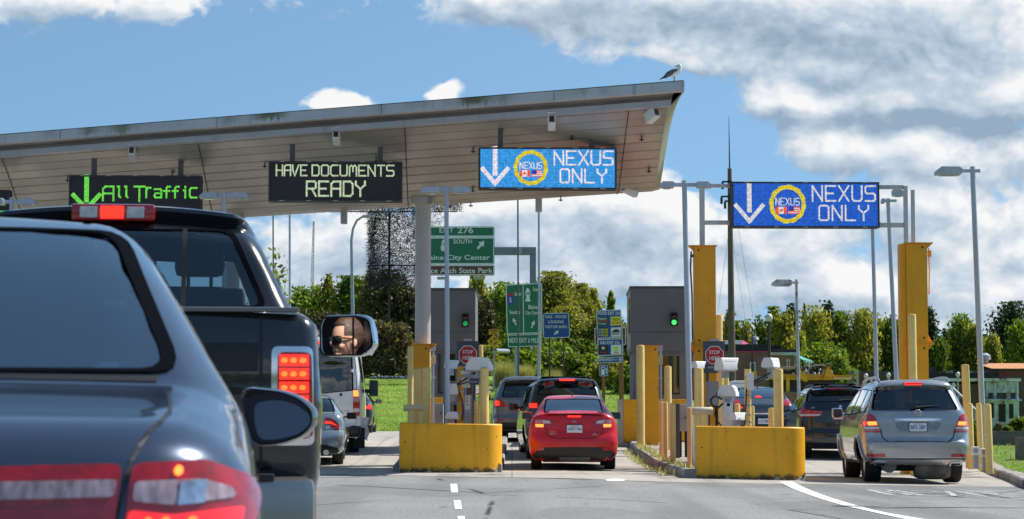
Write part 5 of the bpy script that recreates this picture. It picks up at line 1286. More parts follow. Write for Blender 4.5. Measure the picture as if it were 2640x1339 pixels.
# ---- near dark blue sedan
NBL = paint('midnight_paint', (.045, .062, .105), .6, .24)
SY = 3.80; SXR = -.413 - .925
ns = Car('blue_sedan', 'dark metallic blue sedan filling the lower left corner very close by', (SXR, SY, 0), R(7.6),
  [(.12,.26),(.03,.38),(.0,.5),(-.01,.62),(.01,.74),(.035,.86),(.055,.95),(.09,1.00),(.14,1.03),(.3,1.065),(.5,1.095),(.62,1.115),(.68,1.13),(.68,1.13),(.95,1.30),(1.2,1.43),(1.40,1.505),(1.40,1.505),(1.6,1.545),(2.0,1.56),(2.5,1.55),(3.0,1.47),(3.5,1.25),(3.9,1.06),(4.4,.95),(4.75,.8),(4.86,.6),(4.8,.27)],
  [(.24,.82),(.34,.88),(.6,.93),(.85,.925),(.98,.905),(1.06,.885),(1.15,.835),(1.3,.755),(1.5,.65),(1.57,.62)], WET, NBL, zb=.24, r=.10, rr=.17, bow=.17, crown=.035, wheels=(1.0, 3.85), wr=.34, tw=.23,
  rear_win=round_poly([(-.755,1.14),(.755,1.14),(.60,1.495),(-.60,1.495)], .06), front_win=[(-.66,1.08),(.66,1.08),(.54,1.42),(-.54,1.42)], side_wins=[[(1.35,1.16),(2.35,1.12),(2.35,1.41),(1.7,1.41)], [(2.43,1.12),(3.5,1.10),(3.05,1.36),(2.43,1.41)]], step=.04, seats=(1.55, 2.5), glass='blue')
for sg in (1, -1):
    fl = (lambda P: P) if sg > 0 else flip
    # lamp on the boot lid and lamp on the wing, red over clear over red
    for nm, P, C_, B_ in (('boot_lamp', [(.30,.955),(.655,.962),(.635,.80),(.36,.80)], [(.31,.930),(.646,.934),(.641,.905),(.33,.900)], [(.34,.885),(.636,.888),(.630,.81),(.37,.81)]),
                          ('tail_light', [(.672,.962),(.80,.968),(.885,.935),(.905,.90),(.88,.82),(.80,.80),(.652,.80)], [(.676,.930),(.79,.934),(.845,.918),(.852,.900),(.74,.889),(.672,.897)], [(.665,.882),(.74,.872),(.868,.884),(.855,.825),(.79,.808),(.66,.808)])):
        l = ns.patch(nm, mat('deep_lens', (.30, .003, .006), .08, coat=1, var=.35, vs=25), fl(round_poly(P, .02)), 'rear', .010, .02, step=.02)
        c_ = ns.patch('clear_lens', mat('ribbed_lens', (.33,.25,.29), .10, coat=1, var=.6, vs=45, stretch=(1,1,.25), grime=((.30,.02,.03), 16, .56, .66)), fl(round_poly(C_, .010)), 'rear', .014, .003, parent=l, step=.02)
        ns.patch('brake_lamp', mat('glow_lens', (.50, .006, .010), .1, coat=1, emit=(1, .02, .02), es=.55 if nm == 'tail_light' else .10) if nm == 'tail_light' else mat('deep_lower_lens', (.24, .003, .010), .1, coat=1, var=.2, vs=20), fl(round_poly(B_, .012)), 'rear', .015, .003, parent=l, step=.02)
        if nm == 'tail_light':
            ns.patch('inner_reflector', mat('lens_chrome', (.55,.55,.6), .15, .9, var=.4, vs=30), fl([(.755,.928),(.80,.932),(.795,.892),(.75,.888)]), 'rear', .0165, .002, parent=l, step=.02)
            ns.patch('bulb', mt('litor'), fl(ring_poly(.752, .948, .007)), 'rear', .016, .002, parent=l, step=.01)
            for q in (.70, .73, .775): ns.patch('bulb', mat('diode', (.6, .05, .02), .2, emit=(1, .13, .02), es=1.55), fl(ring_poly(q, .862, .006)), 'rear', .0185, .002, parent=l, step=.01)
ns.seam([(.725,1.10),(.735,1.06),(.70,1.02),(.672,.97),(.655,.90),(.63,.80),(.58,.72)], .008); ns.seam([(-.725,1.10),(-.735,1.06),(-.70,1.02),(-.672,.97),(-.655,.90),(-.63,.80),(-.58,.72)], .008)
ns.seam([(-.70,1.128),(0,1.135),(.70,1.128)], .012); ns.plate(0, .88, 'FH6 18D')
for sx in (-.50, .50): ns.seam([(sx, 1.62), (sx, 2.8)], .02, 'top', mt('black'), 'roof_strip', .003, curve=False)
ns.mirror(-1, 3.15, 1.03, .235, .165, .14, col=mat('mirror_shell', (.012,.013,.016), .2, coat=1), gap=.02)
for q in ([(1.35,1.1),(1.4,.85),(1.6,.5)], [(2.4,1.1),(2.4,.45)]): ns.seam(q, .008, 'right')
ns.seam([(.2,.93),(1.3,.93),(3.8,.97)], .008, 'right', NBL, 'shoulder_line', .006)
MB().box((-.66, .95, 1.08), (.66, 1.35, 1.12), .01).build('parcel_shelf', mt('seat'), ns.root)
for sx in (-.3, .3): ns.patch('boot_handle', mt('chrome'), [(sx*1.0-.1,.965),(sx+.1,.965),(sx+.1,.975),(sx-.1,.975)], 'rear', .012, .008)
# ================================================================== PICKUP'S TOWING MIRROR AND ITS PASSENGER
mc = at(890, 866, 13.0)                                    # centre of the mirror glass
head = Vector((-1.40, 12.28, mc.z + .015))
inv = pk.root.matrix_basis.inverted()
nrm = ((Vector((0, 0, HCAM)) - mc).normalized() + (head - mc).normalized()).normalized()
def mir_frame():
    z = nrm; x = Vector((0, 0, 1)).cross(z).normalized(); x = -x if x.x < 0 else x
    y = z.cross(x)
    if y.z < 0: y = -y
    return x, y, z
mx_, my_, mz_ = mir_frame()
def mloc(a, b, c): return inv @ (mc + mx_ * a + my_ * b + mz_ * c)
mm = MB(); out_ = round_poly([(-.158,-.122),(.11,-.122),(.185,-.07),(.155,.10),(.09,.125),(-.14,.12),(-.165,.06)], .05, 5); n_ = len(out_)
for sc_, d in ((.93, .012), (1.0, .004), (1.02, -.04), (.9, -.11), (.55, -.145)):
    for a, b in out_: mm.v.append(mloc(a * sc_ + .008, b * sc_, d))
for q in range(4):
    for i in range(n_): mm.f.append((q*n_+i, q*n_+(i+1)%n_, (q+1)*n_+(i+1)%n_, (q+1)*n_+i))
mm.f += [tuple(range(4*n_, 5*n_))]
mo = mm.build('towing_mirror', mt('chrome'), pk.root, True)
mg = MB(); P = round_poly([(-.145,-.108),(.105,-.108),(.125,-.04),(.112,.085),(.07,.108),(-.128,.105),(-.148,.06)], .04, 5); mg.v = [mloc(a, b, .006) for a, b in P]; mg.f = [tuple(range(len(P)))]
mg.build('mirror_glass', mat('mirror_clean', (.86, .86, .86), .0, 1.0), mo, False, rec=False)
bz = MB(); k = len(P); bz.v = [mloc(a, b, .0075) for a, b in P] + [mloc(a * 1.09 + .006, b * 1.09, .013) for a, b in P]; bz.f = [(i, (i+1)%k, k+(i+1)%k, k+i) for i in range(k)]; bz.build('bezel', mt('black'), mo, False, rec=False)
ch = MB(); P2 = [(.128,-.11),(.165,-.055),(.158,.03),(.138,.09),(.118,.085),(.13,-.04)]; k = len(P2)
ch.v = [mloc(a, b, .014) for a, b in P2] + [mloc(a * 1.07, b * 1.05, -.09) for a, b in P2]; ch.f = [tuple(range(k))] + [(i, (i+1)%k, k+(i+1)%k, k+i) for i in range(k)]; ch.build('chrome_shell', mt('chrome'), mo, True)
dv = MB(); dv.v = [mloc(a, b, .0085) for a, b in ((.045,-.108),(.056,-.108),(.056,.106),(.045,.106))]; dv.f = [(0,1,2,3)]; dv.build('mirror_divider', mt('black'), mo, False, rec=False)
arm = MB(); c0 = inv @ (mc + mx_ * -.1 - mz_ * .07)
for dz in (-.085, .055): arm.box((.86, c0.y - .02, c0.z + dz - .018), (c0.x + .05, c0.y + .05, c0.z + dz + .018), .01)
arm.box((.80, c0.y - .05, c0.z - .14), (.90, c0.y + .1, c0.z + .1), .02); arm.build('mirror_arm', mt('black'), mo)

# door mirror of the near sedan: drop shaped shell with its glass turned a little down and in
nm = at(716, 1073, 6.95); ninv = ns.root.matrix_basis.inverted()
nz = ((Vector((0, 0, HCAM)) - nm).normalized() + Vector((-.36, -.92, -.06)).normalized()).normalized(); nx = Vector((0, 0, 1)).cross(nz).normalized(); nx = -nx if nx.x < 0 else nx
ny = nz.cross(nx); ny = -ny if ny.z < 0 else ny
def nloc(a, b, c): return ninv @ (nm + nx * a + ny * b + nz * c)
ppm = F / 6.95
def nshape(P): return [((560 + x / 1.557 - 716) / ppm, (1073 - (500 + y / 1.557)) / ppm) for x, y in P]
NO = round_poly(nshape([(88,800),(120,776),(260,790),(340,820),(392,868),(394,925),(350,975),(260,1006),(168,1014),(128,985),(104,900)]), .03, 4)
NG = round_poly(nshape([(146,838),(250,826),(330,850),(378,890),(376,925),(335,962),(250,985),(172,988),(150,930)]), .03, 4)
nmb = MB(); n_ = len(NO); ctr = Vector((sum(p[0] for p in NO) / n_, sum(p[1] for p in NO) / n_))
for q, d in ((.90, .002), (.97, .012), (1.0, .0), (1.02, -.04), (.92, -.10), (.6, -.14)):
    for a, b in NO: nmb.v.append(nloc(ctr.x + (a - ctr.x) * q, ctr.y + (b - ctr.y) * q, d))
for q in range(5):
    for i in range(n_): nmb.f.append((q*n_+i, q*n_+(i+1)%n_, (q+1)*n_+(i+1)%n_, (q+1)*n_+i))
nmb.f += [tuple(range(5*n_, 6*n_)), tuple(range(n_))]
nmo = nmb.build('mirror', mat('mirror_shell', (.012,.013,.016), .2, coat=1), ns.root, True)
ng = MB(); ng.v = [nloc(a, b, .0045) for a, b in NG]; ng.f = [tuple(range(len(NG)))]; ng.build('mirror_glass', mat('mirror_tint', (.36, .40, .44), .02, 1.0), nmo, False, rec=False)
q0 = nloc(-.10, -.05, -.06); MB().box((q0.x - .12, q0.y - .04, q0.z - .03), (q0.x + .04, q0.y + .04, q0.z + .03), .012).build('mirror_foot', mt('black'), nmo)

def skin_body(joints, edges, rad, sub=2):
    me = bpy.data.meshes.new('sk'); me.from_pydata(joints, edges, []); o = bpy.data.objects.new('sk', me); COL.objects.link(o)
    m = o.modifiers.new('s', 'SKIN'); m.use_smooth_shade = True
    for i, v in enumerate(me.skin_vertices[0].data): v.radius = (rad[i], rad[i] * (1 if i not in (0, 1, 2) else .72)); v.use_root = (i == 0)
    o.modifiers.new('u', 'SUBSURF').levels = sub
    dg = bpy.context.evaluated_depsgraph_get(); dg.update()
    r = bpy.data.meshes.new_from_object(o.evaluated_get(dg)); vs = [tuple(v.co) for v in r.vertices]; fs = [tuple(p.vertices) for p in r.polygons]
    bpy.data.objects.remove(o); bpy.data.meshes.remove(r); bpy.data.meshes.remove(me); return vs, fs
def remesh(mb, vox, sm=4):
    me = bpy.data.meshes.new('rm'); me.from_pydata(mb.v, [], mb.f); o = bpy.data.objects.new('rm', me); COL.objects.link(o)
    m = o.modifiers.new('r', 'REMESH'); m.mode = 'VOXEL'; m.voxel_size = vox; m.use_smooth_shade = True
    s_ = o.modifiers.new('s', 'SMOOTH'); s_.iterations = sm; s_.factor = .5
    dg = bpy.context.evaluated_depsgraph_get(); dg.update()
    r = bpy.data.meshes.new_from_object(o.evaluated_get(dg)); bpy.data.objects.remove(o); bpy.data.meshes.remove(me); return r
def uvs(c, rx, ry, rz, n=20, m=14, fn=None):
    vs = []; fs = []
    for j in range(m + 1):
        th = math.pi * j / m
        for i in range(n):
            ph = 2 * math.pi * i / n; p = Vector((rx * math.sin(th) * math.cos(ph), ry * math.sin(th) * math.sin(ph), rz * math.cos(th)))
            if fn: p = fn(p)
            vs.append(Vector(c) + p)
    for j in range(m):
        for i in range(n): fs.append((j*n+i, j*n+(i+1)%n, (j+1)*n+(i+1)%n, (j+1)*n+i))
    return vs, fs
# local frame of the passenger: head at the origin of the head, face looking to -x (towards the driver) and a little forward (+y)
pz = head.z; seat_z = pz - .78
per = thing('person', 'woman with dark sunglasses and pulled back brown hair seen in the pickup mirror', 'person', (head.x, head.y - .05, seat_z))
A = Matrix.Rotation(R(30), 3, 'Z')                          # face direction: +y turned to -x
hd = Vector((0, .05, .78))
def H_(p): return hd + Vector((.015, 0, -.03)) + A @ (Vector(p) * 1.03)
body = MB()
J = [(0,0,0),(0,-.01,.25),(0,-.01,.46),(0,0,.58),(0,.03,.70),(-.19,0,.50),(-.24,.10,.24),(-.20,.32,.14),(.19,0,.50),(.235,.18,.36),(.215,.44,.34),(.10,.05,.0),(.12,.46,.04),(.12,.66,-.10),(-.10,.05,.0),(-.12,.46,.04),(-.12,.66,-.10),(.11,.76,-.08),(-.13,.76,-.08),(.20,.55,.335),(-.17,.42,.13)]
E_ = [(0,1),(1,2),(2,3),(3,4),(2,5),(5,6),(6,7),(2,8),(8,9),(9,10),(0,11),(11,12),(12,13),(0,14),(14,15),(15,16),(13,17),(16,18),(10,19),(7,20)]
RD = [.15,.15,.155,.062,.055,.07,.048,.034,.07,.05,.036,.09,.075,.05,.09,.075,.05,.045,.045,.03,.028]
body.add(*skin_body(J, E_, RD))
def headfn(p):
    q = p.copy()
    if q.z < -.02: q.x *= 1 - .22 * min(1, (-q.z - .02) / .09); q.y *= 1 - .05 * min(1, (-q.z) / .1)
    if q.y > 0 and q.z < 0: q.y *= 1.03
    return q
body.add(*[[H_(v) for v in x] if i == 0 else x for i, x in enumerate(uvs((0, 0, .02), .074, .095, .118, 28, 20, headfn))])
body.add(*[[H_(v) for v in x] if i == 0 else x for i, x in enumerate(uvs((0, .096, -.018), .013, .022, .022))])          # nose
body.add(*[[H_(v) for v in x] if i == 0 else x for i, x in enumerate(uvs((0, .085, .0), .010, .014, .035))])
body.add(*[[H_(v) for v in x] if i == 0 else x for i, x in enumerate(uvs((0, .078, -.062), .026, .016, .012))])         # mouth
body.add(*[[H_(v) for v in x] if i == 0 else x for i, x in enumerate(uvs((0, .065, -.092), .028, .022, .022))])         # chin
for sx in (-1, 1):
    body.add(*[[H_(v) for v in x] if i == 0 else x for i, x in enumerate(uvs((sx * .075, -.01, -.012), .010, .020, .032))])  # ears
    body.add(*[[H_(v) for v in x] if i == 0 else x for i, x in enumerate(uvs((sx * .036, .062, -.034), .022, .016, .020))])   # cheeks
# right hand: palm and five fingers resting on the door sill
hp = Vector((.215, .47, .34)); pv = uvs(tuple(hp + Vector((-.0, .035, 0))), .038, .048, .016); body.add(*pv)
for k, (dx, ln) in enumerate(((-.028, .062), (-.010, .072), (.009, .068), (.027, .054))):
    a = hp + Vector((dx, .075, .002)); b = a + Vector((dx * .12, ln * .5, .006)); c = b + Vector((.0, ln * .38, -.018)); body.tube([a, b, c], [.0095, .009, .0075], 8)
body.tube([hp + Vector((-.034, .02, 0)), hp + Vector((-.06, .05, .004)), hp + Vector((-.066, .085, -.004))], [.0115, .0105, .0085], 8)
hp = Vector((-.19, .36, .13)); body.add(*uvs(tuple(hp), .036, .046, .018))
for k, (dx, ln) in enumerate(((-.028, .06), (-.010, .07), (.009, .066), (.027, .052))):
    a = hp + Vector((dx, .035, .002)); b = a + Vector((0, ln * .5, .002)); c = b + Vector((.0, ln * .4, -.02)); body.tube([a, b, c], [.0095, .009, .0075], 8)
body.tube([hp + Vector((.034, .0, 0)), hp + Vector((.056, .03, .004)), hp + Vector((.06, .06, -.004))], [.0115, .0105, .0085], 8)
sk = remesh(body, .0058, 3)
link_mesh('body', sk, mat('skin', (.80, .45, .30), .5, var=.06, vs=30, spec=.4), per, 'all')
hair = MB()
def hairfn(p):
    q = p.copy()
    return q
hv, hf = uvs((0, -.006, .036), .083, .106, .114, 32, 22, hairfn)
hf = [f for f in hf if not (lambda c: (c.y > .050 and c.z < .092) or (c.y > .0 and c.z < .028 and abs(c.x) > .03))(sum((Vector(hv[i]) for i in f), Vector()) / len(f)) and not (lambda c: c.z < -.05)(sum((Vector(hv[i]) for i in f), Vector()) / len(f))]
hair.add([H_(v) for v in hv], hf)
hair.add(*[[H_(v) for v in x] if i == 0 else x for i, x in enumerate(uvs((0, -.125, .02), .042, .04, .045))])
link = hair.build('hair', mat('brown_hair', (.10, .052, .030), .42, var=.45, vs=12, stretch=(1, .12, 1), bump=.5, bs=40), per, 'all')
sh = MB(); 
for (v_, f_) in (skin_body([(0,.0,-.02),(0,-.01,.25),(0,-.01,.47),(-.19,0,.505),(-.215,.05,.37),(.19,0,.505),(.23,.09,.44)], [(0,1),(1,2),(2,3),(3,4),(2,5),(5,6)], [.165,.165,.17,.082,.068,.082,.066]),): sh.add(v_, f_)
sh.build('top', mat('dark_top', (.03, .03, .04), .8), per, 'all')
gl_ = MB()
for sx in (-1, 1):
    P = round_poly([(sx*.008,-.022),(sx*.008,.018),(sx*.070,.022),(sx*.076,-.010),(sx*.052,-.040),(sx*.02,-.036)], .012, 3)
    gl_.v += []; o_ = len(gl_.v)
    for y in (.104, .096):
        for (x, z) in P: gl_.v.append(tuple(H_((x, y + .008 - x * x * 5.2, z + .006))))
    k = len(P); gl_.f += [tuple(o_ + i for i in range(k)), tuple(o_ + k + i for i in range(k - 1, -1, -1))] + [(o_ + i, o_ + (i+1) % k, o_ + k + (i+1) % k, o_ + k + i) for i in range(k)]
gl_ = gl_.build('sunglasses', mat('sunglass_lens', (.012, .008, .008), .08, coat=1), per)
tmp = MB()
for sx in (-1, 1): tmp.tube([H_((sx*.064, .093, .016)), H_((sx*.079, .04, .012)), H_((sx*.080, -.02, .010)), H_((sx*.076, -.04, -.01))], [.006, .005, .004, .004], 6)
tmp.tube([H_((-.012, .106, .014)), H_((.012, .106, .014))], .004, 6); tmp.build('frame', mat('tortoise_frame', (.16, .06, .02), .25, var=.6, vs=60), gl_)

# ================================================================== ISLAND FURNITURE
def pb(x0, y0, x1, y1, Y):
    a = at(x0, y1, Y); b = at(x1, y0, Y); return a.x, b.x, a.z, b.z
def bollard(label, pxc, w, py, Y, group, zb=None, m=None, cap=True, px_bot=None):
    p = at(pxc, py, Y); bx = p.x if px_bot is None else at(px_bot, 1150, Y).x
    z0 = isl_z(bx, Y) - .03 if zb is None else zb; r = w / 2 / F * Y; h = p.z - z0
    t = thing('bollard', label, 'bollard', (bx, Y, z0), 0, group); dx = p.x - bx
    mb = MB(); n = 16; prof = [(r, 0), (r, h - .035), (r * .97, h - .02)]
    for rr, z in prof:
        for k in range(n): a = 2 * math.pi * k / n; mb.v.append((rr * math.cos(a) + dx * z / h, rr * math.sin(a), z))
    for i in range(2):
        for k in range(n): mb.f.append((i*n+k, i*n+(k+1)%n, (i+1)*n+(k+1)%n, (i+1)*n+k))
    mb.build('pipe', m or mt('pale'), t, True)
    MB().lathe([(r * .97, h - .021), (r * .9, h - .008), (r * .5, h), (0, h + .002)], (dx, 0, 0), 'Z', n).build('cap', mat('cap_paint', (.62, .42, .12), .6, var=.2, vs=12), t, True)
    return t
GB = 'yellow pipe bollards on the booth islands'
for a in (
  ('pale yellow bollard in front of the left amber column', 1076, 19, 950, 44.6, GB), ('bollard with bright yellow smears beside the left island gate pipe', 1099.5, 21, 947, 44.0, GB),
  ('thick pale bollard at the right end of the left kerb wall', 1249, 22, 948, 43.4, GB), ('tall bollard behind the left stop sign panel', 1240, 11, 890, 55.0, GB),
  ('short bollard with cap ring left of the thick bollard', 1227, 11, 1031, 44.2, GB), ('short plain bollard touching the thick bollard', 1236, 9, 1042, 43.9, GB),
  ('small bollard behind the left gate pipe', 1073, 13, 1030, 45.6, GB),
  ('very tall pale bollard before the amber column of the right island', 1651, 21, 890, 53.6, GB), ('middle height bollard right of the amber column of the right island', 1721.5, 19, 944, 52.4, GB),
  ('left one of the three waist high bollards by the right island kerb', 1705, 12, 1036, 47.2, GB), ('second waist high bollard, touching the left one, by the right island kerb', 1715.5, 12.5, 1037, 46.6, GB), ('third waist high bollard standing apart near the kerb', 1734.5, 15, 1040, 46.0, GB),
  ('thick bright bollard above the right gate pipe', 1802, 22.5, 949, 42.6, GB), ('bollard with cable bands under the large white camera', 1859, 13, 948, 44.0, GB), ('plain bollard right beside the banded one under the large camera', 1872, 13.5, 948, 43.5, GB),
  ('low bollard behind the white sensor of the right island', 1900.5, 15, 1041, 45.2, GB), ('low thin bollard behind the cable banded post', 1940, 10, 1047, 45.6, GB), ('low bollard left of the tallest bollard at the right wall end', 1988, 15, 1052, 42.4, GB),
  ('scuffed thick bollard at the right end of the right kerb wall', 2006, 25, 951, 41.8, GB), ('pale bollard standing against the right side of the left gantry column', 1854, 17, 812, 46.9, GB)): bollard(*a)
b_ = bollard('peach coloured post against the left end of the right kerb wall', 1777, 12, 1051, 40.9, GB, m=mat('peach_paint', (.66, .36, .14), .55, var=.12, vs=3, streak=((.5, .3, .2), 7, .5, .75)))
GR = 'bollards along the right kerb'
vz = lambda x, y: gz(x, y) + .12
for lb, pxc, w, py, Y, pb_ in (('tall bollard behind the silver SUV at the right kerb', 2488, 20, 940, 47.5, 2499), ('middle bollard hugging the tall one at the right kerb', 2499, 17, 1040, 47.0, 2504), ('left one of two waist high bollards on the grass verge', 2523, 15, 1040, 46.4, 2529), ('right one of two waist high bollards on the grass verge', 2545, 20, 1042, 44.8, 2551)):
    p = at(pb_, 1100, Y); bollard(lb, pxc, w, py, Y, GR, vz(p.x, Y) - .05, px_bot=pb_)
bollard('pale bollard standing before the right gantry column', 2351, 21, 810, 45.2, GR, gz(8.1, 45), px_bot=2358)

# amber columns of the booth islands (short ones)
def amber_post(label, x0, x1, yt, Y, gr):
    o = at((x0 + x1) / 2, 1100, Y); o.z = isl_z(o.x, Y) - .02
    t = thing('guard_column', label, 'column', o, 0, gr); guard_column(t, o, x0, x1, yt, 0, Y, None, 1, 'steel_box'); return t
amber_post('amber steel guard column round the base of the canopy column', 1064, 1108, 888, 46.6, 'amber guard columns')
amber_post('wide amber guard column at the left edge of the right island', 1661, 1697, 892, 54.6, 'amber guard columns')
pale = at(1058, 890, 48.6); bollard('square edged pale post left of the amber column at left', 1058.5, 15, 892, 46.3, GB)

# kerb walls (amber barriers with one rounded end)
def wall_mat():
    m = bpy.data.materials.new('barrier_paint'); m.use_nodes = True; t = NT(m.node_tree); b = m.node_tree.nodes['Principled BSDF']
    p = t.n('ShaderNodeTexCoord').outputs['Object']; sz = t.n('ShaderNodeSeparateXYZ'); t.link(p, sz.inputs[0])
    c = t.mix(t.ramp(t.noise(p, 1.6, 6, .65), .3, .7), (.78, .36, .004, 1), (.90, .44, .007, 1))
    st = t.ramp(t.noise(t.vm('MULTIPLY', p, (6, 6, .5)), 1, 5, .6), .52, .74); c = t.mix(t.m('MULTIPLY', st, .4), c, (.33, .18, .03, 1))
    chip = t.ramp(t.noise(t.vm('MULTIPLY', p, (1, 1, 1.4)), 15, 2, .5), .69, .715); c = t.mix(chip, c, (.05, .035, .01, 1))
    splash = t.ramp(t.m('ADD', t.m('MULTIPLY', sz.outputs[2], -3.2), t.noise(p, 7, 5, .7)), .02, .34); c = t.mix(t.m('MULTIPLY', splash, .92), c, (.022, .018, .012, 1))
    flake = t.ramp(t.m('ADD', t.m('MULTIPLY', sz.outputs[2], -2.2), t.noise(t.vm('ADD', p, (9, 3, 1)), 5, 3, .6)), .42, .46); c = t.mix(flake, c, (.45, .42, .36, 1))
    t.put(b.inputs['Base Color'], c); b.inputs['Roughness'].default_value = .55
    bp = t.n('ShaderNodeBump'); bp.inputs['Strength'].default_value = .25; bp.inputs['Distance'].default_value = .02; t.link(t.noise(p, 22, 5, .6), bp.inputs['Height']); t.link(bp.outputs[0], b.inputs['Normal']); return m
M_WALL = wall_mat()
def kerb_wall(label, x0, x1, ytop, Y, back, rz):
    a = at(x0, ytop, Y); b = at(x1, ytop + 5, Y); zg = gz((a.x + b.x) / 2, Y) - .03
    t = thing('kerb_wall', label, 'barrier', (a.x, Y, zg), rz, 'amber nose walls of the booth islands')
    w = b.x - a.x; h = a.z - zg; th = .22; r = .42
    outer = [(0, 0)] + [(x, 0) for x in np.linspace(.3, w - r, 5)] + [(w - r + r * math.sin(k * math.pi / 16), r - r * math.cos(k * math.pi / 16)) for k in range(1, 9)] + [(w, y) for y in np.linspace(r + .3, back, 4)]
    inner = [(0, th)] + [(x, th) for x in np.linspace(.3, w - r, 5)] + [(w - r + (r - th) * math.sin(k * math.pi / 16), r - (r - th) * math.cos(k * math.pi / 16)) for k in range(1, 9)] + [(w - th, y) for y in np.linspace(r + .3, back, 4)]
    n = len(outer); mb = MB(); hz = lambda x: h - .03 * x / w
    zs = [0, .05] ; e = .02
    rows = [[(x, y, 0) for x, y in outer], [(x, y, hz(x) - e) for x, y in outer], [(lerp(x, ix, .09), lerp(y, iy, .09), hz(x)) for (x, y), (ix, iy) in zip(outer, inner)], [(lerp(x, ix, .91), lerp(y, iy, .91), hz(x)) for (x, y), (ix, iy) in zip(outer, inner)], [(ix, iy, hz(ix) - e) for ix, iy in inner], [(ix, iy, 0) for ix, iy in inner]]
    for r_ in rows: mb.v += r_
    for j in range(5):
        for i in range(n - 1): mb.f.append((j*n+i, j*n+i+1, (j+1)*n+i+1, (j+1)*n+i))
    for i0 in (0, n - 1): mb.f.append(tuple(j * n + i0 for j in range(6)))
    mb.build('wall', M_WALL, t, 30)
    MB().box((-.012, .004, .0), (-.001, th - .004, h - .025)).build('end_face', mat('bare_concrete', (.46, .43, .41), .9, var=.15, vs=5, bump=.3), t)
    return t
kerb_wall('amber concrete nose wall of the left island below the smeared bollards', 1031, 1293, 1090, 42.0, 2.2, 0)
kerb_wall('amber concrete nose wall of the right island with bare concrete end', 1795, 2081, 1098, 39.9, 2.4, R(-1))
# low amber wall boxes at the right booth
def low_wall(label, x0, x1, yt, Y, dep):
    a = at(x0, yt, Y); b = at(x1, yt, Y); z0 = isl_z(a.x, Y) - .1
    t = thing('low_wall', label, 'wall', ((a.x + b.x) / 2, Y, z0)); w = (b.x - a.x) / 2
    MB().box((-w, 0, 0), (w, dep, a.z - z0), .02).build('wall', M_WALL, t)
    MB().box((-w - .14, .02, 0), (-w - .002, dep, a.z - z0 - .004)).build('end_face', mat('bare_concrete', (.46, .43, .41), .9, var=.15, vs=5, bump=.3), t); return t
low_wall('low amber wall behind the very tall bollard beside the right booth', 1607, 1769, 1030, 56.5, .3)
low_wall('amber wall strip between the booth posts of the left island', 1107, 1144, 1026, 52.0, .3)

# gate pipes: horizontal capsule on short legs
def gate_pipe(label, x0, x1, yc, dia, Y, legs, tone, grp):
    c = at((x0 + x1) / 2, yc, Y); z0 = isl_z(c.x, Y) - .05; hw = (x1 - x0) / 2 / F * Y; r = dia / 2 / F * Y
    t = thing('gate_pipe', label, 'gate arm', (c.x, Y, z0), 0, grp); zc = c.z - z0
    MB().lathe([(r * .8, -hw), (r, -hw + .02), (r, hw - .02), (r * .8, hw)], (0, 0, zc), 'X', 18).build('pipe', tone, t, True)
    for lx, lw in legs:
        x = (lx - (x0 + x1) / 2) / F * Y; MB().cyl((x, .02, 0), (x, .02, zc - r * .8), lw / 2 / F * Y, n=14).build('leg', mt('pale'), t, True)
    return t
gate_pipe('cream capsule shaped gate pipe on the left island', 1040, 1091, 1052, 17, 43.6, ((1060, 18), (1083, 12)), mat('cream_paint', (.70, .55, .30), .5, var=.08), 'gate pipes')
gate_pipe('grey topped capsule gate pipe on the right island', 1780, 1837, 1060, 21, 41.6, ((1792, 9), (1816, 20)), mat('cream_grey_paint', (.55, .48, .36), .5, var=.15, vs=4), 'gate pipes')

# camera housings
def cam_housing(label, x0, y0, x1, y1, Y, yaw, roll=0, hooded=True, post=None, grp='white camera housings on the islands', bulge=0):
    """white weather housing seen in a photo box; yaw turns its glass front"""
    c = at((x0 + x1) / 2, (y0 + y1) / 2, Y); w = (x1 - x0) / F * Y; h = (y1 - y0) / F * Y
    t = thing('camera_housing', label, 'camera', c, yaw, grp)
    cw = abs(math.cos(yaw)); sw = abs(math.sin(yaw)); ln = .62 * w / sw if sw > .5 else .40
    bw = max(.085, (w - ln * sw) / (2 * max(.4, cw))); hh = h * .5
    prof = [(-bw, -hh * .8), (-bw * .96, -hh * .1), (-bw * .62, hh * .88), (-bw * .5, hh), (bw * .5, hh), (bw * .62, hh * .88), (bw * .96, -hh * .1), (bw, -hh * .8)]
    inn = [(x * .93, z - .012) for x, z in prof]
    mb = MB(); n = len(prof); y0_, y1_ = -ln / 2, ln / 2 + .03
    for P, y in ((prof, y0_), (prof, y1_), (inn, y1_), (inn, y0_ + .02)):
        for k, (x, z) in enumerate(P): mb.v.append((x, y + (.07 if (y > 0 and z > 0) else 0), z))
    for j in range(3):
        for i in range(n - 1): mb.f.append((j*n+i, j*n+i+1, (j+1)*n+i+1, (j+1)*n+i))
    mb.f.append(tuple(range(n)))
    mb.build('hood', mt('white'), t, 25)
    MB().box((-bw * .78, y0_ + .03, -hh * 1.0), (bw * .78, ln / 2, hh * .6), .015).build('housing', mat('camera_grey', (.50, .51, .53), .4), t)
    MB().box((-bw * .6, ln / 2 - .01, -hh * .8), (bw * .6, ln / 2 + .012, hh * .45), .01).build('window', mat('camera_glass', (.05, .035, .03), .08, coat=1), t)
    MB().box((-.05, -.06, -hh - .13), (.05, .06, -hh * .9), .01).build('bracket', mt('steel'), t)
    if post: pass
    return t
LI, RI = 44.2, 42.4
cam_housing('large white winged camera housing over the left island', 1200, 922, 1271, 958, 43.6, R(-8))
cam_housing('small white camera on the light pole of the left island', 1146, 929, 1176, 952, 44.6, R(-50))
cam_housing('boxy white camera at chest height on the left island', 1153, 990, 1181, 1020, 43.8, R(10))
cam_housing('low white sensor head just above the left kerb wall', 1148, 1062, 1182, 1082, 43.0, R(-5), grp='low white sensors')
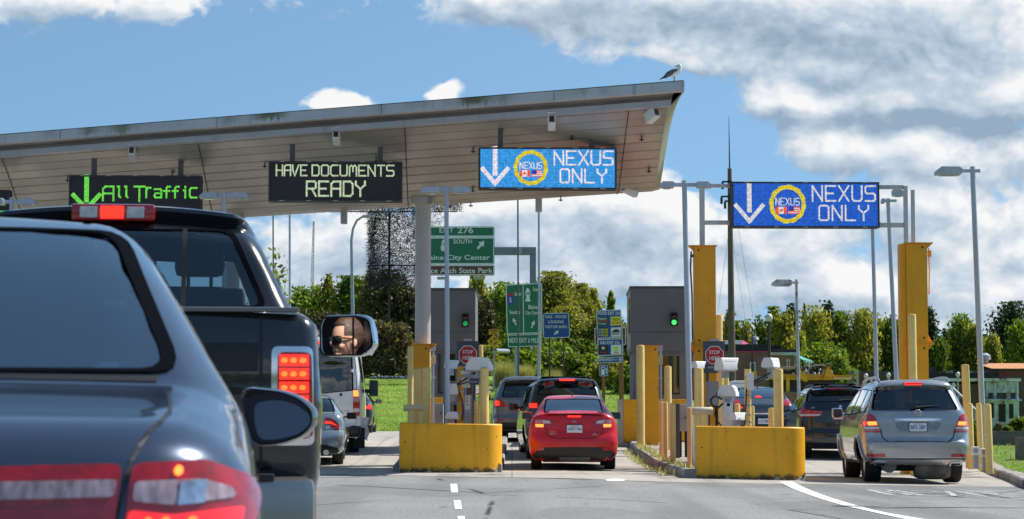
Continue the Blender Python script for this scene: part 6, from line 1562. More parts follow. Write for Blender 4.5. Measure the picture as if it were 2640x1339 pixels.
cam_housing('large white camera aimed right with open brown window', 1842, 923, 1897, 958, 43.2, R(-62))
cam_housing('small white camera left of the right stop sign panel', 1784, 932, 1812, 951, 43.6, R(-50))
cam_housing('wide white camera on the white post of the right island', 1847, 994, 1907, 1025, 42.0, R(-14))
cam_housing('white camera on the arm of the cable banded post', 1960, 923, 2012, 950, 42.8, R(-24))
cam_housing('low white sensor head beside the white camera post', 1880, 1064, 1917, 1085, 41.6, R(-40), grp='low white sensors')
# posts that carry them
def plain_post(label, x0, x1, yt, Y, name, cat, m, zb=None, bands=(), round_=True, grp=None):
    c = at((x0 + x1) / 2, yt, Y); z0 = isl_z(c.x, Y) - .05 if zb is None else zb; r = (x1 - x0) / 2 / F * Y; h = c.z - z0
    t = thing(name, label, cat, (c.x, Y, z0), 0, grp)
    mb = MB()
    if round_: mb.cyl((0, 0, 0), (0, 0, h), r, n=14)
    else: mb.box((-r, -r, 0), (r, r, h), .01)
    mb.build('post', m, t, True)
    for by in bands:
        z = at(x0, by, Y).z - z0
        MB().cyl((0, 0, z - .012), (0, 0, z + .012), r * 1.06, n=14).build('band', mt('steel'), t, True)
    return t
t = plain_post('amber post with steel bands and black cable on the left island', 1179, 1195, 945, 43.9, 'camera_post', 'post', mt('amber'), bands=(975, 1010, 1040, 1066), grp='banded camera posts')
def cable(t, pts, Y, r=.016):
    o = t.location; P = [Vector(at(x, y, Y + dy)) - Vector(o) for x, y, dy in pts]
    sp = []
    for i in range(len(P) - 1):
        for k in range(4): sp.append(P[i].lerp(P[i+1], k / 4))
    sp.append(P[-1]); sm = [sp[0]] + [(sp[i-1] + sp[i] * 2 + sp[i+1]) / 4 for i in range(1, len(sp) - 1)] + [sp[-1]]
    MB().tube(sm, r, 7).build('cable', mt('wire'), t, True)
cable(t, [(1226, 962, -.1), (1200, 978, -.15), (1176, 992, -.16), (1183, 1010, -.16), (1191, 1030, -.14), (1194, 1060, -.13), (1192, 1085, -.1)], 43.9)
cable(t, [(1212, 984, -.1), (1190, 990, -.15), (1178, 993, -.16)], 43.9, .012)
bx = lambda t, x0, y0, x1, y1, Y, d, nm, m, bev=.01: (lambda q: MB().box((q[0] - t.location.x, Y - t.location.y - d / 2, q[2] - t.location.z), (q[1] - t.location.x, Y - t.location.y + d / 2, q[3] - t.location.z), bev).build(nm, m, t))(pb(x0, y0, x1, y1, Y))
bx(t, 1188, 956, 1213, 966, 43.8, .1, 'bracket_plate', mt('white')); bx(t, 1190, 972, 1212, 1000, 43.9, .14, 'sensor_box', mt('white')); bx(t, 1196, 966, 1236, 974, 43.75, .05, 'arm', mt('steel'))
t = plain_post('cable banded pale post with bracket arm on the right island', 1919, 1936, 952, 42.8, 'camera_post', 'post', mt('pale'), bands=(972, 1019, 1045, 1070, 1088), grp='banded camera posts')
cable(t, [(1985, 962, -.1), (1962, 975, -.16), (1940, 985, -.16), (1925, 1000, -.15), (1923, 1040, -.14), (1921, 1070, -.14), (1920, 1096, -.1)], 42.8)
cable(t, [(1980, 972, -.1), (1950, 988, -.15), (1928, 990, -.15)], 42.8, .012)
bx(t, 1926, 961, 1943, 1006, 42.6, .06, 'bracket_plate', mt('white')); bx(t, 1934, 971, 1981, 980, 42.75, .06, 'arm', mt('steel')); bx(t, 1978, 955, 1990, 975, 42.8, .12, 'pan_head', mt('steel'))
t = plain_post('white square post under the wide camera of the right island', 1862, 1888, 1025, 42.1, 'camera_post', 'post', mt('white'), round_=False, grp='banded camera posts')
bx(t, 1865, 1037, 1885, 1072, 41.86, .05, 'junction_box', mt('white')); bx(t, 1874, 1040, 1882, 1048, 41.82, .03, 'socket', mt('under'))
cable(t, [(1862, 1030, -.2), (1843, 1020, -.25), (1831, 1032, -.25), (1836, 1046, -.25), (1852, 1052, -.22), (1864, 1040, -.2)], 42.0, .02); cable(t, [(1846, 1050, -.2), (1842, 1070, -.2), (1852, 1090, -.2), (1860, 1098, -.2)], 42.0)
t = plain_post('grey steel post with white paper notice on the left island', 1199, 1215, 1000, 44.4, 'notice_post', 'post', mt('steel'))
bx(t, 1198, 1020, 1211, 1062, 44.2, .02, 'notice', mat('paper_white', (.78,.78,.80), .6, var=.1, vs=30)); bx(t, 1198, 1056, 1211, 1063, 44.185, .02, 'blue_strip', mat('pale_blue', (.40,.50,.72), .5)); bx(t, 1203, 994, 1218, 1018, 44.3, .08, 'handset', mat('dull_brown', (.10,.07,.06), .5))
for k in range(3): bx(t, 1201, 1026 + k * 8, 1208, 1027.5 + k * 8, 44.18, .01, 'notice_line', mat('plate_ink', (.03, .05, .25), .5), 0)
c_ = at(1222, 985, 43.5); t = thing('small_sign', 'small dark blue sign under the left winged camera', 'sign', (c_.x, 43.5, c_.z)); bx(t, 1210, 976, 1235, 993, 43.5, .02, 'panel', mat('sign_navy', (.04, .06, .13), .5)); MB().text('CARD SENSORS', 0, 0, .16, .022, -.012, .002).build('lettering', mat('sign_white', (.75, .76, .76), .5), t)
MB().box((-.02, .01, -.02), (.14, .03, .14), .004).build('bracket', mt('steel'), t)
# electrical cabinets
def cabinet(label, x0, y0, x1, y1, Y, m, legs=True, d=.3):
    a = pb(x0, y0, x1, y1, Y); cx_ = (a[0] + a[1]) / 2; z0 = isl_z(cx_, Y) - .03
    t = thing('electrical_cabinet', label, 'cabinet', (cx_, Y, z0), 0, 'grey electrical cabinets'); hw = (a[1] - a[0]) / 2
    MB().box((-hw, -d / 2, a[2] - z0), (hw, d / 2, a[3] - z0), .015).build('cabinet_box', m, t)
    MB().box((-hw + .02, -d / 2 - .012, a[2] - z0 + .03), (hw - .02, -d / 2 - .001, a[3] - z0 - .03), .004).build('cabinet_door', m, t)
    MB().box((hw - .06, -d / 2 - .03, (a[2] + a[3]) / 2 - z0 - .03), (hw - .04, -d / 2 - .0125, (a[2] + a[3]) / 2 - z0 + .03), .003).build('handle', mt('black'), t)
    if legs:
        for sx in (-.7, .7): MB().cyl((hw * sx, 0, 0), (hw * sx, 0, a[2] - z0), .03, n=8).build('leg', mt('under'), t, True)
    return t
CG = mat('cabinet_grey', (.24, .26, .29), .5, .2, var=.08); CL = mat('cabinet_light', (.36, .34, .33), .6, var=.15, vs=3)
cabinet('slate grey cabinet behind the boxy camera of the left island', 1143, 983, 1179, 1044, 45.0, CG)
cabinet('pale cabinet standing low between posts of the left island', 1122, 1040, 1144, 1092, 46.5, CL, False)
cabinet('slate grey cabinet below the right stop sign panel', 1822, 984, 1852, 1046, 45.0, CG)
cabinet('beige cabinet on legs behind the waist high bollards', 1751, 1043, 1771, 1112, 49.0, CL)
plain_post('dark square post beside the beige cabinet', 1742, 1752, 1041, 48.4, 'dark_post', 'post', mat('dark_post_paint', (.05, .055, .07), .6), round_=False)
for lb, x0, Y, yt in (('grey conduit post with lamp head beside the left amber column', 1117, 47.5, 897), ('grey conduit post with lamp head beside the wide amber column', 1703, 52.5, 898)):
    t = plain_post(lb, x0 - 2.5, x0 + 2.5, yt, Y, 'conduit_post', 'post', mt('steel'), grp='conduit posts')
    bx(t, x0 - 8, yt - 4, x0 + 5, yt + 8, Y - .05, .2, 'lamp_head', mt('steel')); bx(t, x0 - 5, yt + 20, x0 + 5, yt + 42, Y - .05, .12, 'junction_box', mat('box_beige', (.50, .40, .22), .5)); bx(t, x0 - 5, yt + 75, x0 + 5, yt + 80, Y - .02, .1, 'clamp', mt('steel'))

# stop panels
def stop_panel(label, x0, y0, x1, y1, Y, cxp, cyp):
    a = pb(x0, y0, x1, y1, Y); cx_ = (a[0] + a[1]) / 2; z0 = isl_z(cx_, Y) - .03; hw = (a[1] - a[0]) / 2
    t = thing('stop_sign', label, 'sign', (cx_, Y, z0), 0, 'stop here panels')
    MB().box((-hw, 0, a[2] - z0), (hw, .05, a[3] - z0), .012).build('panel', mt('darkgrey'), t)
    q = at(cxp, cyp, Y); ox, oz, r = q.x - cx_, q.z - z0, 24 / F * Y
    octo = lambda r: [(ox + r * 1.06 * math.cos(R(22.5 + 45 * k)), oz + r * 1.06 * math.sin(R(22.5 + 45 * k))) for k in range(8)]
    MB().prism(octo(r), -.012, -.001).build('octagon_border', mat('sign_white', (.75, .76, .76), .5), t)
    o = MB().prism(octo(r * .92), -.016, -.0125).build('octagon', mat('stop_red', (.46, .012, .016), .45, var=.06), t)
    mb = MB(); mb.text('STOP', ox, oz + r * .30, r * 1.12, r * .40, -.017, .003, .012); mb.text('HERE', ox, oz - r * .33, r * 1.12, r * .40, -.017, .003, .012); mb.build('lettering', mat('sign_white', (.75, .76, .76), .5), o)
    mb = MB(); mb.text('FOR NEXT', ox, oz - r * 1.32, r * 1.4, r * .2, -.001, .003, .01); mb.build('lettering', mat('sign_white', (.75, .76, .76), .5), t)
    MB().box((ox - .09, -.03, a[3] - z0 - .002), (ox + .09, .06, a[3] - z0 + .05), .01).build('lamp_cover', mt('steel'), t)
    for sx in (-.6, .6): MB().box((hw * sx - .03, .055, 0), (hw * sx + .03, .10, a[3] - z0 - .1), .005).build('post', mt('darkgrey'), t)
    return t
stop_panel('grey stop panel with red octagon on the left island', 1177, 880, 1234, 960, 46.0, 1206, 915)
stop_panel('grey stop panel with red octagon on the right island', 1813, 880, 1869, 962, 45.4, 1842, 916)

# ================================================================== BOOTHS
BWALL = mat('booth_wall', (.165, .155, .158), .8, var=.06, vs=2, bump=.25, bs=80)
BLOW = mat('booth_lower', (.19, .18, .19), .8, var=.06, vs=2, bump=.2, bs=80)
BSIDE = mat('booth_side', (.36, .34, .30), .8, var=.08, vs=2)
def booth(label, x0, x1, yt, ymid, Y, win, lx0, lx1, rz):
    a = pb(x0, yt, x1, ymid, Y); cx_ = (a[0] + a[1]) / 2; z0 = isl_z(cx_, Y) - .1; hw = (a[1] - a[0]) / 2; D = 3.6
    t = thing('inspection_booth', label, 'booth', (cx_, Y, z0), rz, 'inspection booths')
    zt, zm = a[3] - z0, a[2] - z0
    MB().box((-hw, 0, zm), (hw, D, zt), .015).build('upper_wall', BWALL, t)
    MB().box((-hw - .02, -.02, zt - .03), (hw + .02, D, zt + .03), .006).build('roof_cap', mat('dark_cap', (.06, .06, .065), .5), t)
    MB().box((-hw + .001, -.008, zm + (zt - zm) * .30), (hw - .001, -.001, zm + (zt - zm) * .305)).build('wall_joint', mat('joint_dark', (.06, .05, .045), .6), t)
    MB().box((-hw - .004, .02, zm + .1), (-hw - .001, D - .1, zt - .05)).build('side_panel', BSIDE, t)
    MB().box((-hw - .012, .3, zm + .5), (-hw - .005, 1.6, zt - .25)).build('side_window', mat('booth_glass', (.02, .022, .025), .08, coat=1), t)
    b = pb(lx0, ymid, lx1, ymid + 10, Y); l0, l1 = b[0] - cx_, b[1] - cx_
    wn = pb(win[0], win[1], win[2], win[3], Y); w0, w1, wz0, wz1 = wn[0] - cx_, wn[1] - cx_, wn[2] - z0, wn[3] - z0
    lw = MB(); lw.box((l0, .1, 0), (w0, .3, zm - .003)); lw.box((w1, .1, 0), (l1, .3, zm - .003)); lw.box((w0, .102, 0), (w1, .3, wz0)); lw.box((w0, .102, wz1), (w1, .3, zm - .004))
    lw.box((l0 + .001, .301, 0), (l0 + .2, D - .3, zm - .005)); lw.box((l1 - .2, .301, 0), (l1 - .001, D - .3, zm - .005)); lw.box((l0, D - .299, 0), (l1, D - .1, wz0)); lw.build('lower_wall', BLOW, t)
    w_ = MB().box((w0 + .002, .16, wz0 + .002), (w1 - .002, .175, wz1 - .002)).build('window', glass_mat('booth_window', (.10, .14, .14), .35, .04), t)
    fr = MB(); fr.box((w0, .09, wz0 - .03), (w1, .12, wz0 + .015)); fr.box(((w0 + w1) / 2 - .015, .14, wz0 + .016), ((w0 + w1) / 2 + .015, .155, wz1 - .003)); fr.build('window_frame', mt('black'), w_)
    MB().box((w0, 1.0, wz0), (w1, 1.4, wz0 + .45)).build('desk', mt('seat'), t)
    MB().box((-hw * .15, -.02, zm + (zt - zm) * .23), (hw * .12, -.0015, zm + (zt - zm) * .30), .004).build('access_hatch', BWALL, t)
    return t
booth('grey inspection booth behind the canopy column', 1110, 1226, 746, 905, 53.0, (1128, 912, 1174, 1012), 1112, 1222, 0)
booth('grey inspection booth behind the right island with pale side', 1626, 1768, 741, 907, 57.0, (1708, 918, 1752, 1014), 1632, 1774, R(-1.5))
def signal(label, cxp, y0, y1, Y):
    c = at(cxp, (y0 + y1) / 2, Y); h = (y1 - y0) / F * Y / 2; t = thing('traffic_light', label, 'traffic light', c, 0, 'booth traffic lights'); w = h * .55; dim = 'left' in label
    MB().box((-w, -.10, -h), (w, .0, h), .012).build('signal_case', mat('signal_black', (.02, .02, .02), .5), t)
    r = h * .36
    for s_, nm, m in ((1, 'red_lamp', mat('red_unlit', (.10, .012, .014), .3, coat=1)), (-1, 'green_lamp', mat('green_dim', (.03, .22, .08), .2, emit=(.05, 1, .25), es=.16) if dim else mat('green_lit', (.05, .5, .1), .2, emit=(.06, 1, .16), es=.9))):
        MB().lathe([(r, -.012), (r * .7, -.03), (0, -.038)], (0, -.10, s_ * h * .48), 'Y', 16).build(nm, m, t, True)
        vs_ = MB(); N = 12
        for k in range(N + 1):
            a = math.pi * (-.08 + 1.16 * k / N)
            for y, q in ((-.10, 1.12), (-.20, 1.08)): vs_.v.append((r * q * math.cos(a), y, s_ * h * .48 + r * q * math.sin(a)))
        for k in range(N): vs_.f.append((2*k, 2*k+2, 2*k+3, 2*k+1))
        vs_.build('visor', mt('black'), t, True)
signal('red and green signal on the left booth', 1200, 809, 844, 52.93)
signal('red and green signal on the right booth', 1737, 806, 841, 56.9)

# ================================================================== LIGHT POLES
def light_pole(label, pxt, pyt, pxb, Y, w, heads, zb=None, grp='grey light poles', m=None):
    """heads: (x far, x near the pole, y top, y bottom) in photo pixels"""
    m = m or mt('pole'); p = at(pxt, pyt, Y); bx_ = at(pxb, 1050, Y).x; z0 = gz(bx_, Y) if zb is None else zb
    t = thing('light_pole', label, 'street lamp', (bx_, Y, z0), 0, grp); r = w / 2 / F * Y; o = Vector((bx_, Y, z0)); top = p - o
    MB().tube([(0, 0, 0), (top.x * .5, 0, top.z * .5), top], [r * 1.12, r * 1.03, r * .92], 12).build('pole', m, t, True)
    MB().box((-r * 1.8, -r * 1.8, 0), (r * 1.8, r * 1.8, .06), .01).build('base_plate', mt('steel'), t)
    for (xf, xn, y0, y1) in heads:
        a = at(xf, (y0 + y1) / 2, Y) - o; b = at(xn, (y0 + y1) / 2, Y) - o; h = (y1 - y0) / F * Y / 2; sg = 1 if a.x > b.x else -1
        P = [(b.x, b.z - h * .55), (b.x, b.z + h * .6), (b.x + sg * abs(a.x - b.x) * .1, b.z + h), (a.x - sg * abs(a.x - b.x) * .25, a.z + h), (a.x, a.z - h * .1), (a.x, a.z - h), (b.x + sg * abs(a.x - b.x) * .06, b.z - h)]
        hd_ = MB(); n = len(P); d = .13
        for y, q in ((-d, .0), (-d * .6, .0), (d * .6, 0), (d, 0)):
            k = .82 if abs(y) == d else 1
            czz = sum(z for x, z in P) / n
            for x, z in P: hd_.v.append((x, y, czz + (z - czz) * k))
        for j in range(3):
            for i in range(n): hd_.f.append((j*n+i, j*n+(i+1)%n, (j+1)*n+(i+1)%n, (j+1)*n+i))
        hd_.f += [tuple(range(n)), tuple(range(3*n, 4*n))]
        L_ = hd_.build('lamp_head', m, t)
        MB().box((min(a.x, b.x) + .08, -d * .7, a.z - h - .012), (max(a.x, b.x) - .08, d * .7, a.z - h - .001), .003).build('lens', mt('clear'), L_)
        MB().box((min(b.x, 0), -.035, b.z - .035), (max(b.x, 0), .035, b.z + .035), .006).build('arm', m, t)
    return t
lp = light_pole
lp('double headed light pole between the canopy and the right booth', 1764, 466, 1781, 42.2, 14, [(1699, 1738, 468, 486), (1833, 1795, 468, 486)], zb=.1)
lp('double headed light pole in front of the canopy column', 1151, 480, 1155, 43.0, 12, [(1085, 1134, 481, 499), (1215, 1168, 481, 499)], zb=.15)
lp('double headed light pole behind the pickup cab', 578, 494, 579, 44.5, 12, [(516, 561, 496, 513), (642, 597, 496, 513)])
lp('double headed light pole cut by the left photo edge', 30, 510, 30, 45.5, 12, [(-32, 12, 512, 529), (93, 48, 512, 529)])
lp('tall single headed light pole at the far right', 2507, 430, 2536, 47.5, 14, [(2411, 2478, 429, 453)], zb=.0)
lp('single headed light pole behind the right end of the blue gantry sign', 2289, 512, 2318, 60.0, 11, [(2272, 2280, 512, 524), (2330, 2300, 488, 507)])
lp('plain light pole rising behind the deep blue sign', 2248, 520, 2263, 60.0, 10, [(2195, 2235, 520, 535)])
lp('weathered single headed lamp before the dark conifer', 2053, 721, 2061, 70.0, 8, [(1990, 2041, 720, 738)], m=mat('old_lamp', (.40, .41, .43), .5, .2, var=.3, vs=3, grime=((.20, .15, .10), 4, .5, .7)))
lp('light pole standing outside the photo on the right', 3060, 200, 3070, 30.0, 30, [(2900, 3010, 180, 225)])
for lb, px0, py0, px1, Y, w in (('thin dark mast behind the pickup window edge', 704, 540, 706, 75, 4), ('thin grey mast left of the leafy branch', 747, 540, 748, 70, 6), ('thin dark mast behind the overhead highway arm', 1335, 505, 1337, 70, 4.5), ('thicker grey mast beside the overhead highway arm', 1389, 505, 1391, 66, 6)):
    lp(lb, px0, py0, px1, Y, w, [], grp='thin masts', m=mt('steel') if w > 4.6 else mat('mast_dark', (.07, .075, .085), .5, .3))

# ================================================================== CAMERAS UNDER THE CANOPY
for k, (px, y0, y1, s_, yaw, lb) in enumerate(((345, 372, 427, .72, 0, 'white camera hanging over the green LED sign'), (869, 333, 386, .72, 0, 'white camera hanging right of the documents sign hangers'), (1422, 292, 348, .72, 0, 'white camera hanging above the light blue LED sign'), (1672, 274, 330, .72, 28, 'white tilted camera hanging near the right end of the canopy'), (1640, 488, 520, 3.7, -60, 'small camera at the lower back edge of the canopy'))):
    tt = t_at(px, s_); top = cp(tt, s_, sof_z(s_)); c = at(px, (y1 - 22), top.y)
    t = thing('canopy_camera', lb, 'camera', (c.x, c.y, c.z), R(180 + yaw), 'cameras hanging from the canopy soffit')
    q = Matrix.Rotation(R(20), 3, 'X')
    MB().box((-.075, -.02, -.10), (.075, .32, .10), .02, q, (0, 0, 0)).build('camera_body', mt('white'), t)
    MB().box((-.09, -.04, .10), (.09, .40, .115), .005, q, (0, 0, 0)).build('sun_shield', mt('white'), t)
    MB().box((-.05, .318, -.07), (.05, .327, .06), .003, q, (0, 0, 0)).build('lens', mat('camera_glass', (.05, .035, .03), .08, coat=1), t)
    MB().cyl((0, 0, .06), (0, 0, max(.2, top.z - c.z)), .028, n=10).build('stem', mt('white'), t, True)
    MB().cyl((0, 0, max(.2, top.z - c.z) - .03), (0, 0, max(.2, top.z - c.z)), .07, n=12).build('mount_plate', mt('steel'), t, True)

# ================================================================== GULL
gp0 = cp(t_at(1741, .5) if False else (1768 - 1741) / F * 42, .10, .018)
gull = thing('seagull', 'white and grey gull standing on the canopy corner looking over its back', 'bird', gp0)
gb_ = MB(); S_ = 1.0
gb_.add(*uvs((0, 0, .155), .155, .072, .068, 20, 14, lambda p: Vector((p.x, p.y * (1 - .25 * max(0, -p.x / .155)), p.z + .45 * p.x * .9 * (1 if p.x > 0 else .55)))))
gb_.tube([(.09, 0, .19), (.118, 0, .25), (.122, 0, .29)], [.056, .045, .040], 14); gb_.add(*uvs((.115, 0, .305), .045, .040, .040))
g_o = remesh(gb_, .008, 4); link_mesh('body', g_o, mat('gull_white', (.80, .80, .79), .7), gull, 'all')
for sy in (-1, 1):
    wg = MB(); wg.add(*uvs((-.055, sy * .052, .165), .14, .022, .056, 18, 10, lambda p: Vector((p.x, p.y, p.z + .42 * p.x - (.02 if p.x < -.08 else 0))))); wg.build('wing', mat('gull_grey', (.10, .11, .13), .7, var=.2, vs=20), gull, 'all')
    MB().tube([(-.12, sy * .035, .115), (-.20, sy * .02, .07), (-.275, sy * .01, .035)], [.022, .016, .006], 8).build('wing_tip', mat('gull_black', (.02, .02, .022), .7), gull, True)
    MB().tube([(.01, sy * .028, .11), (.012, sy * .03, .05), (.01, sy * .03, .0)], [.010, .007, .007], 7).build('leg', mat('gull_leg', (.45, .25, .16), .6), gull, True)
    MB().box((-.005, sy * .03 - .018, 0), (.05, sy * .03 + .018, .008)).build('foot', mat('gull_leg', (.45, .25, .16), .6), gull)
    MB().add(*uvs((.095, sy * .033, .312), .006, .005, .006, 8, 6)).build('eye', mt('under'), gull, 'all')
MB().tube([(.085, .0, .303), (.045, .0, .293), (.03, 0, .284)], [.014, .010, .003], 8).build('beak', mat('gull_beak', (.20, .16, .05), .5), gull, True)
gull.rotation_euler.z = R(8)
# ================================================================== VEGETATION
def leaf_mat(name, dark, light, trans=.3):
    m = bpy.data.materials.new(name); m.use_nodes = True; nt = m.node_tree; t = NT(nt); b = nt.nodes['Principled BSDF']; out = nt.nodes['Material Output']
    g = t.n('ShaderNodeNewGeometry'); oi = t.n('ShaderNodeObjectInfo')
    f = t.m('ADD', t.m('MULTIPLY', g.outputs['Random Per Island'], .85), t.m('MULTIPLY', oi.outputs['Random'], .3), clamp=True)
    c = t.mix(t.m('POWER', f, 1.5), tuple(dark) + (1,), tuple(light) + (1,))
    t.put(b.inputs['Base Color'], c); b.inputs['Roughness'].default_value = .55; b.inputs['Specular IOR Level'].default_value = .3
    tr = t.n('ShaderNodeBsdfTranslucent'); t.link(t.mix(1, c, (1.2, 1.3, .6, 1), 'MULTIPLY'), tr.inputs[0])
    mx = t.n('ShaderNodeMixShader'); mx.inputs[0].default_value = trans; t.link(b.outputs[0], mx.inputs[1]); t.link(tr.outputs[0], mx.inputs[2]); t.link(mx.outputs[0], out.inputs[0])
    return m
LM = dict(birch=leaf_mat('birch_leaves', (.12, .13, .022), (.50, .45, .09), .5), green=leaf_mat('green_leaves', (.045, .08, .012), (.25, .32, .04), .4), bright=leaf_mat('bright_leaves', (.08, .14, .016), (.36, .44, .045), .42),
  conifer=leaf_mat('conifer_needles', (.020, .040, .022), (.085, .13, .055), .2), olive=leaf_mat('olive_leaves', (.08, .092, .018), (.43, .40, .075), .42), brown=leaf_mat('brown_hedge_leaves', (.06, .05, .026), (.30, .23, .10), .3), dark=leaf_mat('dark_leaves', (.028, .028, .014), (.15, .13, .05), .2), grass=leaf_mat('tall_grass_blades', (.26, .25, .08), (.70, .58, .32), .45), turf=leaf_mat('turf_blades', (.12, .20, .012), (.34, .46, .05), .4))
BARK = mat('bark', (.10, .085, .065), .9, var=.35, vs=6, bump=.5, bs=20); BARKW = mat('birch_bark', (.42, .40, .36), .8, var=.4, vs=5)
def quads_mesh(name, C, U, V, m):
    """many small leaf faces: centres C and half axes U, V"""
    n = len(C); P = np.empty((n, 4, 3)); P[:, 0] = C - U; P[:, 1] = C - V * .55 + U * .1; P[:, 2] = C + U; P[:, 3] = C + V * .55 + U * .1
    me = bpy.data.meshes.new(name); me.vertices.add(n * 4); me.vertices.foreach_set('co', P.reshape(-1))
    me.loops.add(n * 4); me.loops.foreach_set('vertex_index', np.arange(n * 4, dtype=np.int32)); me.polygons.add(n)
    me.polygons.foreach_set('loop_start', np.arange(0, n * 4, 4, dtype=np.int32)); me.polygons.foreach_set('loop_total', np.full(n, 4, dtype=np.int32)); me.update(); me.validate()
    me.materials.append(m); return me
def crown(kind, seed, leaf, n, m):
    """a crown in a unit box: height 1, nominal radius 1"""
    rg = np.random.default_rng(seed); cl = max(30, n // 34)
    if kind == 'birch': env = lambda h: np.clip(h * 5, .35, 1) * ((1 - h) ** (.6 + .5 * ((seed * 37) % 10) / 10) * 1.15 + .04)
    elif kind == 'conifer': env = lambda h: (1 - h) ** .85 * (.55 + .45 * (1 - (h * 8.3) % 1)) * np.clip(h * 8 + .35, 0, 1) * 1.15
    elif kind == 'bush': env = lambda h: np.sqrt(np.clip(1 - h ** 2.2, 0, 1))
    elif kind == 'spire': env = lambda h: (.35 + .4 * np.sin(h * 3.1)) * np.clip((1 - h) * 5, .15, 1)
    else: env = lambda h: np.sqrt(np.clip(1 - (h * 1.85 - .82) ** 2, .0, 1)) * np.where(h < .3, .85, 1)
    h = rg.random(cl * 3) ** (.85 if kind != 'conifer' else 1.25) * .98; h = h[:cl]
    lob = 1 + .22 * np.sin(np.arange(7) * 2.1 + seed)
    a = rg.random(cl) * 2 * np.pi; rad = env(h) * (1 - rg.random(cl) ** 2.2 * .75) * (1 + .2 * np.sin(3 * a + seed) + .15 * np.sin(5 * a + h * 9 + seed * 2))
    cc = np.stack([rad * np.cos(a), rad * np.sin(a), h], 1); cc[:, 2] += rg.normal(0, .03, cl)
    if kind in ('birch', 'round') and cl > 60:                   # leaders that break the outline
        L_ = 7; la = rg.random(L_) * 6.28; lr = rg.random(L_) * .75; lh = .55 + .5 * rg.random(L_); m_ = max(4, cl // 40); i0 = 0
        for q in range(L_):
            for j in range(m_):
                if i0 >= cl: break
                f_ = (j + 1) / m_; cc[i0] = (lr[q] * np.cos(la[q]) * (1 - .25 * f_), lr[q] * np.sin(la[q]) * (1 - .25 * f_), .35 + (lh[q] - .35) * f_); i0 += 1
    k = rg.integers(0, cl, n); sc_ = np.array([.16, .16, .045]) * (1.25 if kind in ('round', 'bush') else .85)
    C = cc[k] + rg.normal(0, 1, (n, 3)) * sc_ * (.6 + .8 * rg.random((cl, 1)))[k]
    C[:, 2] = np.clip(C[:, 2], 0.0, 1.06)
    d = rg.normal(0, 1, (n, 3)); d /= np.linalg.norm(d, axis=1)[:, None]
    if kind in ('birch', 'spire'): d = d * .7 + np.array([0, 0, -.9])
    if kind == 'conifer': d = d * .6 + np.stack([np.cos(a[k]), np.sin(a[k]), np.full(n, -.35)], 1) * .9
    d /= np.linalg.norm(d, axis=1)[:, None]
    e = np.cross(d, rg.normal(0, 1, (n, 3))); e /= np.linalg.norm(e, axis=1)[:, None]
    return C, d, e, leaf * (.6 + .8 * rg.random(n))
_cr = {}
def tree(name, label, cat, px, ytop, hw, Y, kind, m, seed, group, n=4500, leaf=.15, ybase=None, trunk=True, white=False, lift=.0):
    if leaf > .155: n, leaf = int(n * 1.8), leaf * .70
    p = at(px, ytop, Y); zg = gz(p.x, Y); zb_ = zg if ybase is None else at(px, ybase, Y).z; H = p.z - zg; r = hw / F * Y
    t = thing(name, label, cat, (p.x, Y, zg), 0, group)
    C, d, e, s_ = crown(kind, seed, leaf, n, m); z0 = (zb_ - zg) + lift * H
    Cw = C * np.array([r, r, 0]) ; Cw[:, 2] = z0 + C[:, 2] * (H - z0) * .98
    me = quads_mesh('foliage', Cw, d * s_[:, None], e * s_[:, None] * .9, LM[m])
    o = bpy.data.objects.new('foliage', me); COL.objects.link(o); o.parent = t
    if trunk:
        rg = random.Random(seed); mb = MB(); rt = max(.05, H * .016)
        pts = [Vector((rg.uniform(-.1, .1) * r * q, rg.uniform(-.1, .1) * r * q, H * .92 * q)) for q in (0, .25, .5, .75, 1)]
        mb.tube(pts, [rt * 1.3, rt, rt * .7, rt * .45, rt * .15], 8)
        for q in range(9):
            hq = rg.uniform(.25, .85); b = pts[0].lerp(pts[4], hq); a_ = rg.uniform(0, 6.28); ln = r * rg.uniform(.5, .95) * (1.1 - hq)
            mb.tube([b, b + Vector((math.cos(a_) * ln * .5, math.sin(a_) * ln * .5, H * .05)), b + Vector((math.cos(a_) * ln, math.sin(a_) * ln, H * .11))], [rt * .4, rt * .25, rt * .08], 5)
        mb.build('trunk', BARKW if white else BARK, t, True)
    return t
GT = 'trees beyond the grass bank'
T = lambda *a, **k: tree('tree', a[0], 'tree', *a[1:], **k)
T('light green rounded tree at the left end beyond the curved lamp', 783, 748, 48, 150, 'round', 'bright', 1, GT, n=3500, leaf=.2)
T('feathery pale birch with white trunk left of the curved lamp', 846, 716, 34, 150, 'birch', 'olive', 2, GT, n=3000, leaf=.17, white=True)
T('small feathery birch beside the pale birch', 815, 738, 30, 155, 'birch', 'olive', 3, GT, n=2200, leaf=.17)
T('mid green bushy tree behind the curved lamp pole', 912, 722, 58, 145, 'round', 'green', 4, GT, n=5500, leaf=.2)
T('mid green tree half hidden by the brown dense tree', 952, 712, 36, 142, 'birch', 'green', 5, GT, n=3500, leaf=.18)
T('dense brown green tree behind the canopy column', 1000, 708, 62, 122, 'round', 'dark', 6, GT, n=8000, leaf=.16)
T('lower dark tree touching the canopy column', 1062, 750, 44, 121, 'round', 'dark', 7, GT, n=5000, leaf=.16)
T('leafy branchy tree standing close behind the pickup cab', 690, 655, 62, 64, 'round', 'green', 8, GT, n=750, leaf=.10, lift=.25)
T('olive green spiky tree right of the left booth', 1228, 712, 46, 135, 'birch', 'olive', 9, GT, n=5000, leaf=.18)
T('dark green tree directly right of the left booth wall', 1236, 775, 40, 128, 'round', 'dark', 10, GT, n=4200, leaf=.17)
T('yellow green tree behind the green two panel sign', 1300, 738, 56, 140, 'round', 'bright', 11, GT, n=5000, leaf=.2)
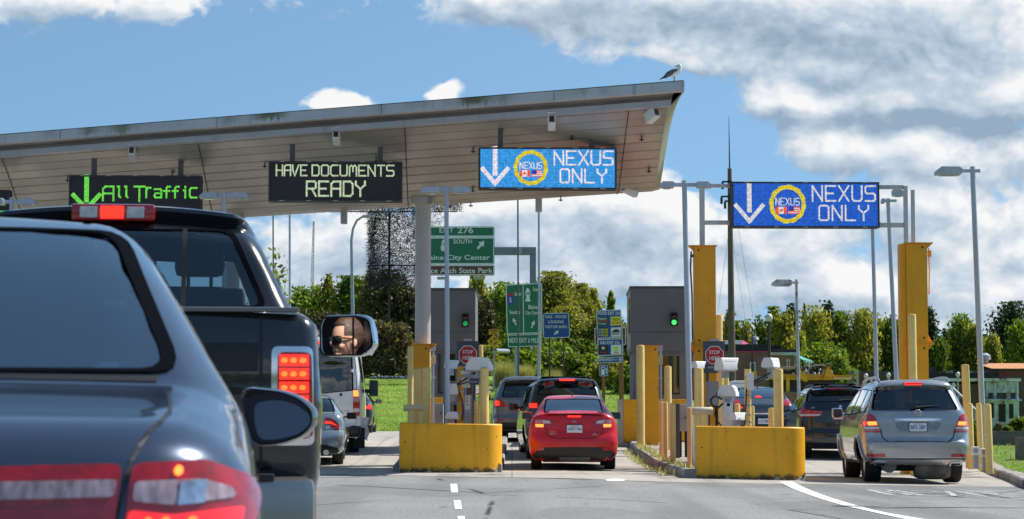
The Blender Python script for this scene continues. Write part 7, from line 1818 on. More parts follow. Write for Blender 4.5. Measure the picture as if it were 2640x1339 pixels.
T('big yellow green tree right of the green two panel sign', 1428, 712, 62, 132, 'round', 'olive', 12, GT, n=8000, leaf=.18)
T('feathery willow right of the big yellow green tree', 1497, 742, 48, 134, 'birch', 'olive', 13, GT, n=4500, leaf=.18)
T('feathery bush willow left of the blue services sign', 1528, 752, 40, 136, 'birch', 'birch', 14, GT, n=3600, leaf=.17)
T('thin lone sapling above the blue services sign', 1575, 755, 13, 130, 'spire', 'green', 15, GT, n=900, leaf=.15, lift=.5)
T('dark shrubby tree behind the blue lodging sign', 1460, 800, 52, 126, 'round', 'olive', 16, GT, n=6000, leaf=.16)
T('leafy shrubby tree behind the blue services sign', 1560, 820, 56, 124, 'round', 'olive', 17, GT, n=6000, leaf=.16)
T('shrubby tree against the pale side of the right booth', 1612, 850, 40, 118, 'round', 'olive', 18, GT, n=4500, leaf=.15)
T('green shrubby tree below the two panel sign', 1370, 850, 60, 124, 'round', 'green', 19, GT, n=6000, leaf=.16)
GBU = 'shrubs on the grass bank'
B = lambda *a, **k: tree('shrub', a[0], 'shrub', *a[1:], trunk=False, **k)
for k, (lb, px, yt, hw, Y, m, n) in enumerate((('brown clipped shrub left of the left amber column', 1030, 838, 40, 112, 'brown', 4500), ('brown shrub in the middle of the clipped row', 970, 832, 44, 112.5, 'brown', 4500), ('brown shrub behind the van roof', 908, 828, 44, 113, 'brown', 4500), ('low brown shrub at the left end of the clipped row', 845, 812, 46, 114, 'dark', 4500), ('low dark shrub above the pickup mirror', 790, 806, 42, 114.5, 'dark', 4000),
   ('bright green shrub under the two panel sign', 1345, 905, 40, 106, 'bright', 4000), ('bright green shrub between the sign posts', 1395, 900, 44, 107, 'bright', 4200), ('dark round shrub above the black SUV', 1470, 915, 42, 104, 'green', 4500), ('bright shrub right of the dark round one', 1520, 918, 34, 105, 'bright', 3600), ('low shrub behind the wooden sign posts', 1575, 930, 42, 103, 'olive', 4200), ('shrub against the lower right booth', 1622, 945, 30, 100, 'green', 3000), ('olive shrub left of the two panel sign', 1262, 895, 30, 114, 'olive', 2600), ('bright shrub behind the blue lodging sign posts', 1435, 888, 44, 110, 'bright', 4500), ('bright shrub left of the wooden posts', 1505, 880, 40, 112, 'green', 4200))):
    B(lb, px, yt, hw, Y, 'bush', m, 40 + k, GBU, n=n, leaf=.11)
def tuft(label, px, yt, hw, Y, n, seed):
    p = at(px, yt, Y); zg = gz(p.x, Y); r = hw / F * Y; H = p.z - zg; rg = np.random.default_rng(seed)
    t = thing('tall_grass', label, 'tall grass', (p.x, Y, zg), 0, 'tall grass clumps'); a = rg.random(n) * 6.28; q = np.sqrt(rg.random(n)) * r
    hh = H * (.25 + .6 * rg.random(n)); C = np.stack([q * np.cos(a), q * np.sin(a), hh * .5], 1); d = np.stack([rg.normal(.1, .3, n), rg.normal(0, .3, n), np.ones(n)], 1) * (hh * .5)[:, None]
    e = np.stack([np.cos(a * 7), np.sin(a * 7), np.zeros(n)], 1) * .011
    o = bpy.data.objects.new('blades', quads_mesh('blades', C, d, e, LM['grass'])); COL.objects.link(o); o.parent = t; return t
tuft('pinkish tall grass left of the two panel sign post', 1300, 912, 26, 102, 3200, 1); tuft('pinkish tall grass between the posts of the two panel sign', 1352, 925, 22, 103, 3200, 2); tuft('tall grass under the blue lodging sign', 1425, 935, 24, 101, 1400, 3)
GW = 'birches in the row beyond the railway street'; GWL = []
for k, (lb, px, yt, hw, kind, m, n, Y) in enumerate((
  ('yellow green birch behind the gantry bollard', 1880, 815, 24, 'birch', 'birch', 2600, 150), ('low birch right of the wooden pole', 1925, 838, 26, 'birch', 'birch', 2600, 148), ('green birch right of the thin black mast', 1962, 828, 26, 'birch', 'green', 2800, 146),
  ('tall birch behind the old street lamp', 1993, 808, 26, 'birch', 'green', 3000, 145), ('broad yellow birch beside the old street lamp', 2022, 815, 34, 'birch', 'birch', 4200, 144), ('very thin wispy birch right of the weathered lamp', 2074, 800, 15, 'spire', 'olive', 900, 150),
  ('tall yellow birch before the pointed fir', 2106, 805, 42, 'birch', 'birch', 5200, 142), ('birch with notch right of the pointed fir', 2168, 818, 40, 'birch', 'birch', 5000, 143), ('broad tall birch in the middle of the row', 2222, 812, 50, 'birch', 'birch', 6500, 142), ('birch left of the plain light pole', 2262, 822, 44, 'birch', 'birch', 5200, 144), ('green birch between the two light poles', 2300, 828, 40, 'birch', 'green', 4500, 143),
  ('birch hidden by the right gantry column', 2345, 835, 40, 'birch', 'birch', 4200, 145), ('low birch right of the gantry column', 2420, 878, 28, 'birch', 'birch', 2600, 140), ('leafy green birch left of the tall light pole', 2478, 824, 42, 'birch', 'green', 5200, 142), ('yellow birch just left of the tall light pole', 2512, 850, 34, 'birch', 'birch', 3600, 141), ('yellow birch right of the tall light pole', 2560, 870, 34, 'birch', 'birch', 3400, 140), ('pale birch before the spreading cedar', 2628, 838, 38, 'birch', 'bright', 4200, 138),
  ('low birch between the conifers', 2450, 872, 30, 'birch', 'olive', 2600, 146), ('young birch by the green awning', 2065, 868, 26, 'birch', 'birch', 2600, 138))):
    GWL.append(T(lb, px, yt - 4, hw * (1.2 + .6 * ((k * 7) % 5) / 4), Y, kind, m if k % 5 != 2 else 'green', 70 + k, GW, n=int(n * 2.0), leaf=.115))
GC = 'dark conifers behind the birch row'
for k, (lb, px, yt, hw, n, Y) in enumerate((('broad dark conifer left of the weathered lamp', 2040, 806, 40, 4200, 155), ('pointed dark fir among the birches', 2136, 798, 32, 3600, 152), ('tall dark fir right of the gantry column', 2398, 812, 40, 4600, 150), ('small dark fir in the gap of the row', 2436, 868, 22, 2200, 155), ('low dark fir left of the tall light pole', 2500, 868, 30, 2600, 158))): T(lb, px, yt - 10, hw * 1.15, Y - 9, 'conifer', 'conifer', 100 + k, GC, n=n, leaf=.2)
T('spreading dark cedar at the right edge of the photo', 2606, 792, 62, 146, 'round', 'conifer', 110, GC, n=7000, leaf=.2)
rr = random.Random(21)
for k, px in enumerate((1895, 1945, 2010, 2050, 2092, 2140, 2190, 2245, 2285, 2325, 2375, 2415, 2462, 2495, 2535, 2585, 2650)):
    src = GWL[(k * 5 + 3) % len(GWL)]; Y = rr.uniform(150, 162); p = at(px, 900, Y); q = rr.uniform(.78, .98)
    copy_thing(src, (p.x, Y, gz(p.x, Y)), rr.uniform(0, 6), 'birch of the second row mostly hidden behind the front birches', 'birches of the second row', (q * 1.5, q * 1.5, q))
T('bright green round tree behind the yellow machine', 2122, 893, 66, 114, 'round', 'bright', 111, GW, n=7000, leaf=.13)
T('bright green small tree right of the green awning', 2165, 922, 34, 112, 'round', 'bright', 112, GW, n=3500, leaf=.12)
# a far wood that closes the view low down, and an unseen one added behind the camera to darken reflections
def far_wood(name, x0, x1, Y, h0, h1, n, seed, m, leaf=.5, dy=6):
    rg = np.random.default_rng(seed); X = rg.uniform(x0, x1, n); top = h0 + (h1 - h0) * (.5 + .5 * np.sin(X * .21 + seed) * np.sin(X * .077 + 2 * seed)); Z = top * rg.random(n) ** .7
    C = np.stack([X, Y + rg.normal(0, dy, n), Z + (gz((x0 + x1) / 2, Y) if Y > 0 else 0)], 1); d = rg.normal(0, 1, (n, 3)); d /= np.linalg.norm(d, axis=1)[:, None]; e = np.cross(d, rg.normal(0, 1, (n, 3))); e /= np.linalg.norm(e, axis=1)[:, None]
    o = bpy.data.objects.new(name, quads_mesh(name, C, d * leaf, e * leaf, LM[m])); COL.objects.link(o); tag(o, kind='stuff', label='far belt of dark green woodland along the horizon', cat='wood'); return o
far_wood('woodland', 13, 62, 178, 3.5, 5.5, 14000, 3, 'olive', .22)
far_wood('woodland', -45, 12, 172, 1.8, 3.4, 14000, 5, 'green', .26)
far_wood('woodland', -90, 90, -75, 5, 10, 9000, 7, 'green', .9)
# turf on the bank, grass on the verge and at the kerb
rg = np.random.default_rng(11); n = 40000
X = np.concatenate([rg.uniform(-9, -1, n // 2), rg.uniform(-1.5, 6, n // 2)]); Yv = 79.3 + 30 * rg.random(n) ** 1.3
Zv = np.array([gz(x, y) for x, y in zip(X, Yv)]); hh = .03 + .05 * rg.random(n)
d = np.stack([rg.normal(0, .4, n), rg.normal(0, .4, n), np.ones(n)], 1) * hh[:, None]; a = rg.random(n) * 6.28
o = bpy.data.objects.new('grass', quads_mesh('grass', np.stack([X, Yv, Zv + hh * .5 - .06], 1), d, np.stack([np.cos(a), np.sin(a), 0 * a], 1) * .018, LM['turf'])); COL.objects.link(o); tag(o, kind='stuff', label='short sunlit grass on the bank', cat='grass')
n = 9000; kx = [p[0] for p in KERB]; ky = [p[1] for p in KERB]; Yv = rg.uniform(36, 66, n); X = np.interp(Yv, ky, kx) + .32 + 4.5 * rg.random(n) ** 1.2; Zv = np.array([gz(x, y) for x, y in zip(X, Yv)]) + .13; hh = .02 + .06 * rg.random(n) ** 2
d = np.stack([rg.normal(0, .5, n), rg.normal(0, .5, n), np.ones(n)], 1) * hh[:, None]; a = rg.random(n) * 6.28
o = bpy.data.objects.new('verge_grass', quads_mesh('verge_grass', np.stack([X, Yv, Zv + hh * .4], 1), d, np.stack([np.cos(a), np.sin(a), 0 * a], 1) * .02, LM['turf'])); COL.objects.link(o); tag(o, kind='stuff', label='short green grass on the right verge', cat='grass')
n = 1500; Yv = 40 + 14 * rg.random(n) ** .7; X = np.interp(Yv, [39.9, 46, 54], [3.12, 3.04, 2.98]) + rg.normal(0, .07, n) + np.where(rg.random(n) < .35, -.2, .16) ; Zv = np.array([gz(x, y) for x, y in zip(X, Yv)]) + np.where(X > np.interp(Yv, [39.9, 46, 54], [3.10, 3.02, 2.96]), .15, .0); hh = .02 + .09 * rg.random(n) ** 2
d = np.stack([rg.normal(0, .6, n), rg.normal(0, .6, n), np.ones(n)], 1) * hh[:, None]; a = rg.random(n) * 6.28
o = bpy.data.objects.new('weeds', quads_mesh('weeds', np.stack([X, Yv, Zv + hh * .5], 1), d, np.stack([np.cos(a), np.sin(a), 0 * a], 1) * .014, LM['grass'])); COL.objects.link(o); tag(o, kind='stuff', label='dry weeds along the kerb of the right island', cat='weeds')
tag(poly_sheet('path', [(-1.75, 99), (-1.0, 99), (-.75, 119), (-1.6, 119)], .03, mat('gravel', (.30, .26, .21), .95, var=.3, vs=5, bump=.5, bs=30), step=1.5), kind='structure')
# row of dark stones at the top of the grass
o = thing('stone_edging', 'dark bluish stone edging along the foot of the brown shrubs', 'stone edging', (at(1010, 960, 109.5).x, 109.5, gz(-5, 109.5)))
se = MB(); rr = random.Random(4)
for k in range(46): x = -1.05 + k * .045; r_ = rr.uniform(.05, .10); se.add(*uvs((x, rr.uniform(-.1, .1), r_ * .8), r_, r_ * .8, r_ * .9, 7, 5))
o2 = se.build('stones', mat('slate_stone', (.10, .12, .17), .7, var=.5, vs=6), o); o2['kind'] = 'stuff'

# ================================================================== WIRE SCREEN (a plain tangle of dark wire in place of the tall mesh work)
wp_ = at(1010, 720, 119); wz = gz(wp_.x, 119); ws = thing('wire_screen', 'tall screen of tangled dark wire behind the canopy column', 'screen', (wp_.x, 119, wz))
def wires(mb, x0, x1, y0, y1, n, seed, fade=None, ln=.30, th=.012):
    fade_ = 1 if fade else 0; rg = random.Random(seed); a = at(x0, y1, 119) - Vector((wp_.x, 119, wz)); b = at(x1, y0, 119) - Vector((wp_.x, 119, wz))
    for _ in range(n):
        u = rg.random() ** (1.5 if fade else 1); p = Vector((lerp(a.x, b.x, u) + rg.gauss(0, .05 + .02 * fade_), rg.uniform(-.5, .5), lerp(a.z, b.z, rg.random())))
        d = Vector((rg.gauss(0, 1), rg.gauss(0, .5), rg.gauss(0, 1))).normalized() * ln * rg.uniform(.5, 1.2); q = p + d; s = d.orthogonal().normalized() * th; w = d.cross(s).normalized() * th
        mb.add([p + s, p - s * .5 + w * .87, p - s * .5 - w * .87, q + s, q - s * .5 + w * .87, q - s * .5 - w * .87], [(0, 1, 4, 3), (1, 2, 5, 4), (2, 0, 3, 5)])
WM_ = mat('dark_wire', (.035, .035, .04), .5, .3)
w_ = MB(); wires(w_, 952, 1105, 545, 740, 9000, 1, True, .22, .0085); wires(w_, 1075, 1150, 545, 700, 500, 2, True, .4, .009); o2 = w_.build('wire_tangle', WM_, ws, rec=False); o2['kind'] = 'stuff'
w_ = MB(); wires(w_, 790, 1190, 505, 544, 4500, 3, False, .2, .009); o2 = w_.build('wire_beam', WM_, ws, rec=False); o2['kind'] = 'stuff'
fr_ = MB(); 
for y_ in (546, 685): a = at(800 if y_ < 600 else 950, y_, 119) - ws.location; b = at(1180 if y_ < 600 else 1110, y_, 119) - ws.location; fr_.cyl(a, b, .03, n=6)
a = at(1004, 546, 119) - ws.location; fr_.cyl((a.x, 0, 0), (a.x, 0, a.z), .06, n=8); fr_.build('support_frame', WM_, ws)

# ================================================================== ROAD SIGNS BEYOND THE BOOTHS
SGN = mat('sign_green', (.012, .155, .085), .5, var=.08, vs=3); SBL = mat('sign_blue', (.012, .075, .33), .5, var=.06, vs=3); SBR = mat('sign_brown', (.14, .045, .025), .5, var=.06); SWH = mat('sign_white', (.75, .76, .76), .5); SGB = mat('sign_back', (.35, .37, .40), .5, .3)
class Sign:
    def __init__(s, label, pxc, Y, group=None, name='road_sign'):
        x = at(pxc, 1000, Y).x; s.o = Vector((x, Y, gz(x, Y))); s.Y = Y; s.t = thing(name, label, 'sign', s.o, 0, group)
    def q(s, px, py): p = at(px, py, s.Y) - s.o; return p.x, p.z
    def panel(s, pts, m, y=0, rad=.08, border=None, d=.04, name='panel'):
        P = [s.q(*p) for p in pts]
        o = MB().prism(round_poly(P, rad, 3), y, y + d).build(name, m, s.t)
        if border:
            cx_ = sum(p[0] for p in P) / len(P); cz_ = sum(p[1] for p in P) / len(P); w = max(p[0] for p in P) - cx_; h = max(p[1] for p in P) - cz_
            f = lambda e: round_poly([(cx_ + (x - cx_) * (w - e) / w, cz_ + (z - cz_) * (h - e) / h) for x, z in P], max(.01, rad - e), 3)
            A_, B_ = f(border * .25), f(border * 1.25); n = len(A_); mb = MB(); mb.v = [(x, y - .004, z) for x, z in A_ + B_]; mb.f = [(i, (i+1)%n, n+(i+1)%n, n+i) for i in range(n)]; mb.build('border', SWH, o, rec=False)
        return o
    def txt(s, par, txt, px, py, w, h, m=None, y=0, bold=.015, off=.006, shear=0):
        x, z = s.q(px, py); k = s.Y / F; return MB().text(txt, x, z, w * k if w else None, h * k, y - off, .004, bold, shear).build('lettering', m or SWH, par)
    def poly(s, par, pts, m, name, y=-.006, d=.004): return MB().prism([s.q(*p) for p in pts], y - d, y).build(name, m, par)
    def post(s, px, ytop, w, m, name='post', ybot=None):
        x, z = s.q(px, ytop); r = w / 2 * s.Y / F; zg = gz(s.o.x + x, s.Y) - s.o.z - .1
        return MB().box((x - r, .05, zg), (x + r, .05 + 2 * r, z), .01).build(name, m, s.t)
def arrow(s, par, x0, y0, x1, y1, w, m=None, hl=.5):
    d = Vector((x1 - x0, y1 - y0)); L = d.length; d.normalize(); n = Vector((-d.y, d.x)); b = Vector((x0, y0)); e = Vector((x1, y1)); k = e - d * L * hl
    s.poly(par, [tuple(b + n * w / 2), tuple(k + n * w / 2), tuple(k + n * w * 1.5), tuple(e), tuple(k - n * w * 1.5), tuple(k - n * w / 2), tuple(b - n * w / 2)], m or SWH, 'arrow')
# overhead guide sign
s = Sign('large green overhead guide sign with brown strip and white arrow', 1190, 108, name='overhead_sign')
p1 = s.panel([(1072, 612), (1275, 612), (1275, 682), (1072, 682)], SGN, border=.05); p0 = s.panel([(1072, 584), (1275, 584), (1275, 611), (1072, 611)], SGN, border=.05); p2 = s.panel([(1072, 683), (1275, 683), (1275, 711), (1072, 711)], SBR, border=.05)
s.txt(p0, '276', 1200, 594, 41, 16); s.txt(p0, 'EXIT', 1151, 594, 36, 13); s.txt(p1, 'SOUTH', 1193, 623, 48, 11); s.txt(p1, 'Blaine City Center', 1177, 666, 174, 17); s.txt(p2, 'Peace Arch State Park', 1176, 698, 190, 14); arrow(s, p1, 1231, 642, 1249, 621, 6)
s.poly(p1, [(1136,640),(1140,620),(1147,616),(1154,620),(1157,632),(1152,642),(1155,648),(1138,648)], SWH, 'route_shield'); s.txt(p1, '548', 1147, 630, 12, 6, mat('plate_ink', (.03, .05, .25), .5), off=.013)
GST = mat('grey_beam', (.20, .24, .28), .5, .3, var=.12, vs=1.5)
x0, z0 = s.q(1275, 657); x1, z1 = s.q(1382, 637); MB().box((x0 - 3, .05, z0), (x1, .40, z1), .02).build('cross_arm', GST, s.t)
x0, z0 = s.q(1366, 700); x1, z1 = s.q(1382, 657); MB().box((x0, .06, 0), (x1, .38, z1 - .003), .02).build('mast', GST, s.t)
x0, z0 = s.q(1331, 656); x1, z1 = s.q(1345, 641); MB().box((x0, -.1, z0), (x1, .045, z1), .03).build('box_clamp', SGB, s.t)
for px in (1140, 1232):
    x, z = s.q(px, 720); MB().box((x - .22, -.9, z - .06), (x + .22, -.5, z + .06), .02).build('sign_lamp', SGB, s.t); MB().box((x - .03, -.6, z - .02), (x + .03, .06, z + .02)).build('lamp_arm', GST, s.t)
# two panel sign
s = Sign('tall green two panel sign with route shields and arrows', 1350, 98, 'green and blue road signs'); p1 = s.panel([(1303, 734), (1398, 729), (1399, 860), (1306, 863)], SGN, border=.04, rad=.12)
s.poly(p1, [(1347.5,733),(1349.5,733),(1351,860),(1349,860)], SWH, 'divider')
s.txt(p1, 'South', 1335, 758, 17, 10); s.txt(p1, 'South', 1383, 746, 18, 10); s.txt(p1, 'Seattle', 1327, 805, 27, 10); s.txt(p1, 'Blaine', 1374, 792, 24, 11); s.txt(p1, 'City Center', 1374, 808, 40, 12); arrow(s, p1, 1331, 838, 1322, 820, 3.5); arrow(s, p1, 1370, 846, 1378, 826, 3.5)
s.poly(p1, [(1309,756),(1323,756),(1323,763),(1309,763)], mat('shield_red', (.5, .03, .04), .5), 'shield_top'); s.poly(p1, [(1308.5,763.5),(1323.5,763.5),(1324,778),(1320,785),(1316,788),(1312,785),(1308,778)], mat('shield_blue', (.03, .06, .4), .5), 'route_shield'); s.txt(p1, '5', 1316, 774, 6, 13, off=.013)
s.poly(p1, [(1354,778),(1357,766),(1354,757),(1356,747),(1360,742),(1365,747),(1368,757),(1365,766),(1368,778)], SWH, 'route_shield'); s.txt(p1, '548', 1361, 757, 10, 7, mat('plate_ink', (.03, .05, .25), .5), off=.013)
p2 = s.panel([(1308, 864), (1396, 861), (1397, 893), (1310, 896)], SGN, border=.03, rad=.03); s.txt(p2, 'NEXT EXIT 6 MILES', 1352, 878, 82, 13)
for px in (1331, 1389): s.post(px, 890, 8.5, mt('steel'))
# lodging sign
s = Sign('square blue sign reading gas food lodging visitor info', 1434, 100, 'green and blue road signs'); p1 = s.panel([(1400, 808), (1467, 806), (1470, 871), (1400, 873)], SBL, border=.03, rad=.12)
for tx, py, w in (('GAS - FOOD', 817, 56), ('LODGING', 830, 40), ('VISITOR INFO', 843, 58)): s.txt(p1, tx, 1433, py, w, 7.5)
arrow(s, p1, 1429, 863, 1440, 853, 4); s.post(1417, 868, 4, BARK); s.post(1453, 868, 4, BARK)
# services sign
s = Sign('blue services board on wooden posts with food and gas panels', 1572, 92, 'green and blue road signs'); p1 = s.panel([(1537, 801), (1601, 798), (1606, 871), (1540, 874)], SBL, border=.03, rad=.03); p2 = s.panel([(1540, 875), (1606, 872.5), (1607, 916), (1541, 919)], SBL, border=.03, rad=.03); p3 = s.panel([(1540, 922), (1606, 919.5), (1606, 935), (1541, 938)], SBL, border=.025, rad=.02)
s.txt(p1, 'FOOD EXIT 276', 1570, 808, 56, 8.5); s.txt(p2, 'GAS EXIT 276', 1572, 884, 50, 8.5); s.txt(p3, 'SEMIAHMOO', 1561, 928, 36, 8); s.txt(p3, 'TURN 2 MI', 1586, 928, 14, 4); arrow(s, p3, 1599, 934, 1599, 922, 2.5)
lg = lambda P, pts, m: s.poly(P, pts, m, 'logo_panel', -.006, .003)
g1 = lg(p1, [(1541,818),(1566,817),(1567,840),(1541,841)], mat('logo_green', (.01, .09, .06), .5)); s.txt(g1, 'Pizzeria', 1553, 822, 20, 5, off=.014); s.poly(g1, [(1542,829),(1554,825),(1566,828),(1566,831),(1554,828),(1542,832)], mat('logo_red', (.6, .05, .04), .5), 'swoosh', -.0095); s.txt(g1, 'Lounge', 1553, 835, 18, 5, off=.014)
YL = mat('logo_yellow', (.75, .62, .02), .5); g2 = lg(p1, [(1574,817),(1600,816),(1600,839),(1574,840)], YL); s.txt(g2, 'PIZZA', 1588, 824, 17, 6, mat('logo_green2', (.05, .2, .05), .5), off=.014); s.txt(g2, 'FACTORY', 1587, 833, 22, 5, mat('logo_red', (.6, .05, .04), .5), off=.014)
g3 = lg(p1, [(1541,845),(1567,844),(1568,868),(1541,869)], mat('logo_black', (.02, .025, .02), .5))
for k in range(3): y_ = 847.5 + k * 7.2; s.poly(g3, [(1555,y_),(1566,y_),(1567.5,y_+2.5),(1566,y_+5.5),(1555,y_+5.5)], YL, 'yellow_half', -.0095); s.txt(g3, 'SUB', 1549, y_ + 2.8, 11, 4.5, off=.014); s.txt(g3, 'WAY', 1560.5, y_ + 2.8, 10, 4.5, mat('logo_black', (.02, .025, .02), .5), off=.018)
g4 = lg(p1, [(1575,845),(1601,844),(1601,868),(1575,869)], mat('logo_pale', (.70, .66, .66), .5)); s.poly(g4, [(1578,855),(1588,848),(1599,854),(1596,857),(1579,858)], mat('logo_black', (.02, .025, .02), .5), 'silhouette', -.0095); s.txt(g4, 'RAILWAY', 1588, 861, 21, 4.5, mat('logo_black', (.02, .025, .02), .5), off=.014)
g5 = lg(p2, [(1542,891),(1568,890),(1569,914),(1542,915)], mat('logo_dark', (.03, .02, .025), .5)); cxs, cys = 1555, 898
s.poly(g5, [(cxs + (6 if k % 2 == 0 else 2.5) * math.sin(k * math.pi / 5), cys - (6 if k % 2 == 0 else 2.5) * math.cos(k * math.pi / 5)) for k in range(10)], SWH, 'star', -.0095); s.txt(g5, 'TEXACO', 1555, 909, 18, 4, mat('logo_red', (.6, .05, .04), .5), off=.014)
g6 = lg(p2, [(1575,890),(1602,889),(1602,913),(1575,914)], SWH); s.poly(g6, [(1588 + 5 * math.cos(a), 900 - 6.5 * math.sin(a)) for a in np.linspace(-.9, math.pi + .9, 12)], YL, 'shell_emblem', -.0095); s.txt(g6, 'Shell', 1588, 909, 10, 4, mat('logo_red', (.6, .05, .04), .5), off=.014)
WOOD = mat('sign_post_wood', (.30, .13, .05), .8, var=.25, vs=8, stretch=(4, 4, .3)); s.post(1556, 935, 8, WOOD, 'wooden_post'); s.post(1600, 935, 8, WOOD, 'wooden_post')
p4 = s.panel([(1545, 942), (1567, 941), (1568, 970), (1546, 971)], SBL, border=.02, rad=.02, name='pump_panel'); s.poly(p4, [(1550,967),(1550,946),(1559,945),(1559,967)], SWH, 'pump_symbol'); s.poly(p4, [(1552,953),(1552,948),(1557,948),(1557,953)], SBL, 'pump_window', -.011); s.poly(p4, [(1560,950),(1563,948),(1565,958),(1564,965),(1562,965),(1562,957)], SWH, 'pump_hose')
s = Sign('brown sign mostly hidden behind the blue services board', 1572, 96, 'green and blue road signs'); s.panel([(1532, 846), (1614, 844), (1614, 890), (1533, 892)], SBR, border=.03, rad=.04); s.post(1605, 890, 5, WOOD, 'wooden_post')
# roundabout sign
s = Sign('yellow diamond roundabout sign with plate above', 1273, 101); YS = mat('sign_yellow', (.72, .36, .01), .5, var=.08); p1 = s.panel([(1273, 862), (1291, 880), (1273, 899), (1255, 880)], YS, rad=.05, name='diamond'); p2 = s.panel([(1260, 849), (1287, 849), (1287, 863), (1260, 863)], YS, rad=.02, name='plate')
BKI = mat('sign_black', (.015, .015, .015), .5); s.txt(p2, 'ROUNDABOUT', 1273.5, 853, 23, 4.5, BKI); s.txt(p2, 'AHEAD', 1273.5, 859.5, 14, 4, BKI)
for k in range(3):
    a0 = k * 2.094 + .3; s.poly(p1, [(1273 + 9 * math.cos(a), 880 + 9 * math.sin(a)) for a in np.linspace(a0, a0 + 1.3, 6)] + [(1273 + 6 * math.cos(a), 880 + 6 * math.sin(a)) for a in np.linspace(a0 + 1.3, a0, 6)], BKI, 'ring_arrow')
s.post(1273, 895, 4, mt('steel'))
gr = thing('guardrail', 'short silver guardrail bending beyond the left stop panel', 'guardrail', at(1278, 912, 116)); gr.location.z = gz(gr.location.x, 116)
gm_ = MB(); pts = [at(1246, 922, 115), at(1256, 909, 115.5), at(1275, 905, 116), at(1310, 906, 118)]; P = [Vector(p) - gr.location for p in pts]; gm_.tube(P, .12, 8); gm_.build('rail', mt('steel'), gr, True)
for p in P[1:]: MB().box((p.x - .05, p.y + .1, -.3), (p.x + .05, p.y + .2, p.z)).build('post', BARK, gr)
# cobra lamp, lattice mast, wooden pole, old lamps
def curved_lamp():
    Y = 112; o = at(910, 830, Y); o.z = gz(o.x, Y); t = thing('curved_street_lamp', 'grey street lamp with arm curving right above the far trees', 'street lamp', o)
    P = [Vector((0, 0, 0))] + [at(x, y, Y) - o for x, y in ((909, 780), (907, 680), (906, 620), (910, 590), (920, 569), (936, 558))]
    MB().tube(P, [.10, .09, .08, .07, .06, .055, .05], 8).build('pole', mt('steel'), t, True); e = P[-1]
    MB().box((e.x - .05, -.12, e.z - .08), (e.x + .6, .12, e.z + .06), .05).build('lamp_head', mt('steel'), t, True)
curved_lamp()
def lattice():
    Y = 420; o = at(800, 800, Y); o.z = gz(o.x, Y); t = thing('lattice_mast', 'faint far lattice mast beyond the leafy trees', 'mast', o); top = at(809, 571, Y) - o; mb = MB(); k = 26
    for i in range(k):
        for sx, sy in ((-1, -1), (1, -1), (0, 1)):
            w = lerp(.9, .25, i / k); w2 = lerp(.9, .25, (i + 1) / k); a = Vector((top.x * i / k + sx * w / 2, sy * w / 2, top.z * i / k)); b = Vector((top.x * (i + 1) / k + sx * w2 / 2, sy * w2 / 2, top.z * (i + 1) / k)); c = Vector((top.x * (i + 1) / k - sx * w2 / 2, sy * w2 / 2, top.z * (i + 1) / k))
            mb.cyl(a, b, .07, n=4); mb.cyl(a, c, .04, n=4)
    mb.build('lattice', mat('far_mast', (.42, .46, .52), .7), t)
lattice()
def wooden_pole():
    Y = 88; o = at(1888, 1000, Y); o.z = gz(o.x, Y); t = thing('utility_pole', 'tall wooden utility pole with whip antenna at the left end of the blue gantry sign', 'pole', o); top = at(1881, 435, Y) - o; tip = at(1879, 300, Y) - o
    MB().tube([(0, 0, 0), top * .5, top], [.17, .13, .085], 10).build('pole', mat('pole_wood', (.13, .10, .085), .9, var=.35, vs=7, stretch=(4, 4, .3), bump=.5), t, True)
    MB().tube([top, (top + tip) / 2, tip], [.03, .02, .008], 6).build('whip_antenna', mt('under'), t)
    b = MB()
    for py, w in ((470, .30), (508, .34), (520, .2)): p = at(1880, py, Y) - o; b.box((p.x - w, -.2, p.z - .03), (p.x + .1, -.1, p.z + .03)); b.cyl((p.x - w + .02, -.15, p.z - .03), (p.x - w + .02, -.15, p.z - .3), .05, n=7)
    b.build('bracket', mt('under'), t)
    for x0, y0, x1, y1 in ((1884, 470, 1952, 880), (1884, 560, 1842, 870), (1886, 600, 1930, 880)): a, c = at(x0, y0, Y) - o, at(x1, y1, Y + 6) - o; MB().cyl(a, c, .008, n=4).build('guy_wire', mat('far_mast', (.42, .46, .52), .7), t)
wooden_pole()
def old_lamp(label, px, ytop, Y, w, globe, m):
    o = at(px, 1000, Y); o.z = gz(o.x, Y); t = thing('old_street_lamp', label, 'street lamp', o, 0, 'old street lamps'); z = at(px, ytop, Y).z - o.z; r = w / 2 / F * Y
    MB().tube([(0, 0, 0), (0, 0, z)], [r * 1.2, r], 10).build('post', m, t, True)
    if globe: g = globe / 2 / F * Y; MB().lathe([(r * 1.4, z), (g * .75, z + g * .3), (g, z + g), (g * .8, z + g * 1.7), (g * .3, z + g * 2.1), (0, z + g * 2.2)], (0, 0, 0), 'Z', 14).build('globe', mat('globe_glass', (.62, .60, .54), .3, coat=.5), t, True); MB().lathe([(r * 1.5, z - .1), (r * 2, z), (r * 1.2, z + .02)], (0, 0, 0), 'Z', 10).build('collar', m, t, True)
    return t
old_lamp('dark old street lamp with pale globe before the brick building', 1984, 830, 98, 7, 20, mat('old_post', (.06, .05, .045), .7)); old_lamp('thin black pole before the brick building', 1940, 846, 96, 3.2, 0, mt('under'))
for k, (px, yt, lb) in enumerate(((2233, 976, 'white globe lamp before the brown fence'), (2291, 974, 'white globe lamp between the two grey light poles'), (2470, 972, 'white globe lamp beside the tall light pole'), (2459, 1000, 'weathered globe lamp right of the silver SUV roof'))): old_lamp(lb, px, yt, 80, 3.5, 12, mt('steel'))

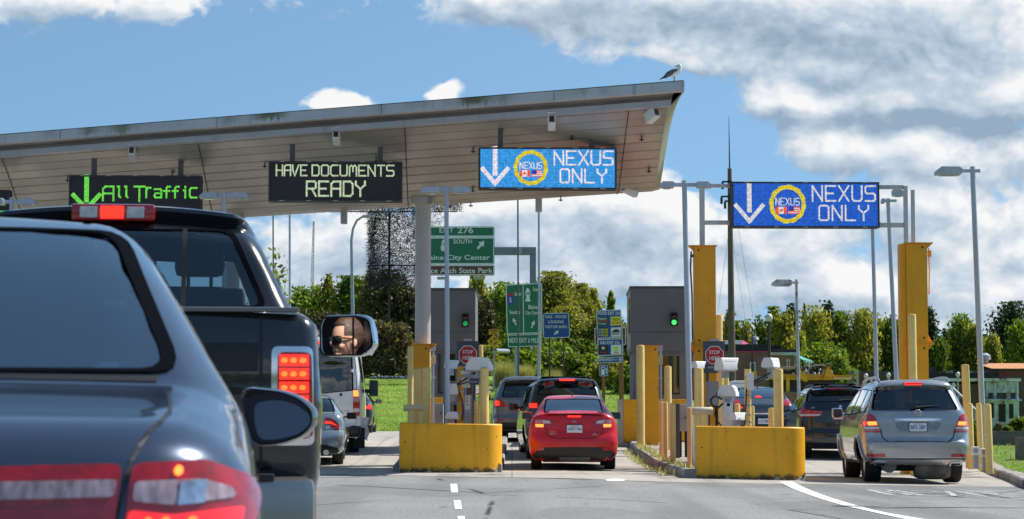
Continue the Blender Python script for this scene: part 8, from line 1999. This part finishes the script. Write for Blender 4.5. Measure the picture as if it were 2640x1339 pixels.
# ================================================================== BUILDINGS AND WORKS BEYOND THE STREET
def brick_mat(name, a, b, mortar, sc_=3.5):
    m = bpy.data.materials.new(name); m.use_nodes = True; t = NT(m.node_tree); bs = m.node_tree.nodes['Principled BSDF']; p = t.n('ShaderNodeTexCoord').outputs['Object']
    sp = t.n('ShaderNodeSeparateXYZ'); t.link(p, sp.inputs[0]); cb = t.n('ShaderNodeCombineXYZ'); t.link(t.m('ADD', sp.outputs[0], sp.outputs[1]), cb.inputs[0]); t.link(sp.outputs[2], cb.inputs[1])
    br = t.n('ShaderNodeTexBrick'); t.link(cb.outputs[0], br.inputs['Vector']); br.inputs[1].default_value = a + (1,); br.inputs[2].default_value = b + (1,); br.inputs[3].default_value = mortar + (1,); br.inputs['Scale'].default_value = sc_
    c = t.mix(t.ramp(t.noise(p, .8, 6, .65), .45, .7, 0, .6), br.outputs['Color'], tuple(x * .4 for x in a) + (1,)); t.put(bs.inputs['Base Color'], c); bs.inputs['Roughness'].default_value = .9; return m
BRK = brick_mat('old_brick', (.23, .11, .095), (.18, .08, .07), (.25, .20, .18)); BRL = brick_mat('light_brick', (.34, .17, .13), (.27, .13, .10), (.30, .24, .21))
ROOFK = mat('roof_black', (.018, .018, .02), .8, var=.3); SLATE = mat('slate_roof', (.075, .085, .10), .7, var=.25, vs=5); PINK = mat('pink_gable', (.48, .03, .13), .6); TRIM = mat('worn_white_trim', (.55, .54, .52), .8, var=.3, vs=4); WIN = mat('window_dark', (.02, .025, .03), .1, coat=1)
class Bld:
    def __init__(s, name, label, pxc, Y, cat='building', group=None):
        s.Y = Y; x = at(pxc, 1000, Y).x; s.o = Vector((x, Y, gz(x, Y))); s.t = thing(name, label, cat, s.o, 0, group)
    def bx(s, x0, y0, x1, y1, y, d, m, name, par=None, floor=False, bev=0):
        a = at(x0, y1, s.Y) - s.o; b = at(x1, y0, s.Y) - s.o
        return MB().box((a.x, y, -.3 if floor else a.z), (b.x, y + d, b.z), bev).build(name, m, par or s.t)
    def window(s, x0, y0, x1, y1, y=0):
        f = s.bx(x0, y0, x1, y1, y - .05, .049, TRIM, 'window'); a = at(x0, y1, s.Y) - s.o; b = at(x1, y0, s.Y) - s.o; e = .06
        MB().box((a.x + e, y - .06, a.z + e), (b.x - e, y - .051, b.z - e)).build('pane', WIN, f); return f
s = Bld('brick_building', 'dark brick building with pink gable and green awning', 1975, 104)
s.bx(1780, 905, 1982, 0, 0, 9, BRK, 'wall', floor=True); s.bx(1778, 888, 1984, 904.5, -.05, 9.1, ROOFK, 'parapet'); s.bx(1983, 916, 2064, 0, .6, 8, BRL, 'wall', floor=True); s.bx(1982.5, 908, 2066, 915.5, .5, 8.2, TRIM, 'cornice'); s.bx(1985, 898.5, 2062, 907.5, .9, 7, ROOFK, 'parapet'); s.bx(1985, 887, 2030, 898, 2.5, 5, ROOFK, 'upper_parapet')
s.bx(1780, 905.5, 1983.5, 909, -.06, .05, PINK, 'fascia_band')
for a in ((1933, 934, 1948, 962, 0), (2032, 926, 2041, 955, .6), (2052, 922, 2062, 955, .6)): s.window(*a)
a = at(1850, 872, 104) - s.o; b = at(1932, 872, 104) - s.o; c = at(1950, 889, 104) - s.o; d = at(1916, 889, 104) - s.o
rf = MB(); rf.add([(a.x, 3, a.z), (b.x, 3, b.z), (d.x, 1.0, d.z), (a.x - .3, 1.0, d.z)], [(0, 1, 2, 3)]); rf.add([(a.x, 3, a.z), (b.x, 3, b.z), (c.x, 5.0, d.z), (a.x, 5.0, d.z)], [(0, 1, 2, 3)]); rf = rf.build('roof', SLATE, s.t)
gb2 = MB(); gb2.add([(b.x + .003, 3, b.z), (d.x + .003, 1.0, d.z), (c.x, 1.6, c.z)], [(0, 1, 2)]); gb2.add([(b.x + .003, 3, b.z), (c.x, 1.6, c.z), (c.x, 5, c.z)], [(0, 1, 2)]); gb2.build('gable', PINK, s.t)
a = at(1958, 888, 104) - s.o; MB().lathe([(.12, a.z - .1), (.12, a.z + .25), (.22, a.z + .28), (.16, a.z + .42), (0, a.z + .45)], (a.x, 2, 0), 'Z', 10).build('roof_vent', SGB, rf, True)
a = at(2045, 913, 104) - s.o; b = at(2066, 913, 104) - s.o; c = at(2112, 929, 104) - s.o; d = at(2060, 931, 104) - s.o
aw = MB(); aw.add([(a.x, .5, a.z), (b.x, 2.5, b.z + .1), (c.x, 2.0, c.z), (d.x, -1.6, d.z)], [(0, 1, 2, 3)]); aw.add([(d.x, -1.6, d.z), (c.x, 2.0, c.z), (c.x, 2.0, c.z - .08), (d.x, -1.6, d.z - .08)], [(0, 1, 2, 3)]); aw = aw.build('awning', mat('green_awning', (.06, .30, .20), .6), s.t)
for p in ((d.x + .1, -1.5, d.z), (c.x - .15, 1.9, c.z), ((d.x + c.x) / 2, .2, d.z)): MB().cyl((p[0], p[1], -.3), p, .05, n=8).build('awning_post', TRIM, aw)
# yellow machine
s = Bld('road_machine', 'yellow road machine with hoses and small red beacon behind the dark SUV', 2090, 82, 'machine'); YM = mat('machine_yellow', (.66, .33, .01), .5, var=.2, vs=4, grime=((.12, .08, .03), 3, .55, .7)); DKM = mat('machine_dark', (.03, .025, .025), .7, var=.4)
s.bx(1990, 964, 2150, 980, 0, 1.6, YM, 'chassis', bev=.04); s.bx(1985, 980, 2155, 1010, .2, 1.2, DKM, 'undercarriage'); s.bx(2008, 955, 2050, 966, .1, 1.3, DKM, 'engine_cover', bev=.04); s.bx(2012, 946, 2068, 953, -.1, .9, mat('machine_beige', (.40, .27, .18), .6), 'tool_box', bev=.02); s.bx(2000, 966, 2012, 1010, -.15, .12, YM, 'side_frame'); s.bx(2026, 966, 2034, 1010, -.16, .12, YM, 'side_frame')
pr = lambda pts, y0, y1, m, nm: MB().prism([tuple((at(px, py, 82) - s.o)[i] for i in (0, 2)) for px, py in pts], y0, y1).build(nm, m, s.t)
pr([(2058,962),(2070,960),(2080,975),(2078,985),(2070,984),(2060,976)], -.4, 0, YM, 'boom_end'); pr([(2128,952),(2140,952),(2146,973),(2122,973)], -.3, .1, YM, 'mast_foot'); s.bx(2129, 945, 2137, 953, -.2, .15, YM, 'lamp_post'); s.bx(2126, 938, 2138, 947, -.25, .2, mat('beacon_red', (.14, .015, .02), .25, coat=1), 'beacon', bev=.05); s.bx(2102, 940, 2124, 943, -.1, .8, mat('machine_white', (.7, .55, .48), .5), 'canopy_board'); s.bx(2104, 943, 2107, 962, .2, .05, DKM, 'board_post'); s.bx(2152, 968, 2198, 972, -.1, .8, YM, 'arm'); s.bx(2150, 973, 2196, 978, .0, .8, mat('machine_white', (.7, .55, .48), .5), 'step'); s.bx(1942+0, 957, 1952, 975, .1, .1, YM, 'side_plate')
hz = MB(); rr = random.Random(9)
for _ in range(46):
    x = rr.uniform(2036, 2146); p = at(x, rr.uniform(950, 966), 82) - s.o; p.y = rr.uniform(-.3, .6); q = p + Vector((rr.uniform(-.3, .3), rr.uniform(-.3, .3), rr.uniform(.0, .22))); hz.tube([p, (p + q) / 2 + Vector((0, 0, .09)), q], .022, 5)
o2 = hz.build('hoses', DKM, s.t, True); o2['kind'] = 'stuff'
fi = MB()
for _ in range(40):
    p = at(rr.uniform(2040, 2146), rr.uniform(954, 966), 82) - s.o; p.y = rr.uniform(-.35, .5); fi.add(*uvs(p, rr.uniform(.03, .07), .04, rr.uniform(.03, .06), 7, 5))
o2 = fi.build('fittings', mat('fitting_steel', (.45, .47, .52), .3, .7), s.t, True); o2['kind'] = 'stuff'
s = Bld('white_van_roof', 'white low trailer just above the slate hatchback roof', 1905, 75, 'trailer'); s.bx(1888, 982, 1928, 1012, 0, 1.6, mt('white'), 'box_body', bev=.05); s.bx(1889, 988, 1927, 990, -.012, .011, mat('trailer_seam', (.4, .42, .46), .5), 'trim_strip'); s.bx(1890, 1012.5, 1926, 1022, .2, 1.2, mt('under'), 'chassis')
# fence, ruin, brown building
s = Bld('brown_fence', 'long dark brown board fence below the birch row', 2270, 100, 'fence'); FB = mat('fence_brown', (.085, .062, .055), .8, var=.2, vs=6, stretch=(6, 6, .2))
s.bx(2208, 957, 2420, 0, 0, .12, FB, 'boards', floor=True); s.bx(2203, 953, 2208.5, 0, -.03, .2, mat('bare_concrete', (.46, .43, .41), .9, var=.15, vs=5, bump=.3), 'post', floor=True); s.bx(2178, 957, 2202.5, 0, .05, .2, mat('block_wall', (.20, .16, .15), .9, var=.2), 'block_wall', floor=True)
s = Bld('low_shed', 'black roofed low shed left of the orange roof', 2490, 98, 'shed'); s.bx(2408, 962, 2575, 976, 0, 5, ROOFK, 'roof'); s.bx(2410, 976.5, 2572, 0, .2, 4.6, BRK, 'wall', floor=True); s.bx(2414, 945, 2423, 961.5, 1, .8, mat('stack_brown', (.05, .035, .03), .8), 'chimney')
for k, px in enumerate((2445, 2468, 2505, 2530)): s.bx(px, 956 - k % 2 * 3, px + 6, 961.5, 1 + k * .5, .3, SGB if k % 2 else mat('hatch_blue', (.06, .09, .16), .6), 'roof_vent')
s = Bld('derelict_shop', 'derelict shop with peeling turquoise front and dark windows', 2560, 84, 'building'); TQ = mat('peeling_turquoise', (.44, .57, .60), .85, var=.18, vs=3, grime=((.30, .25, .20), 2.0, .49, .60), streak=((.06, .05, .045), 4, .60, .74), bump=.3)
s.bx(2527, 984, 2626, 0, 0, 6, TQ, 'front_wall', floor=True); s.bx(2440, 990, 2526.5, 0, .3, 5.5, brick_mat('rough_brick', (.13, .085, .06), (.10, .065, .05), (.14, .12, .10)), 'side_wall', floor=True); s.bx(2395, 976, 2630, 983.5, -.15, 6.3, mat('peeling_cornice', (.58, .60, .60), .85, var=.3, vs=4, grime=((.12, .11, .10), 3, .55, .68)), 'cornice')
for x0 in (2548, 2570, 2583, 2606):
    s.bx(x0, 1003, x0 + 11, 1013, -.03, .028, mat('pale_board', (.50, .50, .47), .85, var=.3, vs=5), 'boarded_pane'); s.bx(x0, 1013.5, x0 + 11, 1028, -.03, .028, WIN, 'window')
s.bx(2527, 1030, 2630, 1034, -.25, .24, TQ, 'ledge')
for x0 in (2528, 2563, 2620): s.bx(x0, 985, x0 + 3, 1030, -.08, .078, TQ, 'pilaster')
for x0, y0, x1, y1 in ((2552, 1040, 2562, 1078), (2575, 1042, 2592, 1088), (2602, 1042, 2612, 1080)): s.bx(x0, y0, x1, y1, -.03, .028, mat('hollow_dark', (.025, .022, .02), .9), 'boarded_opening')
s = Bld('brown_warehouse', 'brown warehouse with orange roof and faded red lettering', 2640, 100, 'building'); s.bx(2556, 951, 2800, 0, 0, 9, mat('warehouse_wall', (.10, .075, .068), .85, var=.3, vs=2, grime=((.16, .13, .12), 1.2, .5, .7)), 'wall', floor=True)
a = at(2552, 951, 100) - s.o; b = at(2800, 951, 100) - s.o; c = at(2574, 930, 100) - s.o; d = at(2800, 930, 100) - s.o
rf = MB().add([(a.x, -.4, a.z), (b.x, -.4, b.z), (d.x, 5, d.z), (c.x, 5, c.z)], [(0, 1, 2, 3)]).build('roof', mat('orange_roof', (.55, .24, .09), .8, var=.3, vs=5, grime=((.30, .17, .09), 3, .5, .7)), s.t)
a = at(2588, 930, 100) - s.o; MB().lathe([(.16, a.z - .2), (.16, a.z + .1), (.28, a.z + .15), (.26, a.z + .35), (.1, a.z + .45), (0, a.z + .46)], (a.x, 4, 0), 'Z', 12).build('roof_vent', SGB, rf, True)
a = at(2610, 965, 100) - s.o; MB().text('RAW S', a.x, a.z, 1.2, .26, -.01, .004, .03).build('lettering', mat('faded_red', (.26, .05, .07), .8, var=.4, vs=8), s.t)
# verge walls, hedges and meter pedestals at the far right
s = Bld('retaining_wall', 'stained grey concrete retaining wall on the right verge', 2590, 57, 'wall'); s.bx(2537, 1112, 2720, 1200, 0, .3, mat('stained_concrete', (.15, .145, .14), .9, var=.3, vs=1.5, grime=((.05, .05, .05), 1.2, .45, .7), bump=.4), 'wall', floor=True)
s = Bld('stone_pillar', 'short concrete pillar at the right edge before the retaining wall', 2640, 50, 'pillar'); s.bx(2628, 1128, 2664, 1200, 0, .4, mat('stained_concrete', (.15, .145, .14), .9), 'pillar', floor=True)
for k, (lb, px, yt, hw, Y, m) in enumerate((('dark green clipped shrub on the retaining wall', 2625, 1078, 26, 58.5, 'green'), ('rusty brown low shrub on the retaining wall', 2577, 1096, 14, 58.5, 'brown'), ('bright green tuft behind the tall right bollard', 2512, 1090, 13, 56, 'bright'), ('low green shrub at the right edge on the wall', 2596, 1102, 18, 58.2, 'green'))):
    tree('shrub', lb, 'shrub', px, yt, hw, Y, 'bush', m, 130 + k, 'shrubs on the right verge', n=1800, leaf=.055, trunk=False)
for k, (px, Y, lb) in enumerate(((2516, 46.0, 'meter pedestal with looped hose left of the pair'), (2539, 45.0, 'meter pedestal with looped hose right of the pair'))):
    o = at(px, 1180, Y); o.z = vz(o.x, Y); t = thing('meter_pedestal', lb, 'meter', o, 0, 'meter pedestals'); MB().box((-.05, -.04, 0), (.05, .04, .28), .01).build('stand', mt('steel'), t); MB().box((-.09, -.08, .28), (.07, .08, .46), .03).build('meter_head', mt('white'), t); MB().cyl((-.02, -.10, .38), (-.02, .1, .38), .05, n=12).build('dial', mt('steel'), t, True)
    MB().tube([(.06, 0, .36), (.13, -.03, .28), (.16, -.03, .14), (.10, -.02, .06), (.02, 0, .05)], .016, 7).build('hose', mt('white'), t, True)
o = at(2475, 1020, 70); o.z = gz(o.x, 70); t = thing('handrail', 'grey sloping handrail right of the silver SUV', 'handrail', o); a = at(2455, 1000, 70) - o; b = at(2520, 1062, 70) - o; MB().tube([a, b], .04, 7).build('rail', mt('steel'), t, True)
for q in (.1, .5, .9): p = a.lerp(b, q); MB().cyl((p.x, p.y, -.2), p, .03, n=7).build('post', mt('steel'), t, True)
